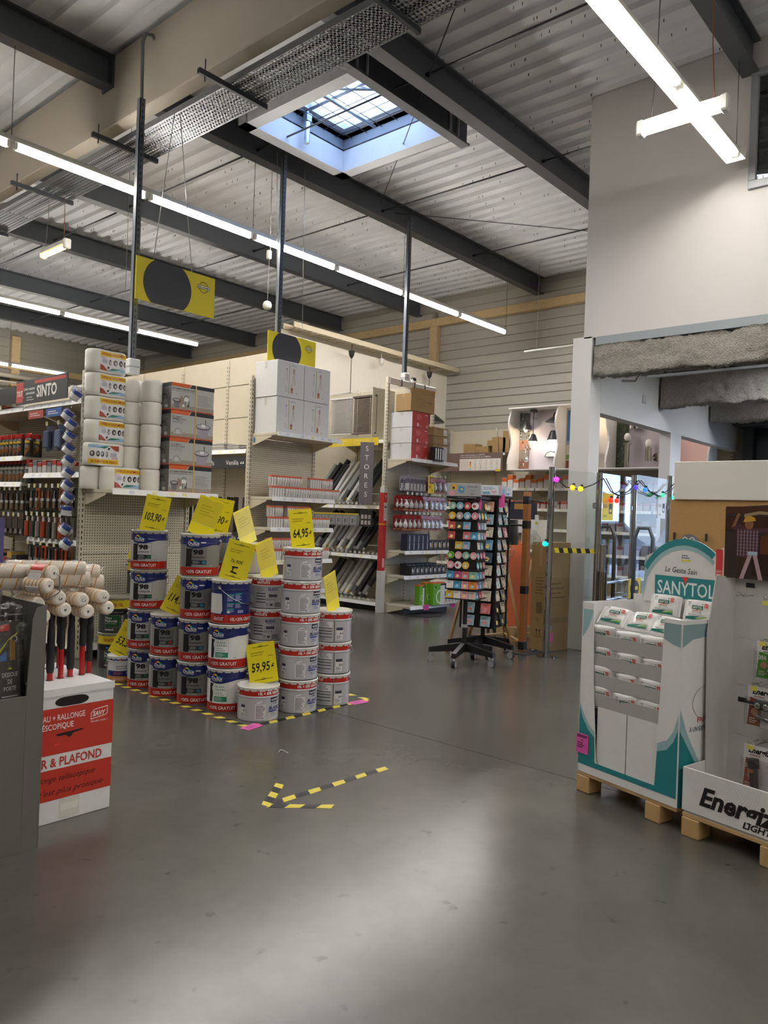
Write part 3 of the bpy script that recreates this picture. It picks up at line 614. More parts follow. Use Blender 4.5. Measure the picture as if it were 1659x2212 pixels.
for k in (4, 5, 6):
    ob('panel', M().box(-1.05 * (k - 3) + 0.012, -1.05 * (k - 4) - 0.012, -0.012, 0.012, 0.003, 1.217, 'd3cbb5', 0.002), 'paint', pp)
# row three, left face: window blinds
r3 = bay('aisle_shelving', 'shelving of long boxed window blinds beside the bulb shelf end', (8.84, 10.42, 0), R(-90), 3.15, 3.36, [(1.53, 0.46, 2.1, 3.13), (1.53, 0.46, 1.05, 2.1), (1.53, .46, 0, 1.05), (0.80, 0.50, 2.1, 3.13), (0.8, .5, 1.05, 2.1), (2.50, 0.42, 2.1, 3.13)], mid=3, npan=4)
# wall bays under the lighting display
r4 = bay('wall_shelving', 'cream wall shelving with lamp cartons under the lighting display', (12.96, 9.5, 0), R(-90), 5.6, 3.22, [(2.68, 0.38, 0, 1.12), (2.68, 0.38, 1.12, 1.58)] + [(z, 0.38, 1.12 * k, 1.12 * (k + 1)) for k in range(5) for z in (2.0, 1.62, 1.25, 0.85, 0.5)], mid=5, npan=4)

# slotted posts rising from the shelf ends to the roof, with their power boxes
def slot_post(x, y, z0, z1, label, pipe=0):
    t = thing('slotted_post', label, 'post', (x, y, z0))
    b = M(); L_ = z1 - z0; w = 0.055
    b.box(-w / 2, w / 2, -w / 2, -w / 2 + 0.006, 0, L_, '4f575f').box(-w / 2, -w / 2 + 0.006, -w / 2, w / 2, 0, L_, '5d666f')
    for k in range(int(L_ / 0.06)):
        z = 0.03 + k * 0.06; b.add([(-0.006, -w / 2 - 0.0005, z), (0.008, -w / 2 - 0.0005, z), (0.008, -w / 2 - 0.0005, z + 0.03), (-0.006, -w / 2 - 0.0005, z + 0.03)], [(0, 1, 2, 3)], '191b1f')
    ob('post_profile', b, 'paint', t)
    ob('socket_box', M().box(-0.05, 0.06, -0.06, 0.03, -0.09, 0.06, 'd7d8d8', 0.008).box(-0.055, 0.065, -0.065, 0.035, -0.02, -0.012, '9b9c9c'), 'plastic', t)
    if pipe: ob('conduit', M().tube([(0, 0, L_ - 0.02), (-0.01, 0, L_ + 0.55), (0.02, 0, L_ + 0.64), (0.09, 0, L_ + 0.66), (0.13, 0, L_ + 0.62)], 0.018, '6b6d70', 8), 'paint', t)
    return t
slot_post(3.91, 6.70, 2.75, 5.32, 'slotted steel post rising behind the paper roll packs', 1)
slot_post(6.255, 7.32, 3.10, 5.86, 'slotted steel post rising behind the white lamp cartons')
slot_post(8.76, 7.34, 3.47, 5.86, 'slotted steel post rising from the bulb shelf end')
cm = thing('camera_dome', 'small black and white dome camera on the bulb shelf end', 'camera', (8.86, 7.25, 3.39))
ob('camera_body', M().cyl((0, 0, 0), (0, 0, 0.05), 0.05, 'e6e6e6', 14), 'plastic', cm); ob('camera_lens', M().sphere((0, -0.01, 0.045), 0.045, '17181b', 12, 8), 'gloss', cm)
# hanging shop signs: yellow board, dark disc, small maker's badge
def shop_sign(x0, x1, y, z0, z1, label, chains):
    W_, H_ = x1 - x0, z1 - z0; t = thing('hanging_sign', label, 'sign', (x0, y, z0))
    ob('sign_board', M().box(0, W_, 0, 0.012, 0, H_, 'e9d52b', 0.002), 'print', t)
    g = M(); g.T = frame((0, -0.0012, 0), (1, 0, 0), (0, 0, 1)); cx, cy, r = W_ * 0.385, H_ * 0.48, W_ * 0.30
    pts = []
    for i in range(64):
        a = 2 * math.pi * i / 64; xx, yy = cx + r * math.cos(a), cy + r * 0.98 * math.sin(a); pts.append((xx, min(H_, max(0, yy))))
    out = [p for i, p in enumerate(pts) if p != pts[i - 1]]; g.shape(out, '2f3136')
    ob('dark_disc', g, 'print', t)
    k = M(); k.T = frame((0, -0.0024, 0), (1, 0, 0), (0, 0, 1)); bx, by, s = W_ * 0.845, H_ * 0.70, W_ / 0.9
    k.ring(bx, by, 0.050 * s, 0.056 * s, '3b3a2a').rect(bx - 0.075 * s, by - 0.019 * s, bx + 0.075 * s, by + 0.019 * s, '2b2b2b', 0.0004).rect(bx - 0.071 * s, by - 0.015 * s, bx + 0.071 * s, by + 0.015 * s, 'f4efd0', 0.0007).text('BRICORAMA', bx, by - 0.010 * s, 0.019 * s, '1d1d1d', 0.001, w=0.132 * s, al='c', bold=0.02)
    ob('badge', k, 'print', t)
    for (xa, xb, zb) in chains: ob('chain', M().tube([(xa - x0, 0.006, H_ - 0.01), (xb - x0, 0.006, zb - z0)], 0.004, 'b9b9b4', 5), 'steel', t)
shop_sign(3.84, 4.74, 6.56, 3.36, 3.77, 'yellow hanging sign with dark disc, larger, above the paint kits', [(4.02, 4.2, 5.32), (4.46, 4.25, 5.32)])
shop_sign(6.02, 6.82, 7.22, 3.22, 3.60, 'yellow hanging sign with dark disc, smaller, above the white cartons', [(6.16, 6.06, 5.78), (6.58, 6.52, 5.78)])
# grey ball float on a cord, sockets on the purlins
bl = thing('hanging_ball', 'pale round ball hung on a cord beside the middle post', 'ball', (6.80, 8.2, 4.225)); ob('ball', M().sphere((0, 0, 0), 0.065, 'b5b3ad', 14, 10), 'plastic', bl); ob('cord', M().tube([(0, 0, 0.06), (0.005, 0, 0.64)], 0.004, '777', 5), 'rubber', bl); ob('plug_box', M().box(-0.03, 0.03, -0.03, 0.03, 0.64, 0.76, 'dcdcda', 0.01).tube([(0.02, 0, 0.76), (0.01, 0, 1.0), (0, 0, ZD - 4.225)], 0.006, 'ccc', 5), 'plastic', bl)
# ================================================================== goods on shelf end one
def rolls_pack(n, lab, seed):
    """wrapped pack of n big paper rolls standing side by side (local x), 0.205 high"""
    t = thing('paper_roll_pack', 'x', 'paper pack'); b = M(); r = 0.093; h = 0.205; N_ = 44; pts = []
    for i in range(N_):
        a = 2 * math.pi * i / N_; cx = (n - 1) * r * (1 if math.cos(a) > 0 else -1) if n > 1 else 0
        pts.append((cx + r * math.cos(a), r * math.sin(a)))
    if n == 2:
        pts = []
        for i in range(23): a = -math.pi / 2 + math.pi * i / 22; pts.append((r + r * math.cos(a), r * math.sin(a)))
        for k in range(1, 10): x = r - 2 * r * k / 10; pts.append((x, r - 0.02 * math.sin(math.pi * k / 10)))
        for i in range(23): a = math.pi / 2 + math.pi * i / 22; pts.append((-r + r * math.cos(a), r * math.sin(a)))
        for k in range(1, 10): x = -r + 2 * r * k / 10; pts.append((x, -r + 0.02 * math.sin(math.pi * k / 10)))
    k = len(pts); rings = [(0.90, 0.0), (0.99, 0.012), (1.0, 0.05), (1.0, h - 0.05), (0.99, h - 0.014), (0.90, h - 0.002)]; vs = []
    for s, z in rings:
        for x, y in pts: vs.append((x * (s if n == 1 else 1 - (1 - s) * 0.6), y * s, z))
    fs = [(j * k + i, j * k + (i + 1) % k, (j + 1) * k + (i + 1) % k, (j + 1) * k + i) for j in range(len(rings) - 1) for i in range(k)]
    b.add(vs, fs, 'efece4', True); b.add(vs[:k], [tuple(reversed(range(k)))], 'e7e3da'); b.add(vs[-k:], [tuple(range(k))], 'f1eee7')
    ob('paper_rolls', b, 'plastic', t)
    for x in ([-r, r] if n == 2 else [0]): ob('cardboard_core', M().cyl((x, 0, h - 0.002), (x, 0, h - 0.001), 0.024, 'b79d74', 12), 'kraft', t)
    if lab:
        g = M(); g.T = frame((0, -r - 0.003, 0), (1, 0, 0), (0, 0, 1)); x0, x1 = -0.10, 0.172
        g.rect(x0, 0.02, x1, 0.185, 'eceaee').rect(x0, 0.145, x1, 0.188, 'e7c22c', 0.0004)
        g.text('OFFRE ECONOMIQUE', (x0 + x1) / 2, 0.158, 0.021, 'b0331f', 0.0012, w=0.24, al='c', bold=0.02)
        g.rect(x0 + 0.02, 0.085, x0 + 0.075, 0.12, 'b9b9c4', 0.0006).lines(x0 + 0.01, 0.122, x0 + 0.08, 0.142, 'c47a86', 2, z=0.0007)
        for i, cc in enumerate(('6b6a72', '3a3438', '2c2426', '54493f')): g.disc(x0 + 0.105 + i * 0.047, 0.10, 0.018 if i else 0.012, cc, 0.0007, ry=0.026).disc(x0 + 0.108 + i * 0.047, 0.097, 0.008, 'c9c2c0', 0.001, ry=0.014)
        g.shape([(x0, 0.02), (x0 + 0.085, 0.02), (x0 + 0.035, 0.062), (x0, 0.07)], 'a8432f', 0.0005).shape([(x0 + 0.085, 0.02), (x1, 0.02), (x1, 0.045), (x0 + 0.2, 0.05), (x0 + 0.13, 0.045)], '9fc6e4', 0.0005).shape([(x0 + 0.085, 0.025), (x0 + 0.15, 0.03), (x0 + 0.21, 0.045), (x0 + 0.13, 0.05)], '2d7a63', 0.0008).shape([(x0 + 0.075, 0.042), (x0 + 0.09, 0.038), (x0 + 0.10, 0.058), (x0 + 0.082, 0.06)], '2a2a2e', 0.0009)
        g.split(0.012)
        # bend the sheet with the dip between the rolls
        for i, v in enumerate(g.v):
            x = v[0]; y = -r + (0.02 * math.cos(math.pi * x / (2 * r)) if abs(x) < r else r - math.sqrt(max(0, r * r - min(r, abs(x) - r) ** 2)))
            g.v[i] = (x, y - 0.0012 + (v[1] + r + 0.003) * 1.0, v[2])
        ob('wrapper_print', g, 'printg', t)
    return t
pk = rolls_pack(2, True, 1)
rows_ = [(3.50, 1.54, 0), (3.545, 1.54 + 0.209, 2), (3.545, 1.54 + 0.418, 0), (3.545, 1.54 + 0.627, 0), (3.54, 1.54 + 0.836, 0), (3.535, 1.54 + 1.045, 0)]
nm = ['lowest', 'second from bottom, printed upside down', 'third from bottom', 'fourth from bottom', 'fifth from bottom', 'topmost']
for i, (x, z, fl) in enumerate(rows_):
    xx = 3.66 if i == 0 else x
    o = pk if i == 0 else dup(pk)
    o.location = (xx, 6.50 if i else 6.405, z); o['label'] = 'labelled twin paper roll pack, %s of the stack' % nm[i]; o['group'] = 'labelled paper roll packs'
    if fl: o.rotation_euler = (math.pi, 0, math.pi); o.location.z = z + 0.206; o.rotation_euler = (0, math.pi, 0)
o = rolls_pack(1, False, 3); o['label'] = 'single plain paper roll at the left foot of the stack'; o.location = (3.462, 6.557, 1.54)
s1 = rolls_pack(1, False, 2); first = True
for k in range(5):
    for j, (x, y) in enumerate(((3.835, 6.543), (3.935, 6.353))):
        if k == 0 and j == 0: continue
        o = s1 if first else dup(s1); first = False
        o.location = (x - 0.002 * k, y, 1.54 + 0.208 * k); o['label'] = 'plain white paper roll, %s layer, %s row beside the kits' % (('bottom', 'second', 'middle', 'fourth', 'top')[k], ('rear', 'front')[j]); o['group'] = 'plain paper rolls'
# four boxed paint kits, strapped
def kit(style):
    t = thing('paint_kit_box', 'x', 'box'); W_, D_, H_ = 0.48, 0.30, 0.255
    ob('carton', M().box(0, W_, 0, D_, 0, H_, 'b9bbb9', 0.003), 'card', t)
    g = M(); g.T = frame((0, -0.0008, 0), (1, 0, 0), (0, 0, 1))
    g.rect(0, 0, W_, 0.05, 'a09688').rect(0, 0.0, W_, 0.012, 'b8512c', 0.0003).shape([(0, H_ - 0.035), (0.19, H_ - 0.035), (0.215, H_), (0, H_)], 'd9622c', 0.0003).shape([(0.20, H_ - 0.035), (W_, H_ - 0.035), (W_, H_), (0.225, H_)], '22252b', 0.0003)
    if style == 0:
        g.text('KIT COMPLET PEINTURE 17 PIECES', 0.012, H_ - 0.062, 0.013, '2a2c30', 0.0006, w=0.26, bold=0.02).text('KIT COMPLETO DE PINTURA 17 PIEZAS', 0.012, H_ - 0.08, 0.010, '5a5c60', 0.0006, w=0.25)
        g.lines(0.29, 0.06, 0.46, 0.17, '8a8c8c', 10, z=0.0005)
        g.shape([(0.02, 0.09), (0.10, 0.09), (0.085, 0.02), (0.04, 0.02)], '77757a', 0.0006).disc(0.06, 0.092, 0.045, '4a484d', 0.0008, ry=0.02).disc(0.06, 0.094, 0.035, 'a9a7ab', 0.001, ry=0.012)
        for i, (a, c) in enumerate(((0.10, '8d5f43'), (0.115, '70503c'), (0.13, '9b6a4a'), (0.15, '3b3b40'), (0.19, '34343a'))): g.rect(a, 0.05, a + 0.008, 0.14 - 0.01 * i, c, 0.0009)
        g.rect(0.14, 0.09, 0.19, 0.125, 'ececec', 0.001).ring(0.165, 0.12, 0.022, 0.027, '2e2e33', 0.0011, 16, 0, 180).rect(0.12, 0.035, 0.145, 0.06, 'e2e2e2', 0.0012).shape([(0.17, 0.07), (0.20, 0.05), (0.185, 0.03)], '46464c', 0.0011)
    else:
        g.text('KIT COMPLET', 0.018, H_ - 0.066, 0.012, '2a2c30', 0.0006, bold=0.02).text('PEINTURE 17 PIECES', 0.018, H_ - 0.085, 0.012, '2a2c30', 0.0006, bold=0.02).text('KIT COMPLETO DE', 0.018, H_ - 0.103, 0.010, '66686c', 0.0006).text('PINTURA 17 PIEZAS', 0.018, H_ - 0.119, 0.010, '66686c', 0.0006)
        g.ring(0.08, 0.05, 0.032, 0.042, '9a9a9e', 0.0006, 18, 0, 180).ring(0.08, 0.055, 0.010, 0.016, 'dcdce0', 0.0008).rect(0.035, 0.035, 0.125, 0.05, 'b5b5b9', 0.0006)
        g.shape([(0.28, 0.14), (0.44, 0.115), (0.405, 0.022), (0.315, 0.022)], 'a79fae', 0.0006).disc(0.36, 0.128, 0.085, '2f2c33', 0.0008, ry=0.028).disc(0.36, 0.13, 0.078, 'bdb6c4', 0.0010, ry=0.021).rect(0.34, 0.125, 0.385, 0.152, 'f2f2f2', 0.0012).rect(0.383, 0.15, 0.391, 0.2, '1f1f23', 0.0012)
    ob('front_print', g, 'print', t)
    k = M(); k.T = frame((-0.0008, D_, 0), (0, -1, 0), (0, 0, 1)); k.rect(0, 0, D_, H_, '706f70').rect(0, H_ - 0.035, D_, H_, '22252b', 0.0003).rect(0, 0, D_, 0.012, 'b8512c', 0.0003).shape([(0.14, 0.1), (0.24, 0.1), (0.225, 0.03), (0.155, 0.03)], '8f8f93', 0.0004).ring(0.19, 0.1, 0.045, 0.053, '2a2a2e', 0.0006, 18, 0, 180).rect(0.2, 0.02, 0.25, 0.05, 'd8d8d8', 0.0006).lines(0.1, 0.17, 0.27, 0.21, '9a9a9a', 3, z=0.0006)
    ob('end_print', k, 'print', t)
    s = 0.265; ob('strap', M().box(s, s + 0.012, -0.0025, -0.001, 0.0, H_, 'd5b569').box(s, s + 0.012, -0.0025, D_, H_ + 0.0004, H_ + 0.002, 'd5b569'), 'plastic', t)
    return t
ka, kb = kit(0), kit(1)
for i, k in enumerate((ka, kb, None, None)):
    o = k or dup(kb if i == 2 else ka); z = 1.54 + 0.258 * i
    o.location = (4.034 - 0.004 * (i % 2), 6.19, z); o['label'] = ('orange and grey boxed paint kit, bottom of its stack', 'boxed paint kit showing one bucket, second from bottom', 'boxed paint kit showing one bucket, third from bottom', 'orange and grey boxed paint kit, top of its stack')[i]; o['group'] = 'boxed paint kits'
# ================================================================== paint display on the floor
RB = 0.138
def bucket(kind):
    t = thing('paint_bucket', 'x', 'bucket'); b = M(); r = RB
    H_ = {'N': 0.226, 'S': 0.226, 'B': 0.226, 'W': 0.205}.get(kind[0], 0.300)
    if kind[0] == 'W': r = 0.105
    body = {'A': 'aeb0b0', 'G': '7d7d79', 'T': '8f9190', 'L': 'e4e4e2', 'K': '1d2a6c', 'N': 'bcbdc2', 'S': 'b4b5b9', 'B': 'b7b8bc', 'M': '38393b', 'W': 'd9dbe0'}[kind[0]]
    dul = kind[0] in 'AGTLK'
    if dul: prof = [(r * .975, 0.0), (r, 0.004), (r, 0.062), (r, 0.2), (r, 0.222), (r + .002, 0.232), (r, 0.242), (r, H_ - 0.015)]; cols = ['c9c9c9', 'a8221a', body, body if kind[0] != 'K' else '1d2a6c', '1b2560', '1b2560', '1b2560']
    elif kind[0] in 'NSB': prof = [(r * .975, 0.0), (r, 0.004), (r, H_ - 0.075), (r + .003, H_ - 0.066), (r, H_ - 0.058), (r, H_ - 0.02)]; cols = ['b9b9bb', body, body, body, 'b8281f']
    elif kind[0] == 'M': prof = [(r * .975, 0), (r, 0.004), (r, H_ - 0.10), (r + .002, H_ - 0.095), (r, H_ - 0.088), (r, H_ - 0.02)]; cols = ['555', body, '2b2c2e', 'd7c322', 'd7c322']
    else: prof = [(r * .975, 0), (r, 0.004), (r, 0.045), (r, H_ - 0.05), (r + .003, H_ - 0.044), (r, H_ - 0.038), (r, H_ - 0.02)]; cols = ['999', 'c98a5a', body, body, body, '2a3470']
    b.lathe(prof, 32, cols=cols); ob('bucket_body', b, 'steel' if False else ('enamel'), t)
    lid = {'M': '8f8b7c', 'A': 'a9a69d', 'G': 'c4c1b8', 'T': 'c9c6be', 'L': 'dddbd5', 'K': 'dddbd5'}.get(kind[0], 'ecebe8')
    l = M().lathe([(r, H_ - 0.021), (r + 0.005, H_ - 0.013), (r + 0.0065, H_ - 0.005), (r + 0.003, H_), (r - 0.004, H_ - 0.001), (r - 0.008, H_ - 0.012), (0, H_ - 0.013)], 32, lid)
    for k in range(16):
        a = 2 * math.pi * k / 16; w2 = 0.135; rr = r + 0.002
        l.add([(rr * math.cos(a - w2), rr * math.sin(a - w2), H_ - 0.026), (rr * math.cos(a + w2), rr * math.sin(a + w2), H_ - 0.026), ((rr + .002) * math.cos(a + w2), (rr + .002) * math.sin(a + w2), H_ - 0.012), ((rr + .002) * math.cos(a - w2), (rr + .002) * math.sin(a - w2), H_ - 0.012)], [(0, 1, 2, 3)], lid)
    ob('lid', l, 'enamel', t)
    # bail handle hanging to one side, with its two ears
    ha = {'N': R(100), 'S': R(64), 'B': R(75), 'K': R(-35), 'L': R(75), 'M': R(95), 'A': R(68), 'G': R(68), 'T': R(80), 'W': R(100)}[kind[0]]
    ze = H_ - (0.052 if dul else 0.042)
    hd = M(); pts = []; rr = r + 0.012
    for i in range(13):
        s = i / 12; an = ha + math.pi * s; drop = math.sin(math.pi * s) * 0.115 if True else 0
        pts.append((rr * 1.02 * math.cos(an), rr * 1.02 * math.sin(an), ze - drop))
    hd.tube(pts, 0.0022, 'c9cacc', 5); mid = [pts[5], pts[6], pts[7]]
    h = ob('handle', hd, 'steel', t); ob('grip', M().tube(mid, 0.007, '1c1c1e', 7), 'rubber', h)
    for s in (0, math.pi): ob('ear', M().cyl((r * math.cos(ha + s), r * math.sin(ha + s), ze), ((r + .012) * math.cos(ha + s), (r + .012) * math.sin(ha + s), ze), 0.012, 'c4c4c4', 10), 'steel', t)
    g = M(); W = 'f4f3f0'
    if dul:
        x0 = -0.135 if kind[0] != 'K' else -0.50
        # wavy lower edge of the blue head, swoosh, name
        pts = [(x0, 0.206)] + [(x0 + 0.27 * i / 12, 0.206 + 0.016 * math.sin(math.pi * i / 12 * 1.15 - 0.35) * (1 if i else 1)) for i in range(13)]
        for i in range(12):
            xa, xb = x0 + 0.27 * i / 12, x0 + 0.27 * (i + 1) / 12; f = lambda q: 0.212 + 0.014 * math.sin((q - x0) / 0.27 * math.pi * 1.6 + 3.4)
            g.add([(xa, f(xa), 0.0006), (xb, f(xb), 0.0006), (xb, 0.268, 0.0006), (xa, 0.268, 0.0006)], [(0, 1, 2, 3)], '1a2462')
        for i, c in enumerate(('c2452c', 'e09a2c', 'd9cf3c', '4da04a', '2f9fb5', '2d62c0')):
            xa = x0 + 0.02 + i * 0.012; u = lambda q: 0.250 - 0.010 * math.cos((q - x0) * 75)
            g.add([(xa, u(xa) - 0.007, 0.0012), (xa + 0.0125, u(xa + .0125) - 0.007, 0.0012), (xa + 0.0125, u(xa + .0125) + 0.004, 0.0012), (xa, u(xa) + 0.004, 0.0012)], [(0, 1, 2, 3)], c)
        g.text('Dulux', x0 + 0.016, 0.224, 0.021, W, 0.0014, w=0.085, bold=0.02).text('VALENTINE', x0 + 0.022, 0.213, 0.0085, W, 0.0014, w=0.075)
        for i in range(1): g.rect(x0, 0.004, x0 + 0.27, 0.062, 'a8221a', 0.0004)
        if kind[0] != 'K': g.text('+20% GRATUIT', x0 + 0.005, 0.021, 0.023, W, 0.0012, w=0.19, bold=0.005)
        if kind[0] in 'AGT':
            bx = x0 + 0.045; pc = {'A': 'b9babb', 'G': '6f6f6c', 'T': '6b6d6b'}[kind[0]]
            g.rect(x0, 0.068, bx + 0.003, 0.195, '17181b', 0.0006).shape([(bx - 0.012, 0.195), (bx + 0.012, 0.197), (bx + 0.003, 0.175)], '17181b', 0.0007)
            g.rect(bx, 0.082, bx + 0.108, 0.200, '26282b', 0.0005).rect(bx + 0.0015, 0.112, bx + 0.1065, 0.1985, pc, 0.0008).rect(bx, 0.082, bx + 0.108, 0.112, '1f2326', 0.0008)
            g.text('98', bx + 0.010, 0.155, 0.034, '101113', 0.0013, w=0.074, bold=0.05).text('%', bx + 0.088, 0.170, 0.010, '101113', 0.0013)
            g.text("D'OPACITÉ" if kind[0] != 'T' else 'BLANC SATIN', bx + 0.010, 0.128, 0.011, '101113', 0.0013, w=0.082, bold=0.02)
            g.rect(bx + 0.075, 0.088, bx + 0.103, 0.107, {'A': '2c6b4c', 'G': '2b6f9b', 'T': '8c3a34'}[kind[0]], 0.0012).lines(bx + 0.010, 0.086, bx + 0.07, 0.108, 'a9abab', 3, z=0.0012).lines(bx, 0.070, bx + 0.10, 0.080, '3a3a3a' if kind[0] == 'A' else 'a0a0a0', 1, z=0.001)
            g.text('e10L', bx + 0.135, 0.070, 0.009, '33353a' if kind[0] == 'A' else 'd5d5d3', 0.0012, w=0.02)
            if kind[0] == 'G' : g.rect(x0 + 0.11, 0.236, x0 + 0.145, 0.243, 'e9e9e9', 0.0016)
        elif kind[0] == 'L':
            g.shape([(x0, 0.068), (x0 + 0.024, 0.068), (x0 + 0.03, 0.13), (x0 + 0.02, 0.165), (x0 + 0.034, 0.195), (x0, 0.20)], '17181b', 0.0006)
            bx = x0 + 0.042; g.rect(bx, 0.075, bx + 0.092, 0.195, '2e8a6a', 0.0006).rect(bx + 0.0015, 0.110, bx + 0.0905, 0.1935, 'eeeeec', 0.0009).text('BLANC', bx + 0.008, 0.170, 0.015, '1f7355', 0.0013, w=0.074, bold=0.01).text('SATIN', bx + 0.008, 0.149, 0.015, '1f7355', 0.0013, w=0.072, bold=0.01).lines(bx + 0.008, 0.115, bx + 0.08, 0.14, '8fb5a5', 2, z=0.0012).lines(bx + 0.008, 0.08, bx + 0.075, 0.105, 'cfe6db', 3, z=0.0012).text('e10L', bx + 0.13, 0.070, 0.009, '33353a', 0.0012, w=0.02)
        else:
            a0 = -0.075; g.rect(-0.19, 0.068, a0, 0.205, 'dfdfdc', 0.0006).shape([(a0, 0.068), (a0 + 0.012, 0.09), (a0 + 0.006, 0.2), (a0, 0.205)], 'dfdfdc', 0.0006)
            for i, (xx, yy, hh) in enumerate(((0.0, 0.155, 0.05), (0.055, 0.155, 0.055), (0.0, 0.115, 0.03), (0.055, 0.11, 0.035), (0.0, 0.08, 0.026))):
                g.rect(xx - 0.03, yy + hh - 0.006, xx + 0.018, yy + hh, '3aa58c', 0.0008).lines(xx - 0.03, yy, xx + 0.018, yy + hh - 0.008, 'b9c3e6', 5, z=0.0009, seed=i)
            for i in range(4): g.rect(0.045 + 0.011 * i, 0.075, 0.053 + 0.011 * i, 0.095, 'a8b4dc', 0.0009)
            g.shape([(-0.03, 0.075), (-0.008, 0.075), (-0.014, 0.088), (-0.024, 0.088)], 'e8e8e8', 0.0009)
            g.rect(-0.19, 0.004, 0.19, 0.062, 'a8221a', 0.0004).text('10L+20% GRATUIT', -0.005, 0.021, 0.024, W, 0.0012, w=0.20, bold=0.008).text('GRATUIT', -0.135, 0.021, 0.024, W, 0.0012, w=0.08, bold=0.008)
    elif kind[0] in 'NSB':
        zb = H_ - 0.052
        if kind[0] == 'N':
            g.text('10L + 20% GRATUIT', -0.025, zb + 0.004, 0.018, W, 0.0014, w=0.19, bold=0.03)
            g.rect(0.062, 0.125, 0.135, 0.155, '141a3a', 0.0008).text('NUANCE', 0.068, 0.133, 0.013, W, 0.0012, w=0.06, bold=0.02).text('XTREM', 0.085, 0.108, 0.011, '23264a', 0.001, w=0.04, sh=0.3, bold=0.01)
            g.text('BLANC', 0.052, 0.073, 0.024, '23276a', 0.0012, w=0.10, bold=0.02).rect(0.052, 0.060, 0.125, 0.068, '2a3f8f', 0.0008).lines(0.07, 0.03, 0.12, 0.055, '8a96c0', 2, z=0.001)
            g.shape([(-0.045, 0.015), (0.03, 0.015), (0.03, 0.115), (-0.045, 0.115)], 'dcdcde', 0.0005).lines(-0.038, 0.02, 0.024, 0.11, '4a4c55', 9, 0.42, z=0.0009, seed=4)
            g.shape([(0.005, 0.015), (0.008, 0.015), (0.088, 0.128), (0.085, 0.128)], '7e818c', 0.0010).shape([(-0.035, 0.118), (0.0, 0.128), (0.0, 0.136), (-0.035, 0.126)], 'ecedef', 0.0008)
            g.rect(-0.155, 0.025, -0.115, 0.108, 'dadadc', 0.0005).rect(-0.153, 0.09, -0.117, 0.108, '3c3f56', 0.0009).text('A+', -0.137, 0.064, 0.014, '2a2d33', 0.001, bold=0.02).lines(-0.15, 0.03, -0.12, 0.055, '6c6e78', 3, z=0.001)
            g.rect(-0.19, 0.004, -0.1885, 0.15, '3a3b3f', 0.0009)
        elif kind[0] == 'B':
            g.text('GRATUIT', -0.150, zb + 0.004, 0.018, W, 0.0014, w=0.085, bold=0.03)
            g.rect(0.006, 0.002, 0.013, H_ - 0.022, '6f6a60', 0.001)
            g.rect(-0.12, 0.105, -0.005, 0.150, 'dededf', 0.0005)
            g.lines(-0.10, 0.112, -0.02, 0.148, '4a4c55', 4, 0.4, z=0.0009, seed=3)
            for yy in (0.100, 0.078, 0.058, 0.034): g.rect(-0.125, yy, -0.008, yy + 0.005, '2a2c33', 0.0009)
            g.lines(-0.12, 0.012, -0.02, 0.030, '8a8c94', 2, 0.4, z=0.0009)
            g.rect(0.022, 0.018, 0.078, 0.108, 'd9d9db', 0.0005).rect(0.024, 0.088, 0.076, 0.108, '3c3f56', 0.0009).text('A+', 0.048, 0.056, 0.018, '2d5a44', 0.001, bold=0.02).lines(0.027, 0.024, 0.07, 0.05, '6c6e78', 3, z=0.001)
        else:
            g.text('GRATUITS', -0.09, zb + 0.004, 0.018, W, 0.0014, w=0.10, bold=0.03)
            g.text('BLANC', 0.0, 0.13, 0.020, '23276a', 0.0012, w=0.075, bold=0.02).text('SATIN', 0.018, 0.117, 0.009, '44486a', 0.0012, w=0.035)
            g.lines(-0.09, 0.118, -0.02, 0.148, '7a7c84', 3, 0.4, z=0.0009)
            for yy in (0.104, 0.084, 0.062, 0.04): g.rect(-0.095, yy, -0.018, yy + 0.006, '2a2c33', 0.0009)
            g.rect(0.006, 0.082, 0.066, 0.103, '4a4d5c', 0.0009).text('12 L', -0.012, 0.058, 0.014, '23252c', 0.001, bold=0.02).lines(0.02, 0.058, 0.07, 0.072, '6c6e78', 2, z=0.0009)
            for i in range(14): g.rect(0.05 + i * 0.0035, 0.012, 0.05 + i * 0.0035 + (0.0012 if i % 3 else 0.0024), 0.045, '33343a', 0.0009)
            g.ring(-0.005, 0.03, 0.006, 0.009, '44464e', 0.0009, 12).rect(0.015, 0.02, 0.035, 0.035, '44464e', 0.0009)
    elif kind[0] == 'M':
        g.text('WATER 15L', -0.10, H_ - 0.075, 0.028, 'b0402a', 0.0012, w=0.16, bold=0.02).rect(-0.21, 0.155, 0.21, 0.196, '141518', 0.0005).text('MUR', -0.08, 0.165, 0.018, '4d8fb8', 0.0012, bold=0.02).rect(-0.02, 0.172, 0.06, 0.174, 'c9c9c9', 0.001)
        g.rect(-0.095, 0.045, 0.035, 0.150, '999', 0.0006).rect(-0.093, 0.047, 0.033, 0.148, '1f4a30', 0.0009).text('Murs', -0.088, 0.115, 0.022, W, 0.0013, w=0.055).text('Plafonds', -0.088, 0.09, 0.022, W, 0.0013, w=0.10).text('MONOCOUCHE', -0.088, 0.074, 0.009, 'a9c5b2', 0.0013, w=0.09)
        for i in range(4): g.rect(0.048, 0.055 + i * 0.024, 0.064, 0.072 + i * 0.024, 'd9d9d9', 0.0009).rect(0.051, 0.058 + i * 0.024, 0.061, 0.069 + i * 0.024, '4a4a4a', 0.0012)
        g.lines(-0.09, 0.015, 0.02, 0.035, 'c9c9c9', 1, 0.6, z=0.0009)
    else:
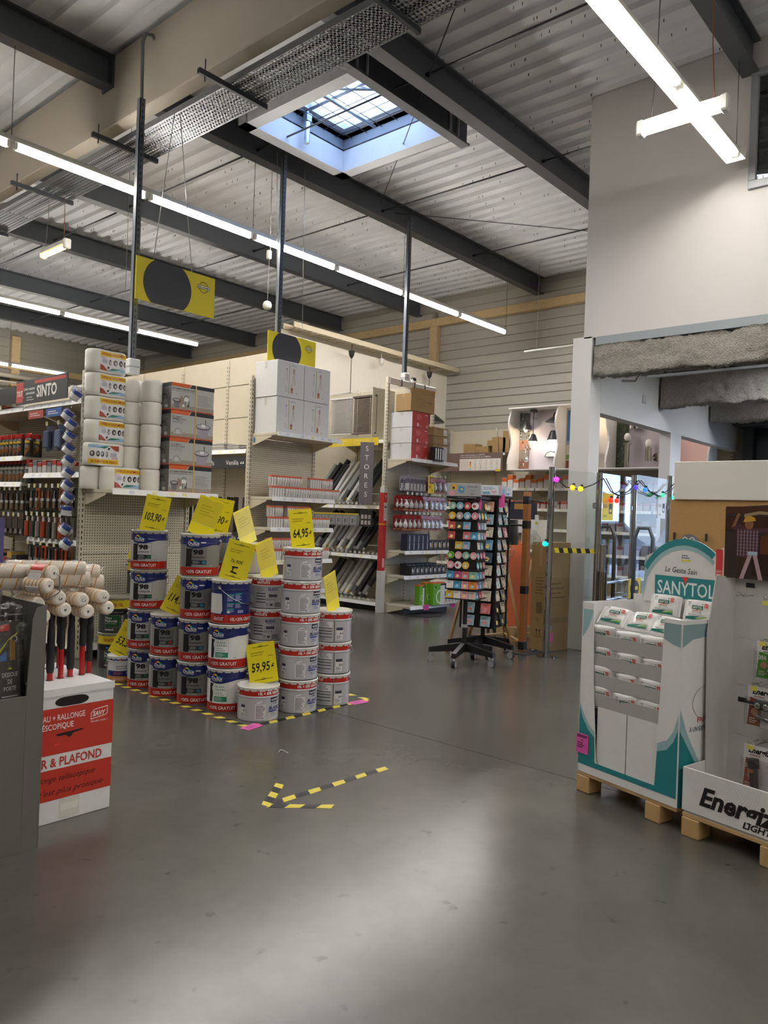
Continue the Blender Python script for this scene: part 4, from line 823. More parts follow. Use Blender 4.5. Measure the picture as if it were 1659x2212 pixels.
        g.rect(-0.15, 0.0455, 0.15, 0.088, '24306f', 0.0005).text('PEINTURE ACRYLIQUE', -0.06, 0.118, 0.010, '23276a', 0.0012, w=0.12, bold=0.02).text('MONOCOUCHE', -0.06, 0.102, 0.009, '23276a', 0.0012, w=0.085, bold=0.02).rect(0.02, 0.062, 0.07, 0.08, 'e3e3e6', 0.001).text('BLANC', 0.024, 0.066, 0.009, '22264f', 0.0013).lines(-0.08, 0.055, 0.0, 0.082, 'b35a6a', 3, z=0.001).text('PRIX GAGNANT 12L', -0.08, 0.018, 0.012, 'f0dcc8', 0.0012, w=0.13)
        for i in range(6): g.rect(-0.1 + i * 0.03, H_ - 0.036, -0.08 + i * 0.03, H_ - 0.022, ('6b3f6a', '3f4aa0', 'a03f4a')[i % 3], 0.0012)
    g.wrap(r); ob('label_print', g, 'printg', t)
    return t
PROTO = {}
def stack(kinds, x, y, yaw, what, group, h=None, jit=0.0):
    q = random.Random(int(x * 100 + y * 1000)); z = 0; n = len(kinds); nms = {1: ['standing alone'], 2: ['bottom', 'top'], 3: ['bottom', 'middle', 'top'], 4: ['bottom', 'second up', 'third up', 'top'], 5: ['bottom', 'second up', 'middle', 'fourth up', 'top']}[n]
    face = math.atan2(-y, -x)
    for i, k in enumerate(kinds):
        if k not in PROTO: PROTO[k] = o = bucket(k)
        else: o = dup(PROTO[k])
        dx, dy = (q.uniform(-jit, jit), q.uniform(-jit, jit)) if i else (0, 0)
        o.location = (x + dx, y + dy, z); o.rotation_euler = (0, 0, face + yaw + q.uniform(-0.05, 0.05)); o['group'] = group
        o['label'] = what[k] % nms[i]
        z += {'N': 0.231, 'S': 0.231, 'B': 0.231, 'W': 0.205}.get(k[0], 0.3055)
    return z
zt = {}
zt['C0'] = stack('N', 3.39, 4.03, R(8), {'N': 'grey white paint bucket %s at the front corner under the 59,95 card'}, 'grey white paint buckets with red rims')
zt['C1'] = stack('LLK', 3.375, 4.355, R(2), {'L': 'blue headed BLANC SATIN paint bucket, %s of the stack under the 76.90 card', 'K': 'dark blue paint bucket with its back turned, %s of the 76.90 stack'}, 'blue headed paint buckets', jit=0.008)
zt['C2'] = stack('GGGG', 3.345, 4.68, R(10), {'G': 'metallic grey 98 paint bucket, %s of the stack under the two shiny cards'}, 'blue headed paint buckets', jit=0.008)
zt['C3'] = stack('TT', 3.31, 4.995, R(8), {'T': 'metallic satin 98 paint bucket, %s of the pair under the 114,95 card'}, 'blue headed paint buckets', jit=0.006)
zt['C4'] = stack('AAAA', 3.335, 5.335, R(2), {'A': 'white labelled 98 paint bucket, %s of the stack under the 103,90 card'}, 'blue headed paint buckets', jit=0.01)
zt['C5'] = stack('W', 3.29, 5.62, R(10), {'W': 'small white, blue and orange paint bucket %s under the 53,50 card'}, 'small paint buckets')
zt['D2'] = stack('SSSS', 3.735, 4.36, R(-6), {'S': 'grey white BLANC SATIN bucket, %s of the stack half hidden by the tallest'}, 'grey white paint buckets with red rims', jit=0.006)
zt['D1'] = stack('BBBBB', 3.765, 4.665, R(-20), {'B': 'grey white paint bucket, %s of the stack just behind the dark blue bucket'}, 'grey white paint buckets with red rims', jit=0.006)
zt['D3'] = stack('GGGG', 3.69, 5.0, R(0), {'G': 'metallic grey 98 paint bucket, %s of the stack hidden behind the shiny cards'}, 'blue headed paint buckets', jit=0.006)
zt['E'] = stack('NNNNN', 3.735, 4.015, R(13), {'N': 'grey white paint bucket, %s of the tallest front stack under the 64,95 card'}, 'grey white paint buckets with red rims', jit=0.008)
zt['F'] = stack('BBB', 4.065, 4.01, R(4), {'B': 'grey white paint bucket, %s of the right hand corner stack of three'}, 'grey white paint buckets with red rims', jit=0.008)
zt['Ma'] = stack('MM', 3.53, 6.16, R(2), {'M': 'dark grey Murs Plafonds bucket with yellow rim, %s of the pair under the shelf'}, 'dark grey wall paint buckets')
zt['Mb'] = stack('MMM', 3.87, 6.30, R(10), {'M': 'dark grey bucket with yellow rim, %s of the three behind the white labelled stack'}, 'dark grey wall paint buckets')

def price_card(label, loc, yaw, roll, lean, big=None, small=None, back=False, W_=0.20, H_=0.285):
    t = thing('price_card', label, 'price card', loc, group='yellow price cards'); t.rotation_mode = 'YXZ'; t.rotation_euler = (lean, roll, yaw)
    ob('card', M().box(-W_ / 2, W_ / 2, -0.0012, 0.0012, 0, H_, 'f0df26', 0.0005), 'printg', t)
    g = M(); g.T = frame((0, -0.0022, 0), (1, 0, 0), (0, 0, 1)); K = '1c1b14'
    if not back:
        for yy in (H_ - 0.028, 0.028):
            g.shape([(-0.045, yy), (0, yy - 0.003), (0.045, yy), (0, yy + 0.003)], K).rect(-0.06, yy - 0.0012, 0.06, yy + 0.0012, K).ring(0, yy, 0.011, 0.013, '5a5528', 0.0002, 14, 20, 160)
        g.text(small or 'PEINTURE BLANC', -W_ * 0.36, H_ - 0.072, 0.0075, K, w=0.095, sh=0.2).text('VELOURS 10+20%', -W_ * 0.36, H_ - 0.088, 0.0075, K, w=0.08, sh=0.2)
        if big and '.' in big: g.text(big, 0, H_ * 0.44, 0.026, K, w=0.095, al='c', sh=0.15).shape([(-0.028, 0.055), (0.018, 0.05), (0.022, 0.06), (-0.012, 0.066), (-0.01, 0.088), (0.018, 0.093), (0.02, 0.104), (-0.026, 0.1), (-0.026, 0.09), (-0.02, 0.09), (-0.02, 0.066), (-0.028, 0.066)], K)
        elif big:
            g.text(big, -0.012, H_ * 0.30, 0.062, K, w=0.13, al='c', sh=0.15, bold=0.015).text('€', 0.060, H_ * 0.33, 0.030, K, w=0.024, sh=0.15, bold=0.02); g.text('UNITE', 0.045, H_ - 0.105, 0.007, K, w=0.035, sh=0.2)
    else:
        g.rect(-W_ / 2 + 0.004, H_ * 0.28, W_ / 2 - 0.004, H_ * 0.95, 'dccb35').lines(-W_ * 0.3, H_ * 0.5, W_ * 0.3, H_ * 0.8, 'b5a22a', 4, 0.3, z=0.0003).rect(-W_ / 2 + 0.004, H_ * 0.27, W_ / 2 - 0.004, H_ * 0.275, 'f6f0b8', 0.0004)
    ob('card_print', g, 'printg', t)
    c = M().box(-W_ / 2 - 0.004, W_ / 2 + 0.004, -0.006, -0.0045, 0, H_ + 0.003, 'fff')
    
    if not back: ob('clear_holder', c, 'clear', t)
    return t
def on(k, x, y, *a, dz=0.0, **kw): price_card(a[0], (x, y, zt[k] - 0.0175 + dz), *a[1:], **kw)
on('C0', 3.46, 4.055, 'yellow 59,95 price card leaning on the single front bucket', R(-52), R(-13), R(-22), big='59,95')
on('E', 3.73, 4.00, 'yellow 64,95 price card on the tallest grey white stack', R(-8), R(-5), R(-6), big='64,95')
on('C1', 3.37, 4.34, 'yellow 76.90 price card on the dark blue bucket', R(-54), R(12), R(-8), big='76.90€')
on('C4', 3.33, 5.32, 'yellow 103,90 price card on the white labelled stack', R(-52), R(9), R(-5), big='103,90')
on('C3', 3.33, 5.0, 'yellow 114,95 price card leaning over the satin pair', R(-40), R(24), R(-14), big='114,95')
on('C5', 3.27, 5.63, 'yellow 53,50 price card leaning over the small bucket', R(-45), R(24), R(-14), big='53,50')
on('C2', 3.33, 4.69, 'shiny yellow card facing the window light on the metallic grey stack', R(-60), R(16), R(-8), back=True)
on('D3', 3.68, 4.98, 'yellow price card just behind the shiny one, its euro sign showing', R(-44), R(10), R(-4), big='57,90', dz=0.0)
on('D1', 3.77, 4.655, 'yellow card turned edgeways on the stack behind the dark blue bucket', R(12), R(-19), R(-4), back=True)
on('D2', 3.74, 4.36, 'yellow card half hidden beside the tallest stack', R(10), R(-15), R(-4), back=True)
on('F', 4.07, 4.01, 'faded yellow card standing on the corner stack of three', R(18), R(-13), R(-4), back=True)
on('Mb', 3.80, 6.27, 'yellow card on the dark grey buckets behind the white labelled stack', R(-40), R(14), R(-4), big='89,90')

# hazard tape on the floor: yellow and black pieces, scuffed
def hazard(t, p0, p1, w, per, seed=1, gaps=0.0, z=0.0005):
    q = random.Random(seed); p0 = Vector((*p0, 0)); p1 = Vector((*p1, 0)); d = p1 - p0; L_ = d.length; d.normalize(); n = Vector((-d.y, d.x, 0)); s = 0; k = 0
    while s < L_ - 1e-4:
        e = min(L_, s + per / 2)
        if q.random() >= gaps:
            sl = w * 0.55; jj = lambda: q.uniform(-1, 1) * w * 0.07; a, b = s + q.uniform(0, .004), e - q.uniform(0, .004)
            P = [p0 + d * max(0, a - sl / 2 + sl * 0) - n * (w / 2 + jj()), p0 + d * (b - sl / 2) - n * (w / 2 + jj()), p0 + d * min(L_ + .01, b + sl / 2) + n * (w / 2 + jj()), p0 + d * (a + sl / 2) + n * (w / 2 + jj())]
            m = M(); c = 'e3d04a' if k % 2 == 0 else '17171a'; zz = z
            m.add([(v.x, v.y, zz) for v in P] + [(v.x, v.y, 0.0001) for v in P], [(0, 1, 2, 3), (0, 4, 5, 1), (1, 5, 6, 2), (2, 6, 7, 3), (3, 7, 4, 0)], c); ob('tape_piece', m, 'print', t)
        s = e; k += 1
ta = thing('floor_arrow', 'black and yellow tape arrow stuck on the floor pointing to the paint', 'tape', (0, 0, 0))
hazard(ta, (3.25, 2.742), (2.42, 2.775), 0.045, 0.165, 2); hazard(ta, (2.655, 2.955), (2.40, 2.775), 0.045, 0.13, 5, z=0.0009); hazard(ta, (2.635, 2.545), (2.415, 2.765), 0.045, 0.15, 8, z=0.0013)
tb = thing('floor_tape', 'scuffed black and yellow tape marking out the paint display', 'tape', (0, 0, 0))
hazard(tb, (3.18, 5.9), (3.185, 3.87), 0.05, 0.13, 3, 0.22); hazard(tb, (3.20, 3.865), (4.33, 3.865), 0.05, 0.15, 4, 0.06); hazard(tb, (4.33, 3.87), (4.33, 4.5), 0.05, 0.15, 6, 0.1)
for i, (x, y, rz) in enumerate(((3.20, 3.86, 0.2), (4.20, 3.85, -0.1))):
    t = tag(ob('pink_ticket', M().box(-0.075, 0.075, -0.04, 0.04, 0.0016, 0.0024, 'e565b4'), 'card', None, (x, y, 0), rz), ('pink ticket on the floor by the single front bucket', 'pink ticket on the floor by the right corner stack')[i], 'ticket')
    g = M(); g.lines(-0.05, -0.02, 0.05, 0.02, '7a2f63', 3, z=0.0026); ob('ticket_print', g, 'print', t)
tag(ob('plastic_offcut', M().tube([(2.98, 3.345, 0.002), (3.0, 3.35, 0.012), (3.02, 3.345, 0.004), (3.015, 3.32, 0.002), (3.02, 3.305, 0.002)], 0.002, 'e9e9e4', 5), 'plastic'), 'small white plastic strap offcut lying on the bare floor', 'litter')
# ================================================================== cardboard displays on the right
def pallet(label, loc, rz, W_, D_, blocks):
    t = thing('pallet', label, 'pallet', loc, rz)
    n = 5
    for i in range(n): ob('deck_board', M().box(0, W_, D_ * i / n + 0.004, D_ * (i + 1) / n - 0.004, 0.085, 0.105, 'c9a878', 0.003), 'wood', t)
    for u in blocks:
        for y in (0.0, D_ - 0.10): ob('block', M().box(u, u + 0.085, y, y + 0.10, 0.0, 0.085, 'c4a06c', 0.004), 'wood', t)
    return t
RZ1 = R(-105.66); P1 = (3.72, 1.842, 0)
pallet('small wooden pallet under the white and teal wipes display', P1, RZ1, 0.60, 0.42, (0.0, 0.43))
sd = thing('cardboard_display', 'white and teal cardboard display stacked with packs of wipes', 'display stand', (P1[0], P1[1], 0.105), RZ1)
WH = 'eceaea'; TEAL = '1f8288'; LT = '9cc0c4'; GR = 'bdbab9'
z = lambda v: v - 0.105
def plate(poly, y0, y1, c, nm, mat='card', par=sd):
    b = M(); b.T = Matrix(((1, 0, 0, 0), (0, 0, -1, y1), (0, 1, 0, 0), (0, 0, 0, 1))); b.prism([(x, zz) for x, zz in poly], 0, y1 - y0, c); return ob(nm, b, mat, par)
plate([(0.005, z(0.105)), (0.13, z(0.105)), (0.13, z(0.165)), (0.122, z(0.185)), (0.09, z(0.60)), (0.078, z(0.985)), (0.012, z(0.985))], 0.0, 0.006, WH, 'left_wing')
plate([(0.47, z(0.105)), (0.60, z(0.105)), (0.60, z(0.965)), (0.505, z(0.965)), (0.495, z(0.60)), (0.478, z(0.185)), (0.47, z(0.165))], 0.0, 0.006, WH, 'right_wing')
ob('bottom_strip', M().box(0.13, 0.47, 0.0, 0.006, 0, z(0.165), WH), 'card', sd)
for a, b_ in ((0.115, 0.298), (0.302, 0.485)): ob('lower_panel', M().box(a, b_, 0.012, 0.018, z(0.13), z(0.465), 'e9e7e7', 0.002), 'card', sd)
for k, zz in enumerate((0.793, 0.692, 0.592, 0.493)):
    b = M(); b.add([(0.07, 0.012, z(zz - 0.034)), (0.51, 0.012, z(zz - 0.034)), (0.51, 0.006, z(zz + 0.034)), (0.07, 0.006, z(zz + 0.034)), (0.07, 0.02, z(zz - 0.034)), (0.51, 0.02, z(zz - 0.034)), (0.51, 0.014, z(zz + 0.034)), (0.07, 0.014, z(zz + 0.034))], [(0, 1, 2, 3), (4, 7, 6, 5), (3, 2, 6, 7), (0, 4, 5, 1), (0, 3, 7, 4), (1, 5, 6, 2)], GR); ob('shelf_lip', b, 'card', sd)
    ob('shelf_floor', M().box(0.03, 0.57, 0.015, 0.36, z(zz - 0.045), z(zz - 0.04), 'cfcccb'), 'card', sd)
ob('side_panel', M().box(0.600, 0.606, 0.0, 0.40, 0, z(0.965), WH), 'card', sd); ob('side_panel', M().box(0.005, 0.011, 0.0, 0.40, 0, z(0.985), WH), 'card', sd); ob('back_panel', M().box(0.011, 0.6, 0.394, 0.40, 0, z(1.02), 'e3e1e0'), 'card', sd)
ob('top_deck', M().box(0.012, 0.6, 0.02, 0.39, z(0.845), z(0.85), 'd9d6d5'), 'card', sd)
# printed waves and cut line
g = M(); g.T = frame((0, -0.0008, 0), (1, 0, 0), (0, 0, 1))
def wave(pts, c, zz=0.0): g.shape(pts, c, zz)
wave([(0.008, z(0.17)), (0.118, z(0.17)), (0.112, z(0.30)), (0.07, z(0.33)), (0.03, z(0.385)), (0.009, z(0.44))], TEAL); g.rect(0.006, z(0.145), 0.598, z(0.172), TEAL, 0.0002); wave([(0.009, z(0.44)), (0.03, z(0.385)), (0.07, z(0.33)), (0.113, z(0.30)), (0.111, z(0.33)), (0.075, z(0.355)), (0.035, z(0.41)), (0.0095, z(0.465))], LT, 0.0004)
wave([(0.598, z(0.17)), (0.598, z(0.46)), (0.575, z(0.40)), (0.54, z(0.355)), (0.488, z(0.335)), (0.48, z(0.17))], TEAL); wave([(0.598, z(0.46)), (0.598, z(0.53)), (0.575, z(0.45)), (0.54, z(0.40)), (0.49, z(0.375)), (0.488, z(0.335)), (0.54, z(0.355)), (0.575, z(0.40))], LT, 0.0002)
wave([(0.598, z(0.84)), (0.598, z(0.945)), (0.506, z(0.945)), (0.506, z(0.87)), (0.55, z(0.85))], '8fa9ae'); wave([(0.011, z(0.80)), (0.05, z(0.86)), (0.075, z(0.93)), (0.0765, z(0.95)), (0.0115, z(0.95))], LT)
ob('front_print', g, 'print', sd)
g = M(); g.T = frame((0.6068, 0, 0), (0, 1, 0), (0, 0, 1))
g.shape([(0, z(0.84)), (0.08, z(0.875)), (0.2, z(0.885)), (0.3, z(0.87)), (0.3, z(0.945)), (0, z(0.945))], '8fa9ae').shape([(0, z(0.105)), (0.33, z(0.105)), (0.12, z(0.30)), (0, z(0.46))], TEAL).shape([(0, z(0.46)), (0.12, z(0.30)), (0.2, z(0.24)), (0.13, z(0.33)), (0.05, z(0.45)), (0, z(0.56))], LT, 0.0002)
K = '3c3a3a'; pts = [(0.30, 0.945), (0.29, 0.75), (0.27, 0.68), (0.22, 0.655)]; 
for a in range(0, 181, 15): pts.append((0.20 - 0.11 * math.sin(R(a)), 0.575 + 0.08 * math.cos(R(a))))
pts += [(0.27, 0.48), (0.28, 0.35), (0.22, 0.25)]
for (a, b_), (c, d) in zip(pts[:-1], pts[1:]):
    n_ = Vector((-(d - b_), c - a)).normalized() * 0.0011; g.add([(a - n_.x, z(b_) - n_.y, 0.0004), (c - n_.x, z(d) - n_.y, 0.0004), (c + n_.x, z(d) + n_.y, 0.0004), (a + n_.x, z(b_) + n_.y, 0.0004)], [(0, 1, 2, 3)], K)
g.text('FAIT', 0.13, z(0.485), 0.024, 'c0392f', 0.0005, w=0.075, bold=0.01).text('À UN EXPERT', 0.07, z(0.445), 0.022, '23506e', 0.0005, w=0.16, bold=0.01)
ob('side_print', g, 'print', sd)
# pink ticket on its lower left
ob('shelf_ticket', M().box(-0.005, 0.075, -0.004, -0.0015, z(0.20), z(0.30), 'e05fae', 0.0005), 'card', sd)
g = M(); g.T = frame((0, -0.0047, 0), (1, 0, 0), (0, 0, 1)); [g.rect(0.0 + 0.0045 * i, z(0.28), 0.0 + 0.0045 * i + (0.0015, 0.003)[i % 2], z(0.295), '46103a') for i in range(15)]; g.text('P1', 0.03, z(0.262), 0.010, '46103a', bold=0.03); g.lines(0.005, z(0.225), 0.055, z(0.258), '46103a', 3, z=0.0002); ob('ticket_print', g, 'print', sd)
# arched header board standing at the back
hd = [(0.075, z(0.99)), (0.545, z(0.99)), (0.545, z(1.30))]
for i in range(0, 15): a = R(55 + 90 * i / 14); hd.append((0.33 + 0.37 * math.cos(a) * 0.82, z(0.965) + 0.37 * math.sin(a)))
hd += [(0.09, z(1.23))]
plate(hd, 0.385, 0.391, 'e6e4e3', 'header_board')
g = M(); g.T = frame((0, 0.3842, 0), (1, 0, 0), (0, 0, 1)); ox, oz = 0.33, z(0.965)
def arc(r0, r1, a0, a1, c, zz): 
    vs_ = []; n_ = 18
    for i in range(n_ + 1): a = R(a0 + (a1 - a0) * i / n_); vs_ += [(ox + r0 * math.cos(a) * 0.82, oz + r0 * math.sin(a), zz), (ox + r1 * math.cos(a) * 0.82, oz + r1 * math.sin(a), zz)]
    g.add(vs_, [(2 * i, 2 * i + 1, 2 * i + 3, 2 * i + 2) for i in range(n_)], c)
arc(0.335, 0.369, 55, 145, TEAL, 0.0003); arc(0.312, 0.334, 52, 150, LT, 0.0003)
g.shape([(0.077, z(0.99)), (0.10, z(1.10)), (0.115, z(1.165)), (0.091, z(1.228))], LT, 0.0002)
g.text('Le Geste Sain', 0.215, z(1.158), 0.030, '3e3e42', 0.0006, w=0.19, sh=0.2, rot=-0.03).rect(0.155, z(1.025), 0.53, z(1.135), TEAL, 0.0006).text('SANYTOL', 0.172, z(1.042), 0.070, 'eef2f2', 0.001, w=0.335, bold=0.012).shape([(0.318, z(1.137)), (0.358, z(1.137)), (0.338, z(1.098))], 'd8413c', 0.0014)
g.rect(0.508, z(1.135), 0.545, z(1.29), 'd93b3f', 0.0006).text('DÉTRUIT', 0.512, z(1.175), 0.012, 'f3e9e9', 0.001, w=0.03).text('99%', 0.512, z(1.155), 0.014, 'f3e9e9', 0.001, w=0.03, bold=0.03).rect(0.508, z(1.127), 0.545, z(1.134), 'd93b3f', 0.0009)
g.rect(0.31, z(1.215), 0.37, z(1.255), 'e4e4ea', 0.0006).rect(0.312, z(1.217), 0.368, z(1.227), 'e3d75a', 0.001).lines(0.313, z(1.229), 0.365, z(1.252), '4a4a5a', 2, z=0.001)
ob('header_print', g, 'print', sd)
def wipes():
    t = thing('wipes_pack', 'x', 'wipes pack'); W_, H_, D_ = 0.155, 0.115, 0.042; b = M(); nx, npz = 8, 14; vs = []
    for i in range(nx + 1):
        u = i / nx; x = -W_ / 2 + W_ * u; e = min(1, 0.16 + 2.6 * min(u, 1 - u)) ** 0.6
        for j in range(npz):
            a = 2 * math.pi * j / npz; cy, cz = math.cos(a), math.sin(a); f = lambda v, p: math.copysign(abs(v) ** p, v)
            vs.append((x, D_ / 2 * f(cy, .55) * e, H_ / 2 + H_ / 2 * f(cz, .45) * (0.94 + 0.06 * e)))
    fs = [(i * npz + j, (i + 1) * npz + j, (i + 1) * npz + (j + 1) % npz, i * npz + (j + 1) % npz) for i in range(nx) for j in range(npz)]
    fs += [tuple(range(npz)), tuple(reversed(range(nx * npz, nx * npz + npz)))]
    b.add(vs, fs, 'edecea', True); ob('wrapper', b, 'gloss', t)
    for s in (-1, 1): ob('sealed_edge', M().box(s * (W_ / 2), s * (W_ / 2 + 0.012), -0.0015, 0.0015, 0.006, H_ - 0.006, 'efeeee'), 'gloss', t)
    g = M(); g.T = frame((-W_ / 2, -D_ / 2 - 0.0009, 0), (1, 0, 0), (0, 0, 1)); T2 = '14695a'
    g.rect(0.018, 0.012, W_ - 0.018, 0.022, T2).shape([(0.018, 0.022), (0.07, 0.022), (0.10, 0.034), (0.018, 0.026)], T2, 0.0001).shape([(0.075, 0.018), (W_ - 0.018, 0.024), (W_ - 0.018, 0.032), (0.10, 0.027)], '7fae4a', 0.0002).rect(0.03, 0.034, W_ - 0.02, 0.042, 'c8c8c6', 0.0001)
    g.rect(0.045, 0.066, 0.108, 0.085, '17604f', 0.0003).text('SANYTOL', 0.049, 0.0695, 0.012, 'f2f5f3', 0.0006, w=0.055, bold=0.01).shape([(0.07, 0.066), (0.084, 0.066), (0.077, 0.0625)], 'c53a34', 0.0005)
    g.text('DESINFECTANT', 0.052, 0.056, 0.006, 'cc4b44', 0.0004, w=0.048, bold=0.02).text('MULTI-USAGES', 0.05, 0.047, 0.006, '6d7478', 0.0004, w=0.052)
    g.text('120', 0.022, 0.094, 0.009, '1d5a52', 0.0004, bold=0.02).lines(0.022, 0.08, 0.038, 0.092, '7f9a98', 2, z=0.0004).text('Le Geste Sain', 0.062, 0.090, 0.006, '8b8b8b', 0.0004, w=0.032, sh=0.2).disc(0.104, 0.0935, 0.003, '16211f', 0.0004, 10)
    g.rect(0.115, 0.078, 0.134, 0.098, 'cf3b38', 0.0003).ring(0.1245, 0.088, 0.004, 0.006, 'f0d5d3', 0.0006, 12)
    ob('wrapper_print', g, 'printg', t); return t
Lm = Matrix.Translation(Vector(P1)) @ Matrix.Rotation(RZ1, 4, 'Z')
wp = wipes(); first = True
def put_wipes(u, y, zz, label, tilt=0, yaw=0, roll=0):
    global first
    o = wp if first else dup(wp); first = False; p = Lm @ Vector((u, y, zz)); o.location = p; o.rotation_euler = (R(tilt), R(roll), RZ1 + R(yaw)); o['label'] = label; o['group'] = 'packs of wipes'
for k, zz in enumerate((0.865, 0.762, 0.660, 0.558)):
    for j, u in enumerate((0.125, 0.285, 0.432)):
        put_wipes(u + 0.006 * (k % 2), 0.046 + 0.004 * ((j + k) % 2), zz - 0.112 + 0.01 * (j == 0), 'pack of wipes in the %s row, %s' % (('uppermost slotted', 'second slotted', 'third slotted', 'lowest slotted')[k], ('by the ticket side wing', 'in the middle', 'by the printed side panel')[j]), 13, rnd.uniform(-2, 2), rnd.uniform(-2, 2))
for j, (u, rr) in enumerate(((0.125, 3), (0.295, -2), (0.44, 2))): put_wipes(u, 0.075, 0.868 - 0.004 * j, 'pack of wipes leaning on the heap front, %s' % ('nearest the ticket side', 'middle one', 'nearest the printed side panel')[j], -38, (4, -3, 2)[j], rr)
for j, (u, y) in enumerate(((0.10, 0.20), (0.27, 0.21), (0.44, 0.20), (0.17, 0.31), (0.34, 0.32), (0.50, 0.31))): put_wipes(u, y, 0.885 if j < 3 else 0.895, 'pack of wipes lying flat in the heap, %s' % ('front, ticket side', 'front, middle', 'front, printed panel side', 'rear, ticket side', 'rear, middle', 'rear, printed panel side')[j], -84, rnd.uniform(-5, 5))
put_wipes(0.255, 0.335, 0.925, 'pack of wipes standing against the arched board, under the start of its name', -12, 3); put_wipes(0.455, 0.33, 0.918, 'pack of wipes standing against the arched board, under the end of its name', -12, -2)

# second display: torches on hooks, deep lettered tray
RZ2 = R(-102.5); P2 = (3.540, 1.232, 0)
pallet('wooden pallet under the hanging torch display', P2, RZ2, 0.80, 0.60, (0.0, 0.36, 0.715))
ed = thing('torch_display', 'white cardboard display with torches on hooks and a lettered front tray', 'display stand', (P2[0], P2[1], 0.105), RZ2)
ob('tray_front', M().box(0.0, 0.80, 0.0, 0.007, z(0.115), z(0.31), 'e9e7e5', 0.002), 'card', ed); ob('tray_side', M().box(0.0, 0.007, 0.007, 0.40, z(0.115), z(0.31), 'dedcda', 0.002), 'card', ed); ob('tray_side', M().box(0.793, 0.80, 0.007, 0.40, z(0.115), z(0.31), 'dedcda', 0.002), 'card', ed); ob('tray_floor', M().box(0.007, 0.793, 0.007, 0.58, z(0.105), z(0.115), 'cdcbc9'), 'card', ed)
g = M(); g.T = frame((0, -0.0008, 0), (1, 0, 0), (0, 0, 1))
for i in range(1, 16): g.ring(0.19, z(0.308), 0.011 * i, 0.011 * i + 0.0012, 'd3d1cf', 0.0, 30, 180, 360)
g.v = [v if g.T is None else v for v in g.v]
g.text('Energizer', 0.085, z(0.165), 0.082, '151515', 0.0006, w=0.44, bold=0.035, sh=0.28).text('LIGHTS', 0.285, z(0.130), 0.028, '151515', 0.0006, w=0.145, bold=0.03, sh=0.25)
ob('tray_print', g, 'print', ed)
plate([(0.035, z(0.115)), (0.80, z(0.115)), (0.80, z(1.17)), (0.055, z(1.17))], 0.30, 0.307, 'cac7c4', 'hook_board', par=ed)
b = M(); b.add([(0.012, 0.17, z(0.20)), (0.035, 0.30, z(0.115)), (0.055, 0.30, z(1.17)), (-0.008, 0.24, z(1.17)), (-0.004, 0.17, z(0.9)), (0.006, 0.172, z(0.20)), (0.029, 0.302, z(0.115)), (0.049, 0.302, z(1.17)), (-0.014, 0.242, z(1.17)), (-0.010, 0.172, z(0.9))], [(4, 3, 2, 1, 0), (5, 6, 7, 8, 9), (0, 1, 6, 5), (2, 3, 8, 7), (3, 4, 9, 8), (4, 0, 5, 9)], 'c3c0bd'); ob('side_wing', b, 'card', ed)
g = M(); g.T = frame((0, 0.299, 0), (1, 0, 0), (0, 0, 1)); K = '0f0f10'
for u, zz in ((0.125, 1.135), (0.255, 1.13), (0.40, 1.125), (0.105, 0.60)): g.rect(u - 0.021, z(zz - 0.011), u + 0.021, z(zz + 0.011), K)
for zz in (0.885, 0.665, 0.435):
    for u in (0.06, 0.18, 0.30): g.rect(u, z(zz), u + 0.10, z(zz + 0.0015), 'a09d9a', 0.0001).ring(u + 0.035, z(zz + 0.02), 0.016, 0.0175, '98958f', 0.0001, 14, 180, 330)
g.rect(0.055, z(1.10), 0.80, z(1.101), 'aaa7a4', 0.0001)
ob('slot_print', g, 'print', ed)
# printed header: a man in a plaid shirt and yellow helmet by a step ladder in a barn
hp = [(0.012, z(1.165)), (0.80, z(1.165)), (0.80, z(1.53))] + [(0.8 - 0.79 * i / 10, z(1.53 - 0.035 * (i / 10) ** 1.6)) for i in range(1, 11)]
plate(hp, 0.268, 0.275, '2a1712', 'header_board', par=ed)
g = M(); g.T = frame((0, 0.267, 0), (1, 0, 0), (0, 0, 1)); X, Z = 0.012, z(1.165)
for a, c in (((0, 0.30, 0.4, 0.335), '4a2a1a'), ((0, 0.22, 0.4, 0.29), '3a1f14'), ((0.17, 0.12, 0.4, 0.2), '5a3018'), ((0.26, 0.02, 0.4, 0.12), '45241a'), ((0.13, 0.02, 0.26, 0.12), '2f1a14'), ((0.19, 0.2, 0.4, 0.26), '522b17')): g.rect(X + a[0], Z + a[1], X + a[2], Z + a[3], c, 0.0001)
g.shape([(X + 0.09, Z + 0.30), (X + 0.16, Z + 0.315), (X + 0.30, Z + 0.305), (X + 0.30, Z + 0.295), (X + 0.16, Z + 0.30), (X + 0.09, Z + 0.285)], '9c8a6a', 0.0004)
g.shape([(X + 0.06, Z + 0.10), (X + 0.16, Z + 0.10), (X + 0.165, Z + 0.20), (X + 0.15, Z + 0.235), (X + 0.09, Z + 0.24), (X + 0.05, Z + 0.22)], '4d2f38', 0.0006)
g.shape([(X + 0.03, Z + 0.235), (X + 0.05, Z + 0.22), (X + 0.09, Z + 0.24), (X + 0.07, Z + 0.255)], '4d2f38', 0.0006).shape([(X + 0.03, Z + 0.235), (X + 0.05, Z + 0.245), (X + 0.072, Z + 0.30), (X + 0.06, Z + 0.305)], '8a5c44', 0.0007).shape([(X + 0.15, Z + 0.235), (X + 0.165, Z + 0.21), (X + 0.215, Z + 0.225), (X + 0.21, Z + 0.24)], '4d2f38', 0.0006)
for i in range(7): g.rect(X + 0.062 + 0.015 * i, Z + 0.105, X + 0.065 + 0.015 * i, Z + 0.228, 'a08a95', 0.0008)
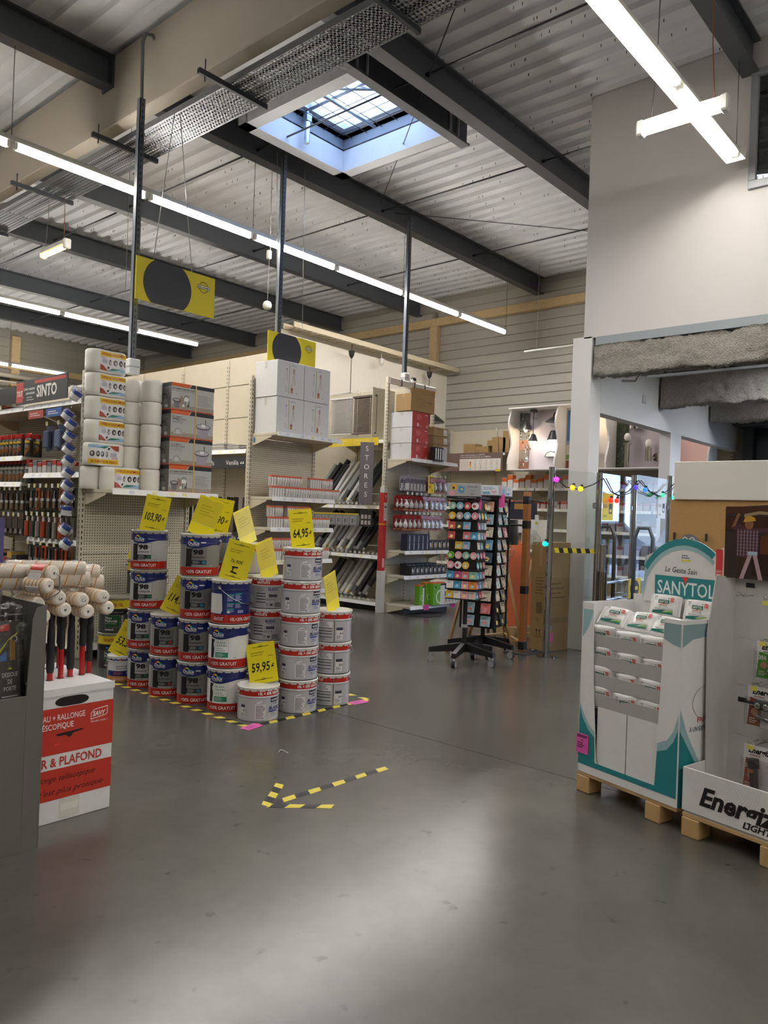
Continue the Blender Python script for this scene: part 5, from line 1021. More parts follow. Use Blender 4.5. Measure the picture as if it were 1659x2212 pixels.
for i in range(8): g.rect(X + 0.06, Z + 0.112 + 0.015 * i, X + 0.162, Z + 0.114 + 0.015 * i, '8a7683', 0.0009)
g.disc(X + 0.115, Z + 0.255, 0.021, '8c5a3e', 0.0008, 16, 0.026).shape([(X + 0.086, Z + 0.262), (X + 0.146, Z + 0.27), (X + 0.14, Z + 0.285), (X + 0.115, Z + 0.294), (X + 0.095, Z + 0.285)], 'c99a3a', 0.001)
g.shape([(X + 0.06, Z + 0.0), (X + 0.10, Z + 0.0), (X + 0.13, Z + 0.10), (X + 0.07, Z + 0.10)], '3d2a22', 0.0005)
g.shape([(X + 0.075, Z), (X + 0.095, Z), (X + 0.135, Z + 0.115), (X + 0.115, Z + 0.115)], 'b99aa2', 0.0011).shape([(X + 0.165, Z), (X + 0.185, Z), (X + 0.155, Z + 0.115), (X + 0.135, Z + 0.115)], 'b99aa2', 0.0011).rect(X + 0.112, Z + 0.112, X + 0.158, Z + 0.128, 'a9c2cf', 0.0013)
ob('header_picture', g, 'printg', ed)
def hook(par, u, zz, l=0.10, tick=True):
    h = ob('hook', M().tube([(u - 0.018, 0.299, z(zz)), (u - 0.016, 0.299 - l, z(zz - 0.004)), (u - 0.012, 0.299 - l - 0.012, z(zz + 0.010)), (u + 0.012, 0.299 - l - 0.012, z(zz + 0.010)), (u + 0.016, 0.299 - l, z(zz - 0.004)), (u + 0.018, 0.299, z(zz))], 0.0022, 'c9c9c9', 6), 'chrome', par)
    if tick: ob('hook_ticket', M().box(u - 0.016, u + 0.014, 0.299 - l - 0.016, 0.299 - l - 0.0145, z(zz - 0.025), z(zz - 0.006), 'e2d45a'), 'card', h)
for u, zz, tk in ((0.125, 1.092, False), (0.255, 1.087, True), (0.40, 1.082, False)): hook(ed, u, zz, 0.09, tk)
def torch(u0, zt_, H_, panel, num, label, style):
    W_ = 0.24; t = thing('torch_blister', label, 'torch', Matrix.Translation(Vector(P2)) @ Matrix.Rotation(RZ2, 4, 'Z') @ Vector((u0, 0.225, zt_ - H_)), RZ2)
    ob('card', M().box(0, W_, -0.001, 0.001, 0, H_, 'e6e3e1', 0.0005), 'print', t)
    g = M(); g.T = frame((0, -0.0016, 0), (1, 0, 0), (0, 0, 1)); g.text('Energizer', 0.022, H_ - 0.034, 0.026, '151515', 0.0003, w=0.13, bold=0.03, sh=0.25).lines(0.03, H_ - 0.048, 0.10, H_ - 0.04, 'b0463a' if style else '3f8a35', 1, z=0.0003)
    g.shape([(-0.003 + 0.003, 0.004), (0.06, 0.004), (0.066, H_ * 0.66), (0.012, H_ * 0.72)], panel, 0.0002).text(num, 0.010, H_ * 0.52, 0.017, 'f2f0e8', 0.0005, bold=0.03).disc(0.034, H_ * 0.36, 0.017, 'b58a6a', 0.0005, 14).lines(0.01, 0.012, 0.05, H_ * 0.22, 'e9dccb', 3, z=0.0005)
    ob('card_print', g, 'printg', t)
    if style == 0:
        b = M().sphere((0.105, -0.022, H_ * 0.52), 0.034, 'b9bcb9', 14, 10, (1.1, 0.6, 0.75)); ob('headlamp', b, 'chrome', t); ob('battery', M().cyl((0.055, -0.012, H_ * 0.22), (0.11, -0.012, H_ * 0.17), 0.009, '8d8f92', 12), 'steel', t)
    elif style == 1:
        h = ob('headlamp', M().box(0.04, 0.13, -0.035, -0.004, H_ * 0.46, H_ * 0.70, '1a1b1e', 0.012), 'rubber', t)
        for x in (0.062, 0.098): ob('lens', M().sphere((x, -0.034, H_ * 0.57), 0.014, 'b5b9ae', 12, 8, (1, .5, 1)), 'chrome', h)
        ob('strap', M().box(0.0, 0.20, -0.012, -0.009, H_ * 0.55, H_ * 0.62, '1d1d20'), 'cloth', t); ob('battery', M().cyl((0.05, -0.012, H_ * 0.28), (0.105, -0.012, H_ * 0.22), 0.009, '8d8f92', 12), 'steel', t)
    else:
        b = M().cyl((0.065, -0.02, H_ * 0.06), (0.058, -0.02, H_ * 0.55), 0.018, '1c1c1f', 14).cyl((0.058, -0.02, H_ * 0.55), (0.054, -0.02, H_ * 0.74), 0.024, '17171a', 14); h = ob('torch_body', b, 'rubber', t); ob('switch', M().box(0.04, 0.066, -0.042, -0.034, H_ * 0.46, H_ * 0.56, 'c9772c', 0.004), 'plastic', h); ob('cord_clip', M().tube([(0.12, -0.008, H_ * 0.66), (0.15, -0.01, H_ * 0.5), (0.16, -0.01, H_ * 0.3)], 0.008, '202124', 7), 'rubber', t)
    ob('clear_blister', M().box(0.01, 0.2, -0.048, -0.047, H_ * 0.05, H_ * 0.78, 'fff', 0.0004), 'blister', t)
    return t
for u, zz in ((0.245, 0.905), (0.215, 0.700), (0.205, 0.435)): hook(ed, u, zz, 0.09, True)
torch(0.205, 0.895, 0.165, '3f9a2c', '350', 'torch on a card with green panel, top of the three', 0)
torch(0.170, 0.690, 0.180, '8a4526', '250', 'black headlamp on a card with brown panel, middle of the three', 1)
torch(0.160, 0.425, 0.215, 'a5391f', '300', 'black torch on a card with red panel, lowest of the three', 2)

# counter block behind: white box on a brown fibre board
cb = thing('counter_screen', 'white boxed top over a brown fibreboard panel behind the displays', 'counter', (6.2, 0.2, 0))
ob('brown_board', M().box(0, 0.03, 0, 2.13, 0.0, 1.61, 'b08a58', 0.003).box(0.03, 0.4, 2.10, 2.13, 0, 1.61, 'b08a58', 0.003), 'kraft', cb); ob('white_top', M().box(-0.02, 0.5, -0.1, 2.10, 1.61, 1.915, 'dbd8d0', 0.004), 'wallpaint', cb)
rl = thing('wall_dispenser', 'half round grey twin dial piece on the brown board', 'dispenser', (6.185, 2.16, 1.25))
b = M(); b.T = Matrix(((0, 0, -1, 0), (-1, 0, 0, 0), (0, 1, 0, 0), (0, 0, 0, 1))); b.prism([(0.075 * math.cos(R(a)), 0.085 * math.sin(R(a))) for a in range(0, 181, 12)], -0.01, 0.03, '6f7275'); ob('dispenser_body', b, 'plastic', rl)
for s in (-1, 1):
    b = M(); b.T = Matrix(((0, 0, -1, -0.031), (-1, 0, 0, -0.028 * s), (0, 1, 0, 0.045), (0, 0, 0, 1))); b.ring(0, 0, 0.012, 0.02, 'd4d6d8').disc(0, 0, 0.007, '3a3b3d', 0.0002, 12); ob('dial', b, 'print', rl); ob('pin', M().cyl((0.0, 0.125 * s, 0.035), (0.0, 0.125 * s, 0.095), 0.009, '2a201c', 8), 'rubber', rl)
# ================================================================== left foreground: bins
bn = thing('cardboard_bin', 'dark grey cardboard bin of draught excluders, its front cut low', 'bin', (0.85, 3.07, 0))
GY = '696862'
ob('bin_front', M().box(0, 0.535, 0, 0.005, 0, 0.625, GY, 0.001), 'card', bn); ob('bin_side', M().box(0.60, 0.606, 0, 0.42, 0, 0.985, GY, 0.001), 'card', bn); ob('bin_side', M().box(0, 0.006, 0.005, 0.42, 0, 0.985, GY, 0.001), 'card', bn); ob('bin_back', M().box(0.006, 0.60, 0.415, 0.42, 0, 1.0, GY, 0.001), 'card', bn)
b = M(); b.T = Matrix(((1, 0, 0, 0), (0, 0, -1, 0.005), (0, 1, 0, 0), (0, 0, 0, 1))); b.prism([(0.535, 0), (0.60, 0), (0.60, 0.985), (0.565, 0.975), (0.55, 0.93), (0.535, 0.64)], 0, 0.005, GY); ob('corner_post', b, 'card', bn)
def excluder(x, y, lab, lean):
    t = thing('draught_excluder', lab, 'door seal', (x, y, 0.04), 0, 'packed draught excluders'); t.rotation_euler = (R(-3), R(lean), 0)
    for xx in (-0.038, 0.038): ob('foam_tube', M().cyl((xx, 0, 0), (xx, 0, 0.90), 0.030, '26272a', 12), 'rubber', t)
    ob('wrap_card', M().box(-0.04, 0.04, -0.034, -0.031, 0.30, 0.88, '4b4743', 0.0005), 'card', t)
    g = M(); g.T = frame((0, -0.0347, 0), (1, 0, 0), (0, 0, 1)); g.rect(-0.036, 0.84, 0.0, 0.865, 'b8312c').shape([(-0.04, 0.765), (0.0, 0.81), (0.03, 0.83), (0.03, 0.822), (-0.005, 0.80), (-0.04, 0.75)], 'b5b83a').ring(0.018, 0.805, 0.010, 0.013, 'd5d5d5', 0.0, 14).rect(0.0, 0.72, 0.022, 0.80, '9c7440', 0.0001).shape([(-0.04, 0.72), (-0.012, 0.72), (-0.012, 0.76), (-0.04, 0.74)], '4a6fae', 0.0001)
    for i, s_ in enumerate(('DESSOUS', 'DE', 'PORTE')): g.text(s_, 0, 0.655 - i * 0.028, 0.018, 'cfcdc6', 0.0002, al='c', w=(0.06, 0.018, 0.048)[i], bold=0.01)
    for i in range(6): g.rect(-0.033 + 0.003 * (i % 3), 0.575 - i * 0.016, 0.03 - 0.004 * (i % 2), 0.579 - i * 0.016, 'b9b7b0', 0.0002)
    g.shape([(-0.012, 0.685), (0.012, 0.685), (0, 0.693)], 'b5b83a', 0.0002).shape([(-0.012, 0.465), (0.012, 0.465), (0, 0.475)], 'b5b83a', 0.0002)
    ob('card_print', g, 'print', t)
    # crumpled clear wrapper bunched at the top
    q = random.Random(int(x * 1000)); b = M(); nn_ = 16
    vs = []
    for j in range(7):
        for i in range(nn_):
            a = 2 * math.pi * i / nn_; rr = (0.078, 0.082, 0.075, 0.07, 0.055, 0.035, 0.01)[j] * (1 + q.uniform(-.28, .28)); vs.append((rr * math.cos(a) * 1.05, rr * 0.62 * math.sin(a), (0.60, 0.84, 0.89, 0.915, 0.935, 0.945, 0.94)[j] + q.uniform(-.015, .015)))
    b.add(vs, [(j * nn_ + i, j * nn_ + (i + 1) % nn_, (j + 1) * nn_ + (i + 1) % nn_, (j + 1) * nn_ + i) for j in range(6) for i in range(nn_)], 'fff'); ob('plastic_wrap', b, 'film', t)
    return t
excluder(1.365, 3.14, 'wrapped black draught excluder standing nearest the bin corner post', -1.5)
excluder(1.20, 3.15, 'wrapped black draught excluder second along the bin front', 1.0)
excluder(1.04, 3.14, 'wrapped black draught excluder third along, at the picture edge', 0)
for i, (x, y) in enumerate(((1.12, 3.30), (1.30, 3.31))): excluder(x, y, ('wrapped draught excluder in the second rank, away from the corner', 'wrapped draught excluder in the second rank, by the corner post')[i], 2 - i * 4)

rb = thing('roller_box', 'white and red lettered cardboard box holding telescopic paint rollers', 'box', (1.44, 3.26, 0))
b = M().box(0, 0.435, 0, 0.56, 0, 0.585, 'e9e7e8', 0.003); ob('carton', b, 'card', rb)
ob('top_flap', M().box(0.0, 0.437, -0.003, 0.0, 0.555, 0.588, 'eceaeb'), 'card', rb)
RED = 'c2382a'; g = M(); g.T = frame((0, -0.0008, 0), (1, 0, 0), (0, 0, 1)); W = 'f1e9e6'
g.rect(0, 0.30, 0.435, 0.503, RED).rect(0, 0.10, 0.435, 0.235, RED)
g.shape([(0.235 + 0.05 * math.cos(R(a)) + (0.028 if math.cos(R(a)) > 0 else -0.028), 0.527 + 0.021 * math.sin(R(a))) for a in range(0, 360, 15)], '15110f', 0.0002)
for a0 in (0,): g.shape([(0.18, 0.528), (0.29, 0.528), (0.29, 0.546), (0.18, 0.546)], 'd9d6d6', 0.0001)
g.text('ROULEAU + RALLONGE', 0.298, 0.448, 0.026, W, 0.0004, w=0.27, al='r', bold=0.01).text('TÉLÉSCOPIQUE', 0.245, 0.410, 0.026, W, 0.0004, w=0.185, al='r', bold=0.01)
g.shape([(0.325, 0.425), (0.398, 0.435), (0.407, 0.445), (0.407, 0.478), (0.342, 0.470), (0.325, 0.455)], W, 0.0003).shape([(0.328, 0.429), (0.396, 0.438), (0.404, 0.447), (0.404, 0.474), (0.344, 0.467), (0.328, 0.453)], RED, 0.0005).text('SAVY', 0.334, 0.439, 0.021, W, 0.0008, w=0.063, bold=0.04, sh=0.2).text('Peindre malin !', 0.325, 0.411, 0.010, W, 0.0004, w=0.083, sh=0.3)
g.shape([(0.165, 0.388), (0.295, 0.395), (0.285, 0.387), (0.245, 0.382), (0.235, 0.368), (0.222, 0.366), (0.212, 0.378), (0.175, 0.378)], '16110f', 0.0003)
g.text('MUR & PLAFOND', 0.385, 0.247, 0.040, RED, 0.0004, w=0.345, al='r', bold=0.02)
g.text('la rallonge téléscopique', 0.355, 0.182, 0.026, '3c1512', 0.0004, w=0.32, al='r', sh=0.45).text("c'est plus pratique", 0.395, 0.125, 0.026, '3c1512', 0.0004, w=0.30, al='r', sh=0.45)
g.rect(0.19, 0.012, 0.285, 0.098, 'dedad2', 0.0002).rect(0.20, 0.045, 0.28, 0.075, 'ebe8e2', 0.0004)
ob('front_print', g, 'print', rb)
hl = M()
for x, y in ((1.659, 3.447), (1.717, 3.463), (1.768, 3.473), (1.828, 3.478), (1.866, 3.50), (1.60, 3.46), (1.77, 3.70), (1.82, 3.69), (1.70, 3.70)): hl.cyl((x - 1.44, y - 3.26, 0.586), (x - 1.44, y - 3.26, 0.5868), 0.017, '1d1816', 10)
ob('pole_holes', hl, 'card', rb)
PILE = 'efe3d2'
def sleeve(L_, r, c0=PILE):
    """fleece roller sleeve along local +y from y=0, with spiral thread"""
    b = M(); n = 16
    b.add([(rr * math.cos(2 * math.pi * i / n), y, rr * math.sin(2 * math.pi * i / n)) for (y, rr) in ((0.0, r * .66), (0.002, r * .9), (0.012, r), (L_ - 0.012, r), (L_ - 0.002, r * .9), (L_, r * .66)) for i in range(n)], [(j * n + i, (j + 1) * n + i, (j + 1) * n + (i + 1) % n, j * n + (i + 1) % n) for j in range(5) for i in range(n)], c0, True)
    pts = [(1.02 * r * math.cos(t * 0.30), 0.012 + (L_ - 0.024) * t / 110, 1.02 * r * math.sin(t * 0.30)) for t in range(111)]; 
    m2 = M()
    for s in range(0, 110): 
        (x0, y0, z0), (x1, y1, z1) = pts[s], pts[s + 1]; m2.add([(x0, y0 - .0022, z0), (x1, y1 - .0022, z1), (x1, y1 + .0032, z1), (x0, y0 + .0032, z0)], [(0, 1, 2, 3)], 'de9a3c')
    c = M().cyl((0, -0.001, 0), (0, 0.0, 0), r * .66, 'e9e4da', 16).cyl((0, -0.0016, 0), (0, -0.001, 0), r * .18, '6b675f', 10)
    return b, m2, c
def twin_roller(label, p, pole, wrapped=False, r=0.034, L_=0.20):
    """pair of packed sleeves, one on the wire frame, above its red telescopic pole"""
    t = thing('paint_roller', label, 'paint roller', p, 0, 'telescopic paint rollers')
    for i, (dx, dz) in enumerate(((0, 0), (0.027, -0.055))):
        b, m2, c = sleeve(L_, r); m = Matrix.Translation((dx, 0, dz)); 
        for q_ in (b, m2, c): q_.v = [tuple(m @ Vector(v)) for v in q_.v]
        s = ob('sleeve', b, 'cloth', t); ob('thread', m2, 'cloth', s); ob('end_cap', c, 'plastic', s)
    px, py = pole[0] - p[0], pole[1] - p[1]; zt = pole[2] - p[2]; zb = 0.42 - p[2]
    ob('wire_frame', M().tube([(0, -0.012, 0), (0, -0.02, 0), (0, L_ * 0.3, 0)], 0.004, 'bdbdbd', 7).tube([(0, L_ + 0.0, 0), (0, L_ + 0.02, 0.01), (-0.03, L_ + 0.02, 0.05), (-0.02, L_ * .6, 0.055), (px, py, 0.05), (px, py, zt)], 0.0035, 'bdbdbd', 7), 'chrome', t)
    ob('grip', M().lathe([(0.012, -0.16), (0.016, -0.15), (0.015, -0.07), (0.019, -0.05), (0.019, 0.0), (0.014, 0.03), (0.016, 0.055), (0.010, 0.06)], 14, '1b1c1e', o=(px, py, zt)), 'rubber', t)
    ob('pole', M().cyl((px, py, zb), (px, py, zt - 0.15), 0.0125, 'b3211f', 12), 'gloss', t)
    return t
twin_roller('cream roller pair with bright end studs, second from the bin', (1.650, 3.36, 0.972), (1.717, 3.463, 0.88))
twin_roller('cream roller pair in the middle of the red box front', (1.760, 3.36, 0.957), (1.828, 3.478, 0.88))
twin_roller('cream roller pair nearest the red box outer corner', (1.868, 3.37, 0.965), (1.875, 3.50, 0.80), r=0.033)
twin_roller('cream roller pair half hidden behind the dark grey bin', (1.553, 3.36, 0.95), (1.600, 3.46, 0.80))
for i, (x, y, z0) in enumerate(((1.659, 3.447, 0.75), (1.768, 3.473, 0.78))):
    t = thing('roller_pole', ('red telescopic pole with long black grip, beside the grey bin', 'red telescopic pole with long black grip, between two roller pairs')[i], 'pole', (x, y, 0.42), 0, 'telescopic paint rollers')
    ob('pole', M().cyl((0, 0, 0), (0, 0, 0.22), 0.0125, 'b3211f', 12), 'gloss', t); ob('grip', M().lathe([(0.015, 0.20), (0.018, 0.22), (0.017, 0.38), (0.013, 0.42), (0.015, 0.47), (0.010, 0.48)], 14, '1b1c1e'), 'rubber', t)
twin_roller('cream roller pair in the back row of the red box', (1.68, 3.62, 0.965), (1.70, 3.70, 0.86)); twin_roller('cream roller pair in the back row, outer side', (1.80, 3.62, 0.97), (1.82, 3.69, 0.86))
# raised roller pair still in its red printed band
t = thing('paint_roller', 'raised cream roller pair wrapped in a red printed band', 'paint roller', (1.60, 3.34, 1.075), R(22), 'telescopic paint rollers')
for dx, dz in ((0.012, 0.012), (-0.014, -0.042)):
    b, m2, c = sleeve(0.13, 0.036); m = Matrix.Translation((dx, 0, dz))
    for q_ in (b, m2, c): q_.v = [tuple(m @ Vector(v)) for v in q_.v]
    s = ob('sleeve', b, 'cloth', t); ob('thread', m2, 'cloth', s); ob('end_cap', c, 'plastic', s)
b = M(); n = 20
for k in range(n):
    a0, a1 = R(60 + 200 * k / n), R(60 + 200 * (k + 1) / n); f = lambda a: (-0.001 + 0.0395 * math.cos(a) + (0.012 if math.sin(a) > 0 else -0.012), -0.015 + 0.0375 * math.sin(a) + (0.027 if math.sin(a) > 0 else -0.027))
    (xa, za), (xb, zb) = f(a0), f(a1); b.add([(xa, 0.03, za), (xb, 0.03, zb), (xb, 0.10, zb), (xa, 0.10, za)], [(0, 1, 2, 3)], 'cf3f35' if k < 10 else 'eee8e4')
ob('paper_band', b, 'printg', t); ob('wire_frame', M().tube([(0.012, -0.015, 0.012), (0.025, -0.02, 0.0), (0.03, -0.02, -0.07), (0.02, 0.0, -0.09), (0.0, 0.03, -0.11), (-0.03, 0.06, -0.20)], 0.004, 'c4c4c4', 7), 'chrome', t); ob('grip', M().cyl((-0.03, 0.06, -0.13), (-0.05, 0.08, -0.27), 0.015, '1b1c1e', 12), 'rubber', t)
# long sleeves in clear wrap across the top
for i, (p, L_, lab) in enumerate((((1.80, 3.42, 1.098), 0.34, 'wrapped pair of long roller sleeves lying on top, in the middle'), ((1.925, 3.52, 1.072), 0.30, 'wrapped pair of long roller sleeves lying on top, outer end'), ((1.60, 3.48, 1.085), 0.34, 'wrapped pair of long roller sleeves lying on top, bin side'))):
    t = thing('roller_sleeve_pack', lab, 'roller pack', p, R(64), 'long roller sleeve packs')
    for dx, dz in ((0, 0), (0.02, -0.05)):
        b, m2, c = sleeve(L_, 0.034); m = Matrix.Translation((dx * .5, -dx, dz))
        for q_ in (b, m2, c): q_.v = [tuple(m @ Vector(v)) for v in q_.v]
        s = ob('sleeve', b, 'cloth', t); ob('thread', m2, 'cloth', s); ob('end_cap', c, 'plastic', s)
    b = M(); pr = [(0.039 * math.cos(R(a)) + (0.0), 0.039 * math.sin(R(a)) + (0.0 if a <= 180 else -0.05)) for a in range(0, 361, 20)]; k = len(pr); ys_ = (-0.03, 0.0, L_ * .5, L_, L_ + 0.02)
    b.add([(x * (1 if 0 < j < 4 else .5), y, (zz + .025) * (1 if 0 < j < 4 else .6) - .025) for j, y in enumerate(ys_) for x, zz in pr], [(j * k + i, (j + 1) * k + i, (j + 1) * k + i + 1, j * k + i + 1) for j in range(4) for i in range(k - 1)], 'fff', True); ob('clear_wrap', b, 'film', t)
pd = thing('purple_display', 'purple and white cardboard display side at the picture edge', 'display stand', (1.40, 4.02, 0))
ob('purple_side', M().box(0.0, 0.27, 0.0, 0.01, 0, 1.315, '4a4576', 0.002).box(0.26, 0.27, 0.01, 0.35, 0, 1.315, '4a4576', 0.002), 'card', pd); b = M(); b.add([(0.0, -0.001, 0.95), (0.20, -0.001, 0.95), (0.255, -0.001, 1.02), (0.13, -0.001, 1.10), (0.0, -0.001, 1.16)], [(0, 1, 2, 3, 4)], 'd9d3e4'); ob('side_print', b, 'print', pd)

# ================================================================== left aisle goods (row one, left face)
RW = R(-90)
def wy(y, x=3.50): return (x, y)
sg = thing('shelf_sign', 'black shelf header sign with red tab at the shelf top', 'sign', (3.40, 8.03, 2.385), RW)
ob('sign_board', M().box(0, 1.10, 0, 0.008, 0, 0.24, '232326', 0.002), 'print', sg); g = M(); g.T = frame((0, -0.001, 0), (1, 0, 0), (0, 0, 1))
g.rect(0.01, 0.02, 0.17, 0.225, 'c23c30').text('TOUT', 0.025, 0.085, 0.055, 'f0e8e4', 0.0003, w=0.13, bold=0.02).shape([(0.17, 0.055), (0.19, 0.07), (0.17, 0.085)], 'c23c30')
g.text("L'atelier réparation", 0.43, 0.135, 0.030, 'f0f0ee', 0.0003, w=0.25, al='r', bold=0.01).text('multi-matériaux', 0.43, 0.092, 0.030, 'f0f0ee', 0.0003, w=0.20, al='r', bold=0.01).lines(0.25, 0.025, 0.43, 0.075, 'bdbdbb', 2, 0.4)
g.text('SINTO', 0.47, 0.055, 0.115, 'f0eee6', 0.0003, w=0.42, bold=0.03).rect(0.42, 0.19, 1.06, 0.222, 'c23c30'); ob('sign_print', g, 'print', sg)
ob('sign_wing', M().box(-1.2, -0.01, 0.0, 0.006, 0.02, 0.20, '3a3b3e'), 'gloss', sg)
for i, (y, c, l) in enumerate(((7.60, 'b4453c', 'small red shelf edge flag under the black sign'), (7.22, '2c5ba8', 'small blue shelf edge flag under the black sign'))): t = tag(ob('shelf_flag', M().box(-0.16, 0.16, 0, 0.004, -0.05, 0.03, c, 0.001), 'print', None, (3.415, y, 2.28), RW), l, 'flag'); g = M(); g.T = frame((0, -0.0006, 0), (1, 0, 0), (0, 0, 1)); g.lines(-0.12, -0.03, 0.12, 0.01, 'e9d9d6', 2); ob('flag_print', g, 'print', t)
def bottle(cap, band, body):
    t = thing('filler_bottle', 'x', 'bottle'); r = 0.042
    ob('bottle_body', M().lathe([(r * .9, 0), (r, 0.006), (r, 0.15), (r * .93, 0.17), (r * .55, 0.195), (r * .55, 0.20)], 14, body, cols=[body, body, body, body, band]), 'plastic', t); ob('bottle_cap', M().lathe([(r * .62, 0.196), (r * .66, 0.20), (r * .66, 0.235), (r * .55, 0.242), (0, 0.242)], 14, cap), 'plastic', t)
    g = M().rect(-0.05, 0.14, 0.05, 0.165, band, 0.0004).shape([(-0.05, 0.01), (0.0, 0.01), (0.05, 0.075), (0.05, 0.12)], '8a5a34', 0.0005).lines(0.0, 0.09, 0.045, 0.13, 'c9c6bd', 3, z=0.0009); g.wrap(r); ob('bottle_label', g, 'printg', t); return t
pr = bottle('c02823', 'd9b53a', '2b2927'); k = 0
for j in range(2):
    for i in range(13):
        y = 7.98 + i * 0.092
        if j == 0 and 0.5 < i < 1.5: continue
        o = pr if k == 0 else dup(pr); k += 1
        o.location = (3.53 + 0.10 * j, y + 0.02 * j, 1.87); o.rotation_euler = (0, 0, R(180) + rnd.uniform(-.4, .4)); o['label'] = 'black bottle with red cap, %s rank of the upper bottle shelf, %s along' % (('front', 'second')[j], ORDW[i]); o['group'] = 'red capped filler bottles'
pr2 = bottle('b5302a', 'b9b5ad', '3f4a46')
for i in range(12):
    o = pr2 if i == 0 else dup(pr2); o.location = (3.54, 7.98 + i * 0.098, 1.60); o.rotation_euler = (0, 0, R(180) + rnd.uniform(-.4, .4)); o['label'] = 'greenish bottle with dull red cap, shelf below the big bottles, %s along' % ORDW[i]; o['group'] = 'lower red capped bottles'
def tin(c1, c2, r=0.05, h=0.09):
    t = thing('putty_tin', 'x', 'tin'); ob('tin_body', M().lathe([(r, 0), (r, h * .3), (r, h - 0.012)], 16, c1, cols=[c1, c2]), 'enamel', t); ob('tin_lid', M().lathe([(r + .003, h - 0.014), (r + .004, h - .004), (r + .001, h), (0, h)], 16, 'ece9e2'), 'plastic', t); return t
for i, (y, z0, c1, c2, h) in enumerate(((8.16, 2.37, '3a86c0', 'e7e5df', .07), (8.16, 2.445, '3a86c0', 'e7e5df', .07), (8.30, 2.37, '3a3a3a', 'd8d3c6', .09), (8.30, 2.465, '3a3a3a', 'd8d3c6', .075), (8.43, 2.37, '8a2c26', 'b9a68a', .13), (8.55, 2.37, '5a2f28', 'a05a48', .10), (8.55, 2.475, '5a2f28', 'a05a48', .07))):
    o = tin(c1, c2, 0.055, h); o.location = (3.53, y, z0); o['label'] = ('blue and white tin next to the black sign', 'blue and white tin on top of its twin by the sign', 'cream and dark tin third from the sign', 'cream and dark tin stacked third from the sign', 'tall brown tin beyond the cream ones', 'red brown tin at the picture edge, lower', 'red brown tin at the picture edge, upper')[i]
# hanging blister cards
def hang_card(w_, h_, card, item, style):
    t = thing('hanging_pack', 'x', 'blister pack'); ob('pack_card', M().box(-w_ / 2, w_ / 2, -0.001, 0.001, -h_, 0, card, 0.0005), 'printg', t)
    if style == 'brush': ob('brush', M().box(-w_ * .3, w_ * .3, -0.016, -0.002, -h_ * .93, -h_ * .6, '6b5844', 0.004).box(-w_ * .3, w_ * .3, -0.014, -0.003, -h_ * .6, -h_ * .48, 'b9b9b9', 0.001).box(-w_ * .12, w_ * .12, -0.014, -0.003, -h_ * .48, -h_ * .14, item, 0.004), 'plastic', t)
    elif style == 'tube': ob('tube_body', M().cyl((0, -0.022, -h_ * .95), (0, -0.022, -h_ * .25), w_ * .3, item, 10).cyl((0, -0.022, -h_ * .25), (0, -0.022, -h_ * .05), w_ * .12, 'e5e3de', 8), 'plastic', t)
    elif style == 'knife': ob('blade', M().box(-w_ * .3, w_ * .3, -0.008, -0.003, -h_ * .9, -h_ * .55, 'c9c9c9', 0.001), 'steel', t); ob('knife_handle', M().box(-w_ * .13, w_ * .13, -0.016, -0.003, -h_ * .55, -h_ * .1, item, 0.004), 'plastic', t)
    elif style == 'sponge': ob('sponge', M().box(-w_ * .35, w_ * .35, -0.05, -0.002, -h_ * .9, -h_ * .2, item, 0.012), 'cloth', t)
    return t
HOOKN = [0]
def hang_row(style, y0, n, dy, z0, w_, h_, cards, items, label, group, x=3.50, deep=2, xb=3.90):
    pr_ = {}
    for i in range(n):
        key = i % len(cards); y = y0 + i * dy
        for d in range(deep):
            if key not in pr_: pr_[key] = o = hang_card(w_, h_, cards[key], items[key], style)
            else: o = dup(pr_[key])
            o.location = (x + 0.05 * d, y, z0); o.rotation_euler = (0, 0, RW + rnd.uniform(-.06, .06)); o['label'] = '%s, %s along%s' % (label, ORDW[i], ' behind' if d else ''); o['group'] = group
        h = tag(ob('peg_hook', M().tube([(x - 0.03, y, z0 + 0.02), (x - 0.025, y, z0 - 0.002), (xb, y, z0 - 0.002)], 0.003, 'c4c4c4', 5), 'chrome'), 'steel peg hook with a pale ticket, %s along, holding %s' % (ORDW[i], group), 'hook', 'hooks of %s' % group)
        ob('hook_ticket', M().box(-0.022, 0.022, -0.002, 0, -0.002, 0.038, ('e4e2d8', 'e3dca0')[i % 2]), 'plastic', h, (x - 0.034, y, z0 + 0.0), RW)
hang_row('sponge', 7.22, 2, 0.24, 2.16, 0.15, 0.25, ['4a5570', '3a4460'], ['6b7690', '555d74'], 'grey blue blister pack hanging beside the tape strip', 'grey blue blister packs', deep=1)
hang_row('brush', 7.05, 7, 0.125, 1.55, 0.085, 0.22, ['2a2523', 'b0522c', '2a2523', '40302a'], ['a8642f', '2b2b2b', '777', 'c0512a'], 'small paint brush on a dark or orange card, upper hook row', 'upper row of brush cards')
hang_row('brush', 8.0, 9, 0.125, 1.52, 0.09, 0.22, ['1f1e1d', '26211e', '3a2c24'], ['6b4a2c', '8a8a8a', '4a3424'], 'dark carded brush further down the aisle, upper hook row', 'far row of brush cards')
hang_row('tube', 7.12, 7, 0.12, 1.27, 0.09, 0.22, ['2a2826', '6b3a24', '35302c'], ['b04a2c', '8f8a80', '4f4a45'], 'sealant tube hanging on the lower hook row near the tape strip', 'hanging sealant tubes')
hang_row('knife', 8.02, 9, 0.12, 1.25, 0.09, 0.2, ['2a1f1a', '201c1a'], ['5a2f22', '333'], 'scraper card on the lower hooks further down the aisle', 'hanging scraper cards')
hang_row('knife', 7.08, 6, 0.14, 0.98, 0.10, 0.24, ['c9522a', '2b2b2c', '2b2b2c'], ['222', 'b5512a', '666'], 'scraper card on the lowest hook row, some orange', 'lowest scraper cards')
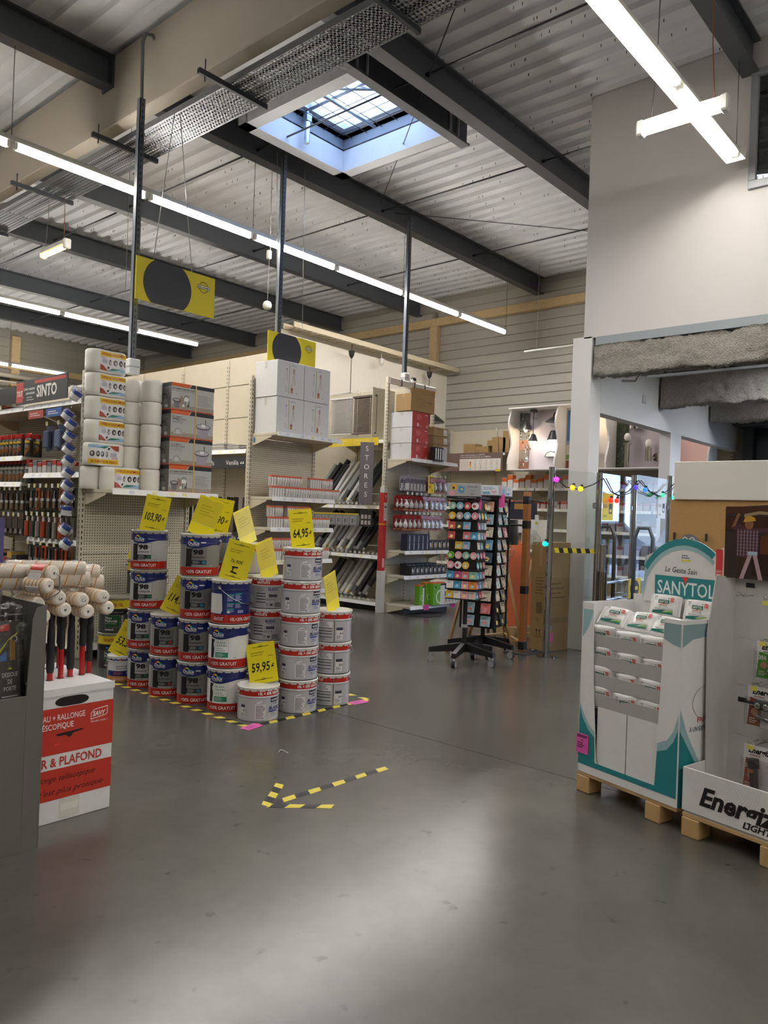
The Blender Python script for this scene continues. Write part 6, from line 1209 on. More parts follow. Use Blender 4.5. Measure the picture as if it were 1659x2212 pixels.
def small_box(w_, d_, h_, c, top=None, label=None, cat='pack', stripe=None):
    t = thing('small_pack', label or 'x', cat); ob('pack_body', M().box(-w_ / 2, w_ / 2, -d_ / 2, d_ / 2, 0, h_, c, 0.002), 'print', t)
    if top: ob('pack_band', M().box(-w_ / 2 - .0006, w_ / 2 + .0006, -d_ / 2 - .0006, d_ / 2 + .0006, h_ * .62, h_ * .96, top), 'print', t)
    return t
cols = (('b9b6b4', 'b3302a'), ('a8a5a6', '6b6b70'), ('cfcac4', 'b3302a'))
for i in range(9):
    o = small_box(0.085, 0.10, 0.11 + 0.02 * (i % 2), *cols[i % 3]); o.location = (3.53, 7.0 + i * 0.103, 1.69); o.rotation_euler = (0, 0, RW); o['label'] = 'small banded pack standing on the white railed shelf, %s from the tapes' % ORDW[i]; o['group'] = 'small packs on the white railed shelf'
for i in range(10):
    o = small_box(0.10, 0.12, 0.14, ('4a3f38', '38302c', '8a8478')[i % 3], ('6b5a4a', None, 'b0512c')[i % 3]); o.location = (3.53, 7.02 + i * 0.112 if i < 8 else 8.1 + i * .1, 0.62 if i < 8 else 0.70); o.rotation_euler = (0, 0, RW); o['label'] = 'brownish pack on the bottom shelf of the left aisle, %s from the tapes' % ORDW[i]; o['group'] = 'brownish packs low in the left aisle'
for i in range(8):
    o = small_box(0.12, 0.14, 0.17, ('2f2a28', '453833')[i % 2], ('5a4638', None)[i % 2]); o.location = (3.55, 8.0 + i * 0.135, 1.12); o.rotation_euler = (0, 0, RW); o['label'] = 'dark pack on the middle shelf further down the left aisle, %s along' % ORDW[i]; o['group'] = 'dark packs in the left aisle'
for i in range(11):
    o = small_box(0.10, 0.14, 0.12 + 0.03 * (i % 3), ('6b625a', '3c3835', '857c70')[i % 3], ('a5382c', None, 'c9a24a')[i % 3]); o.location = (3.55, 6.9 + i * 0.105, 2.37) if i < 1 else (3.55, 8.0 + i * 0.12, 0.70); o.rotation_euler = (0, 0, RW); o['label'] = 'mixed pack on the low shelf further down the left aisle, %s along' % ORDW[i]; o['group'] = 'mixed packs low in the left aisle'
# clip strip of blue adhesive tape rolls
cs = thing('clip_strip', 'clear plastic clip strip holding blue tape rolls at the shelf corner', 'clip strip', (3.36, 6.70, 0.9)); ob('strip', M().tube([(0, 0.0, 1.55), (0, 0.06, 1.35), (0, 0.05, 0.9), (0, 0.03, 0.3), (0, 0, 0)], 0.006, 'dfe4ea', 6), 'blister', cs); ob('hanger', M().box(-0.04, 0.07, -0.02, 0.02, 1.53, 1.57, 'e9ebee', 0.004), 'plastic', cs)
def tape_roll():
    t = thing('tape_roll', 'x', 'tape roll'); n = 20; b = M(); r0, r1, h = 0.026, 0.044, 0.085
    b.lathe([(r0, 0), (r1, 0), (r1, h * .55), (r1, h), (r0, h), (r0, 0)], n, cols=['e6e4df', 'e8e8ea', '2346a0', '2c55b5', 'd9c9a8'])
    ob('tape_body', b, 'plastic', t); ob('clear_bag', M().box(-0.052, 0.060, -0.05, 0.05, -0.008, h + 0.006, 'fff', 0.02), 'film', t); return t
tr = tape_roll()
for i, (y, z0) in enumerate(((6.66, 2.39), (6.80, 2.22), (6.73, 2.13), (6.75, 2.02), (6.76, 1.91), (6.76, 1.80), (6.75, 1.69), (6.76, 1.58), (6.75, 1.47), (6.71, 1.34), (6.77, 1.18), (6.74, 1.05))):
    o = tr if i == 0 else dup(tr); o.location = (3.32, y, z0 - 0.045); o.rotation_euler = Vector((0, 0, 1)).rotation_difference(Vector((0.42, -0.45, 0.78) if i != 9 else (0.05, -0.12, 1))).to_euler(); o['group'] = 'blue tape rolls'
    o['label'] = 'bagged blue tape roll on the clip strip, %s from the top' % ('first', 'second', 'third', 'fourth', 'fifth', 'sixth', 'seventh', 'eighth', 'ninth', 'tenth', 'eleventh', 'last')[i]
# ================================================================== goods on shelf ends two and three, blinds, films
def carton(w_, d_, h_, c, name='carton', mat='card', front=None, tape='cfcbc4'):
    """cardboard box: base at z 0, front on -y; front(g) prints on the front face"""
    t = thing(name, 'x', 'box'); ob('carton_body', M().box(0, w_, 0, d_, 0, h_, c, 0.003), mat, t)
    ob('packing_tape', M().box(-0.0008, 0.0, d_ * .44, d_ * .56, h_ * .78, h_, tape).box(0, w_, d_ * .46, d_ * .54, h_, h_ + 0.0008, tape), 'print', t)
    if front: g = M(); g.T = frame((0, -0.0008, 0), (1, 0, 0), (0, 0, 1)); front(g); ob('front_print', g, 'print', t)
    return t
def lampprint(g):
    g.rect(0.185, 0.05, 0.192, 0.40, '8fae3a').text('CANCUN', 0.215, 0.375, 0.016, '6b6b6b', 0.0002, w=0.075)
    g.rect(0.245, 0.29, 0.275, 0.335, 'c2a58c', 0.0002).rect(0.25, 0.33, 0.27, 0.345, 'a8876b', 0.0003)
    for a, b_ in ((0.26, 0.235), (0.26, 0.262), (0.26, 0.288)): g.add([(a - .002, 0.29, 0.0002), (a + .002, 0.29, 0.0002), (b_ + .002, 0.15, 0.0002), (b_ - .002, 0.15, 0.0002)], [(0, 3, 2, 1)], 'b59a80')
    g.rect(0.215, 0.055, 0.25, 0.12, 'c48a66', 0.0003).rect(0.225, 0.115, 0.238, 0.15, 'd9b79a', 0.0003).disc(0.235, 0.10, 0.012, '8f4a38', 0.0005, 10).disc(0.305, 0.06, 0.008, '8fae3a', 0.0003, 10).lines(0.13, 0.06, 0.165, 0.13, '9a9a9a', 4, 0.35).rect(0.145, 0.19, 0.152, 0.32, 'b9b9b9', 0.0002).disc(0.148, 0.33, 0.008, '5a5a5a', 0.0003, 8)
wb = carton(0.427, 0.40, 0.425, 'e3e2e2', 'lamp_carton', front=lampprint); first = True
for i, (x, z) in enumerate(((5.875, 2.322), (6.306, 2.322), (5.865, 2.752), (6.30, 2.752))):
    o = wb if i == 0 else dup(wb); o.location = (x, 6.845, z); o.rotation_euler = (0, 0, R(-1 if i == 3 else 0)); o['group'] = 'white lamp cartons'
    o['label'] = 'white lamp carton with green stripe, %s of the four' % ('lower left', 'lower right', 'upper left', 'upper right')[i]
# lamp bulbs in white packs with orange tops
def bulb_pack(n, w_, kind):
    t = thing('bulb_pack', 'x', 'bulb pack'); h_ = 0.125
    ob('pack_card', M().box(0, w_, 0.0, 0.055, 0, h_, 'b9b5b3', 0.002), 'print', t); ob('pack_top', M().box(-0.001, w_ + 0.001, -0.004, 0.056, h_ - 0.018, h_ + 0.004, 'd9694a', 0.002), 'print', t)
    s = w_ / n
    for i in range(n):
        x = s * (i + .5); rr = s * .44
        if kind == 0: ob('bulb', M().lathe([(rr * .3, 0.012), (rr * .42, 0.035), (rr * .95, 0.072), (rr, 0.085), (rr * .6, 0.104), (0, 0.108)], 8, 'f2f0ec', o=(x, -0.002, 0)), 'plastic', t)
        else: ob('slim_carton', M().box(x - s * .27, x + s * .27, -0.004, 0.03, 0.002, h_ - 0.02, 'f0edea', 0.002), 'card', t)
    ob('pack_print', M().box(w_ * .9, w_ - .001, -0.0015, -0.001, 0.02, 0.045, '6b6d78').box(w_ * .04, w_ * .14, -0.0015, -0.001, 0.03, 0.09, '8a8a90'), 'print', t); return t
PK = {}
def packs(z, y, seq, label, group, x0=5.86):
    x = x0; k = 0
    for it in seq:
        if isinstance(it, float): x += it; continue
        if it not in PK: PK[it] = bulb_pack(*it); o = PK[it]
        else: o = dup(PK[it])
        o.location = (x, y, z); o['label'] = '%s, %s along' % (label, ORDW[k]); k += 1; o['group'] = group; x += it[1] + 0.004
A_, B_, C_ = (5, 0.20, 0), (4, 0.125, 0), (5, 0.20, 1)
S_ = (2, 0.08, 1)
packs(1.566, 6.86, [C_, A_, A_, B_, B_, B_, B_], 'white bulb pack with orange top, upper bulb shelf front rank', 'bulb packs, upper shelf front')
packs(1.696, 6.88, [S_, A_, A_, 0.13, C_, B_, (2, 0.06, 0)], 'white bulb pack with orange top, upper bulb shelf second layer', 'bulb packs, upper shelf second layer')
packs(1.206, 6.87, [C_, B_, B_, B_, B_, B_, B_], 'white bulb pack with orange top, middle bulb shelf front rank', 'bulb packs, middle shelf front')
packs(1.336, 6.89, [S_, B_, 0.06, B_, B_, B_], 'white bulb pack with orange top, middle bulb shelf second layer', 'bulb packs, middle shelf second layer')
packs(0.821, 6.88, [C_, A_, B_, A_, B_, B_], 'white bulb pack with orange top on the third bulb shelf behind the buckets', 'bulb packs, third shelf'); packs(0.951, 6.90, [A_, A_, B_], 'white bulb pack with orange top, second layer on the third bulb shelf', 'bulb packs, third shelf second layer')
def redbox(g): g.rect(0, 0, 0.20, 0.16, 'b3352a').text('WIFI', 0.05, 0.12, 0.02, 'd98a80', 0.0002) if False else None
for i in range(7):
    o = small_box(0.13, 0.16, 0.13 + 0.03 * (i % 2), 'a8322a' if i < 5 else 'c9c5c0', None, 'x', 'box'); o.location = (5.95 + i * 0.14, 6.95, 0.451); o['label'] = 'red pack on the lowest shelf of the bulb end, %s along' % ORDW[i]; o['group'] = 'red packs low behind the buckets'
tag(ob('blue_tag', M().box(-0.03, 0.05, -0.004, 0.004, -0.03, 0.03, '2f86b8', 0.004), 'plastic', None, (5.86, 7.19, 2.24)), 'small blue plastic tag clipped beside the white cartons', 'tag')
# shelf end three: red sided cartons, brown open box, brown stack, slim boxes
def redprint(g): g.rect(0.0, 0.0, 0.375, 0.222, 'b3302c').lines(0.10, 0.12, 0.22, 0.19, 'd9938c', 6, 0.35, z=0.0002).rect(0.11, 0.02, 0.145, 0.065, 'e6dcd8', 0.0002).lines(0.16, 0.02, 0.22, 0.04, 'd9938c', 2, z=0.0002).text('LUMIN', 0.29, 0.185, 0.014, 'ecd9d6', 0.0002, w=0.055, bold=0.02).ring(0.335, 0.03, 0.012, 0.018, 'ecd9d6', 0.0002, 12).rect(0.02, 0.02, 0.024, 0.10, 'd9938c', 0.0002)
rc = carton(0.375, 0.40, 0.222, 'dddbdb', 'red_carton', front=redprint)
for i in range(3):
    o = rc if i == 0 else dup(rc); o.location = (8.385, 6.845, 2.212 + 0.227 * i); o['group'] = 'white cartons with red fronts'; o['label'] = 'white carton with a red front, %s of the three' % ('lowest', 'middle', 'topmost')[i]
def kraftprint(g): g.lines(0.10, 0.05, 0.40, 0.19, '7a6242', 5, 0.22).text('EASY', 0.10, 0.20, 0.02, '7a6242', 0.0002).rect(0.36, 0.13, 0.44, 0.16, '8a714e')
ob_ = carton(0.50, 0.30, 0.25, 'a8885c', 'brown_carton', 'kraft', kraftprint, 'b59868'); ob_.location = (8.36, 6.86, 2.896); ob_.rotation_euler = (0, 0, R(-4)); ob_['label'] = 'brown open flapped carton on top of the red fronted cartons'
ob('flap', M().add([(0, 0, .25), (.5, 0, .25), (.5, -0.01, .33), (0, -0.01, .33), (0, .004, .25), (.5, .004, .25), (.5, -.006, .33), (0, -.006, .33)], [(0, 1, 2, 3), (5, 4, 7, 6), (3, 2, 6, 7), (0, 3, 7, 4), (1, 5, 6, 2)], 'a5855a'), 'kraft', ob_); ob('flap', M().add([(.5, 0, .25), (.5, .3, .25), (.57, .3, .34), (.57, 0, .34), (.496, 0, .25), (.496, .3, .25), (.566, .3, .34), (.566, 0, .34)], [(0, 1, 2, 3), (5, 4, 7, 6), (3, 2, 6, 7), (0, 3, 7, 4), (1, 5, 6, 2)], '7f6340'), 'kraft', ob_)
bk = carton(0.36, 0.36, 0.125, '9c7f58', 'brown_carton', 'kraft', lambda g: g.rect(0.245, 0.02, 0.335, 0.105, 'd6d2cc').lines(0.25, 0.03, 0.33, 0.06, '6b6b6b', 3).lines(0.10, 0.08, 0.2, 0.11, '5f4a30', 2, 0.3), 'b59868')
for i in range(4):
    o = bk if i == 0 else dup(bk); o.location = (8.90 - 0.01 * (i % 2), 6.85, 2.212 + 0.128 * i); o['group'] = 'brown labelled cartons'; o['label'] = 'flat brown carton with white label, %s of the four' % ('lowest', 'second up', 'third up', 'topmost')[i]
sl = small_box(0.05, 0.10, 0.20, '222327', None, 'x', 'box'); ob('box_picture', M().box(-0.012, 0.012, -0.052, -0.051, 0.02, 0.18, 'e5e3dd'), 'print', sl)
for i in range(4): o = sl if i == 0 else dup(sl); o.location = (8.80 + 0.055 * i, 6.77, 2.212); o['group'] = 'slim black boxes'; o['label'] = 'slim black boxed lamp standing before the brown cartons, %s from the red carton' % ('first', 'second', 'third', 'fourth')[i]
o = small_box(0.12, 0.08, 0.20, 'b9b7bb', None, 'grey printed box standing before the brown cartons', 'box'); o.location = (9.06, 6.80, 2.212)
# blisters of lamps and bulbs on hooks
def bulb_blister(card, bulb, kind):
    t = thing('bulb_blister', 'x', 'blister pack'); W_, H_ = 0.115, 0.225; P = []
    for i in range(17): a = math.pi * i / 16; P.append((W_ / 2 * math.cos(a), -0.055 + 0.055 * math.sin(a)))
    P += [(-W_ / 2 * .92, -H_ + .02), (-W_ / 2 * .8, -H_), (W_ / 2 * .8, -H_), (W_ / 2 * .92, -H_ + .02)]
    b = M(); b.T = Matrix(((1, 0, 0, 0), (0, 0, -1, 0.001), (0, 1, 0, 0), (0, 0, 0, 1))); b.prism(P, 0, 0.002, card); ob('card', b, 'printg', t)
    if kind == 0: ob('bulb', M().lathe([(0.012, -0.065), (0.014, -0.09), (0.034, -0.125), (0.036, -0.15), (0.026, -0.178), (0, -0.188)], 10, bulb, o=(0, -0.028, 0)), 'gloss', t)
    else: ob('lamp', M().box(-0.03, 0.03, -0.03, -0.003, -H_ * .95, -H_ * .5, 'd9d7dc', 0.006).cyl((0, -0.012, -H_ * .38), (0, -0.025, -H_ * .38), 0.042, '5d5570', 16), 'plastic', t)
    ob('clear_blister', M().box(-0.045, 0.045, -0.066, -0.002, -0.205, -0.05, 'fff', 0.02), 'blister', t)
    ob('card_band', M().box(-0.04, 0.04, -0.003, -0.0018, -H_ + .008, -H_ + .035, 'c98a5a' if kind == 0 else 'e4e2e6'), 'print', t); return t
b0, b1, b2 = bulb_blister('8f1f22', 'eeebe6', 0), bulb_blister('8f1f22', 'd5d0c9', 0), bulb_blister('8d8a96', '', 1)
use = {}
def hang(pr, x, y, z, rz, label, group):
    o = pr if pr not in use else dup(pr); use[pr] = 1; o.location = (x, y, z); o.rotation_euler = (0, 0, rz); o['label'] = label + NTH(label); o['group'] = group
CNT = {}
def NTH(l): CNT[l] = CNT.get(l, -1) + 1; return ', %s of its row' % ORDW[CNT[l]]
def hookx(x, z, label): 
    h = tag(ob('peg_hook', M().tube([(x, 6.90, z + .02), (x, 6.90, z), (x, 7.25, z)], 0.003, 'c9c9c9', 5), 'chrome'), label + NTH(label), 'hook', label); ob('hook_ticket', M().box(-0.02, 0.02, -0.002, 0, 0, 0.035, 'e3e2dc'), 'plastic', h, (x, 6.895, z))
for i in range(6):
    for d in range(2): hang(b2, 8.42 + 0.075 * i, 6.93 + 0.07 * d, 1.98, R(-38), 'clear blister with a purple and grey lamp', 'purple grey lamp blisters')
for i, x in enumerate((8.93, 9.04, 9.16, 9.28)):
    hookx(x, 1.985, 'hook of the upper red blister row')
    for d in range(2): hang(b1, x, 6.93 + 0.08 * d, 1.975, R(-12), 'red carded bulb blister beside the purple lamps, upper row', 'upper red bulb blisters')
for i in range(9):
    x = 8.40 + 0.105 * i + 0.03 * (i > 4); hookx(x, 1.705, 'hook of the middle red blister row')
    for d in range(3 if i < 5 else 2): hang((b0, b1)[i % 3 == 2], x - 0.01 * d, 6.92 + 0.07 * d, 1.695, R(-25 if i < 4 else -8), 'red carded bulb blister on the middle row of hooks', 'middle red bulb blisters')
for i in range(9):
    x = 8.39 + 0.10 * i; hookx(x, 1.425, 'hook of the lower red blister row')
    for d in range(3 if i < 4 else 2): hang((b0, b1)[i % 4 == 3], x - 0.01 * d, 6.92 + 0.07 * d, 1.415, R(-30 if i < 4 else -8), 'red carded bulb blister on the lower row of hooks', 'lower red bulb blisters')
ps = tag(ob('promo_card', M().box(-0.075, 0.075, 0, 0.003, -0.26, 0, 'f0d722', 0.001), 'print', None, (8.87, 6.84, 2.0)), 'yellow promotion card with red price among the hanging blisters', 'price card'); g = M(); g.T = frame((0, -0.0008, 0), (1, 0, 0), (0, 0, 1)); g.rect(-0.045, -0.12, 0.06, -0.02, '7a4a55').rect(-0.02, -0.1, 0.04, -0.04, 'b98a96', 0.0001).text('9€', -0.06, -0.19, 0.05, 'c2341f', 0.0002, w=0.06, bold=0.03).text('99', 0.005, -0.235, 0.03, 'c2341f', 0.0002, w=0.04, bold=0.03); ob('card_print', g, 'print', ps)
def dark_box(w_, h_, c, kind):
    t = small_box(w_, 0.12, h_, c, None, 'x', 'box'); b = M()
    if kind == 0: b.box(-0.010, 0.010, -0.062, -0.061, h_ * .52, h_ * .92, '9a9aa6').box(-0.006, 0.006, -0.062, -0.061, h_ * .08, h_ * .48, 'd5d5da')
    else: b.T = frame((0, -0.0615, 0), (1, 0, 0), (0, 0, 1)); b.disc(-w_ * .15, h_ * .55, w_ * .17, 'cfc9bd', 0, 12, h_ * .25).rect(-w_ * .2, h_ * .15, -w_ * .1, h_ * .35, '8f8b82').disc(w_ * .2, h_ * .5, w_ * .14, 'b59a6b' if kind == 1 else '77787c', 0, 12, h_ * .28).rect(w_ * .25, h_ * .75, w_ * .42, h_ * .9, 'a0a0a0')
    ob('box_picture', b, 'print', t); return t
d0 = dark_box(0.10, 0.24, '1c1f36', 0)
for i in range(5): o = d0 if i == 0 else dup(d0); o.location = (8.44 + 0.103 * i, 6.92, 0.902); o['group'] = 'tall navy lamp boxes'; o['label'] = 'tall navy box with a slim lamp picture, %s from the upright' % ('first', 'second', 'third', 'fourth', 'fifth')[i]
d1, d2 = dark_box(0.105, 0.155, '22232a', 1), dark_box(0.10, 0.13, '2a2b31', 2)
for i in range(5): o = d1 if i == 0 else dup(d1); o.location = (8.96 + 0.108 * i, 6.93, 0.902); o['group'] = 'small dark bulb boxes'; o['label'] = 'small dark bulb box beside the tall navy boxes, %s along' % ORDW[i]
for i in range(9): o = d2 if i == 0 else dup(d2); o.location = (8.55 + 0.104 * i if i < 8 else 9.2, 6.92 if i < 8 else 7.03, 0.547); o['group'] = 'dark boxes of clear bulbs'; o['label'] = 'dark box with clear bulb pictures, shelf above the green boxes, %s along' % ORDW[i]
for i in range(7): o = dup(d2); o.location = (8.58 + 0.104 * i, 7.04, 0.547); o.scale.z = 1.25; o['group'] = 'dark boxes of clear bulbs, rear rank'; o['label'] = 'dark bulb box, rear rank of the shelf above the green boxes, %s along' % ORDW[i]
def green_box(w_, h_, lab):
    t = thing('green_lamp_box', lab, 'box'); ob('box_body', M().box(0, w_, 0, 0.09, 0, h_, '6fae2c', 0.002), 'print', t); ob('box_top_band', M().box(-.0006, w_ + .0006, -.0006, 0.0906, h_ * .94, h_ + .0006, 'd9762c'), 'print', t)
    g = M(); g.T = frame((0, -0.0012, 0), (1, 0, 0), (0, 0, 1)); g.rect(w_ * .62, 0.0, w_, h_ * .86, 'e6e6e2').rect(w_ * .62, h_ * .86, w_, h_ * .95, '2c3550', 0.0001).ring(w_ * .62, h_ * .36, w_ * .30, w_ * .38, 'eef0ea', 0.0003).ring(w_ * .62, h_ * .36, w_ * .29, w_ * .30, 'b5bdb5', 0.0004).disc(w_ * .2, h_ * .8, w_ * .06, '2c4a1c', 0.0003, 12); ob('front_print', g, 'print', t); return t
for i, (x, y, w_, h_) in enumerate(((8.56, 6.74, 0.11, 0.29), (8.68, 6.72, 0.12, 0.325), (8.75, 6.64, 0.27, 0.325))): o = green_box(w_, h_, ('narrow green lamp box, first from the upright on the bottom shelf', 'narrow green lamp box tucked behind the wide one', 'wide green and white box with a ring lamp picture')[i]); o.location = (x, y, 0.131)
w0 = small_box(0.075, 0.09, 0.20, 'dad9d2', '5f8f4a', 'x', 'box'); ob('box_picture', M().box(-0.012, 0.012, -0.047, -0.046, 0.03, 0.11, '8a8a86'), 'print', w0)
for i in range(7): o = w0 if i == 0 else dup(w0); o.location = (9.06 + 0.078 * (i % 4) , 6.68 + 0.1 * (i // 4), 0.131); o['group'] = 'white and green bulb boxes'; o['label'] = 'small white bulb box with green band, %s beside the ring lamp box' % ORDW[i]
w1 = small_box(0.08, 0.09, 0.15, 'b9b2bb', 'a8485a', 'x', 'box')
for i in range(2): o = w1 if i == 0 else dup(w1); o.location = (9.37 , 6.68 + 0.1 * i, 0.131); o['group'] = 'lilac bulb boxes'; o['label'] = 'small lilac and red bulb box at the bottom shelf end, %s one' % ORDW[i]
for i, x in enumerate((8.66, 9.30)): tag(ob('shelf_ticket', M().box(-0.06, 0.06, -0.002, 0, -0.06, 0.02, 'd9489a', 0.0005), 'card', None, (x, 6.69, 0.125)), ('pink ticket hung on the bottom shelf before the green boxes', 'pink ticket hung on the bottom shelf end by the card stands')[i], 'ticket')
# long carton strapped upright to the corner post, and a clear tube
t = thing('blind_carton', 'tall red and white blind carton strapped to the corner upright', 'box', (8.235, 7.19, 0.60)); ob('carton_body', M().box(0, 0.07, 0, 0.09, 0, 1.12, 'b52f2c', 0.003), 'card', t); g = M(); g.T = frame((0, -0.001, 0), (1, 0, 0), (0, 0, 1)); g.rect(0.004, 0.05, 0.05, 0.18, 'd9a8a5').rect(0, 0.72, 0.07, 0.98, 'd3cfce', 0.0001).rect(0.01, 0.9, 0.06, 0.93, '55504f', 0.0002).lines(0.01, 0.75, 0.06, 0.88, '8a8483', 4, z=0.0002).shape([(0.015, 1.09), (0.02, 1.09), (0.035, 1.06), (0.05, 1.09), (0.055, 1.09), (0.037, 1.05), (0.037, 1.03), (0.033, 1.03), (0.033, 1.05)], 'f0e4e2', 0.0002); ob('front_print', g, 'print', t); ob('strap', M().box(-0.002, 0.072, -0.003, 0.092, 0.66, 0.675, 'd9b52c'), 'plastic', t)
t = thing('blind_carton', 'grey white blind carton standing under the red one', 'box', (8.215, 7.17, 0.0)); ob('carton_body', M().box(0, 0.085, 0, 0.10, 0, 0.60, 'd6d4d0', 0.003), 'card', t); ob('top_cap', M().box(0.02, 0.085, 0.02, 0.10, 1.72, 1.80, 'cfcdc8', 0.003), 'card', t)
# blinds: sample pair, yellow header, sign, leaning packs
def blind(label, y0, c, frame_c):
    t = thing('sample_blind', label, 'blind', (8.40, y0, 2.60), RW); W_ = 0.46; H_ = 0.58
    ob('head_rail', M().box(0, W_, -0.02, 0.02, H_ - 0.03, H_, frame_c, 0.003), 'paint', t); ob('bottom_rail', M().box(0, W_, -0.012, 0.012, 0, 0.02, frame_c, 0.003), 'paint', t)
    for i in range(26): b = M().box(0.005, W_ - 0.005, -0.012, 0.012, -0.0006, 0.0006, c); ob('slat', b, 'paint', t, (0, 0, 0.028 + i * (H_ - 0.06) / 26), 0, (R(28), 0, 0))
    for x in (0.10, W_ - 0.10): ob('ladder_cord', M().tube([(x, -0.014, 0.01), (x, -0.014, H_ - 0.02)], 0.002, 'e3e1dc', 5), 'plastic', t)
    ob('back_sheet', M().box(0.0, W_, 0.022, 0.026, 0, H_, frame_c), 'paint', t); return t
blind('white sample blind hung above the yellow header', 8.50, 'eceae6', 'd3d0cb'); blind('taupe sample blind hung above the yellow header', 8.02, 'b5a796', '57483d')
hb = thing('header_strip', 'yellow and navy header strip over the leaning blinds', 'sign', (8.345, 8.80, 2.42), RW); ob('strip_board', M().box(0.32, 1.36, 0, 0.006, 0, 0.115, 'd9bd28', 0.002).box(-0.5, 0.315, 0, 0.006, 0, 0.125, '25244a', 0.002), 'print', hb); g = M(); g.T = frame((0, -0.001, 0), (1, 0, 0), (0, 0, 1)); g.text('Store vénitien', 0.42, 0.07, 0.026, 'efe3a2', 0.0, w=0.32).text('Vinyle', 0.52, 0.022, 0.03, 'f3e9b0', 0.0, w=0.15).text('Store vénitien', 0.92, 0.07, 0.026, 'efe3a2', 0.0, w=0.30).text('Aluminium', 0.94, 0.022, 0.03, 'f3e9b0', 0.0, w=0.26).text('enrouleur', 0.08, 0.075, 0.03, 'd5d5e2', 0.0, w=0.2).text('occultant', 0.10, 0.025, 0.03, 'd5d5e2', 0.0, w=0.19).rect(0.835, 0, 0.85, 0.115, 'c4a81f'); ob('strip_print', g, 'print', hb)
vs_ = thing('blade_sign', 'grey upright blade sign spelling a word letter under letter', 'sign', (8.16, 7.62, 1.555), R(-52)); ob('sign_board', M().box(0, 0.20, 0, 0.008, 0, 0.90, '6b6468', 0.002), 'print', vs_); g = M(); g.T = frame((0, -0.001, 0), (1, 0, 0), (0, 0, 1)); [g.text(ch, 0.10, 0.80 - 0.133 * i - 0.03, 0.075, 'eceae8', 0.0002, al='c') for i, ch in enumerate('STORES')]; ob('sign_letters', g, 'print', vs_)
def long_pack(L_, w_, c, tip, lab=True):
    t = thing('blind_pack', 'x', 'blind pack'); ob('pack_body', M().box(-w_ / 2, w_ / 2, -0.03, 0.03, 0, L_, c, 0.008), 'gloss', t); ob('pack_sleeve', M().box(-w_ / 2 - .001, w_ / 2 + .001, -0.031, 0.031, L_ * .06, L_ * .30, tip, 0.008), 'printg', t)
    ob('pack_ticket', M().box(-w_ * .4, w_ * .4, -0.033, -0.0315, L_ * .08, L_ * .15, 'd9b03a' if lab else 'e4e2de'), 'print', t); return t
proto_l = [long_pack(0.80, 0.065, c, tp, l) for c, tp, l in (('8d9294', '4a4d50', True), ('23252a', '33363b', False), ('c5c6c6', 'e4e3e0', True), ('2e3236', '8f9396', False), ('dcdcda', '6b6d70', True), ('9c9994', 'b8b6b2', False))]
def lean_row(n, y0, dy, z, ph, order, label, group, x=8.52, L=1.0):
    for i in range(n):
        pr = proto_l[order[i % len(order)]]; o = pr if pr not in use else dup(pr); use[pr] = 1
        o.location = (x - 0.02 * (i % 2), y0 - dy * i, z); o.rotation_euler = (0, R(8), RW); o.rotation_euler = Vector((0, 0, 1)).rotation_difference(Vector((0.30, -0.42 + rnd.uniform(-.05, .05), 0.85))).to_euler(); o.scale.z = L * rnd.uniform(.9, 1.05); o['label'] = label + NTH(label); o['group'] = group
lean_row(12, 8.98, 0.098, 1.56, 0, (0, 1, 1, 3, 4, 2, 5, 0, 2), 'long slim blind pack leaning under the yellow header', 'upper leaning blind packs')
lean_row(12, 8.95, 0.098, 0.83, 0, (1, 3, 1, 2, 5, 0, 2, 4, 2), 'long slim blind pack leaning in the middle row', 'middle leaning blind packs', L=0.86)
lean_row(9, 8.72, 0.115, 0.16, 0, (1, 3, 0, 5, 2, 2, 4), 'long slim blind pack leaning on the bottom shelf', 'bottom leaning blind packs', L=0.80)
for z in (1.535, 0.805, 0.135): 
    t = thing('wire_fence', 'clear shelf edge fence holding the leaning blinds, %s row' % {1.535: 'upper', 0.805: 'middle', 0.135: 'bottom'}[z], 'shelf edge', (8.345 if z > .2 else 8.28, 8.32, z), RW); ob('fence_panel', M().box(0, 1.0, 0, 0.003, 0, 0.07, 'fff'), 'blister', t)
    for i in range(11): ob('fence_ticket', M().box(0.02 + i * 0.09, 0.065 + i * 0.09, -0.003, -0.001, 0.012, 0.045, ('bdb9b2', 'd9d6cf')[i % 2]), 'plastic', t)
ms = thing('sample_strip', 'grey strip of fitting samples between the blind rows', 'sign', (8.34, 8.75, 1.22), RW); ob('strip_board', M().box(0, 0.98, 0, 0.006, 0, 0.19, '77787a', 0.002).box(1.0, 1.25, 0, 0.008, 0, 0.24, '2c2a2e', 0.002), 'print', ms); g = M(); g.T = frame((0, -0.001, 0), (1, 0, 0), (0, 0, 1)); g.rect(0, 0.165, 0.96, 0.188, 'cdb32c')
for i in range(6): g.rect(0.05 + i * 0.15, 0.02, 0.18 + i * 0.15, 0.15, '9a9b9d', 0.0002).rect(0.09 + i * 0.15, 0.05, 0.11 + i * 0.15, 0.11, '3a3a3c', 0.0004).lines(0.12 + i * .15, 0.05, 0.17 + i * .15, 0.12, '6b6b6d', 3, z=0.0004)
for i in range(3):
    for j in range(2): g.rect(1.03 + i * 0.07, 0.03 + j * 0.085, 1.08 + i * 0.07, 0.09 + j * 0.085, 'b9b4b4', 0.003)
ob('strip_print', g, 'print', ms)
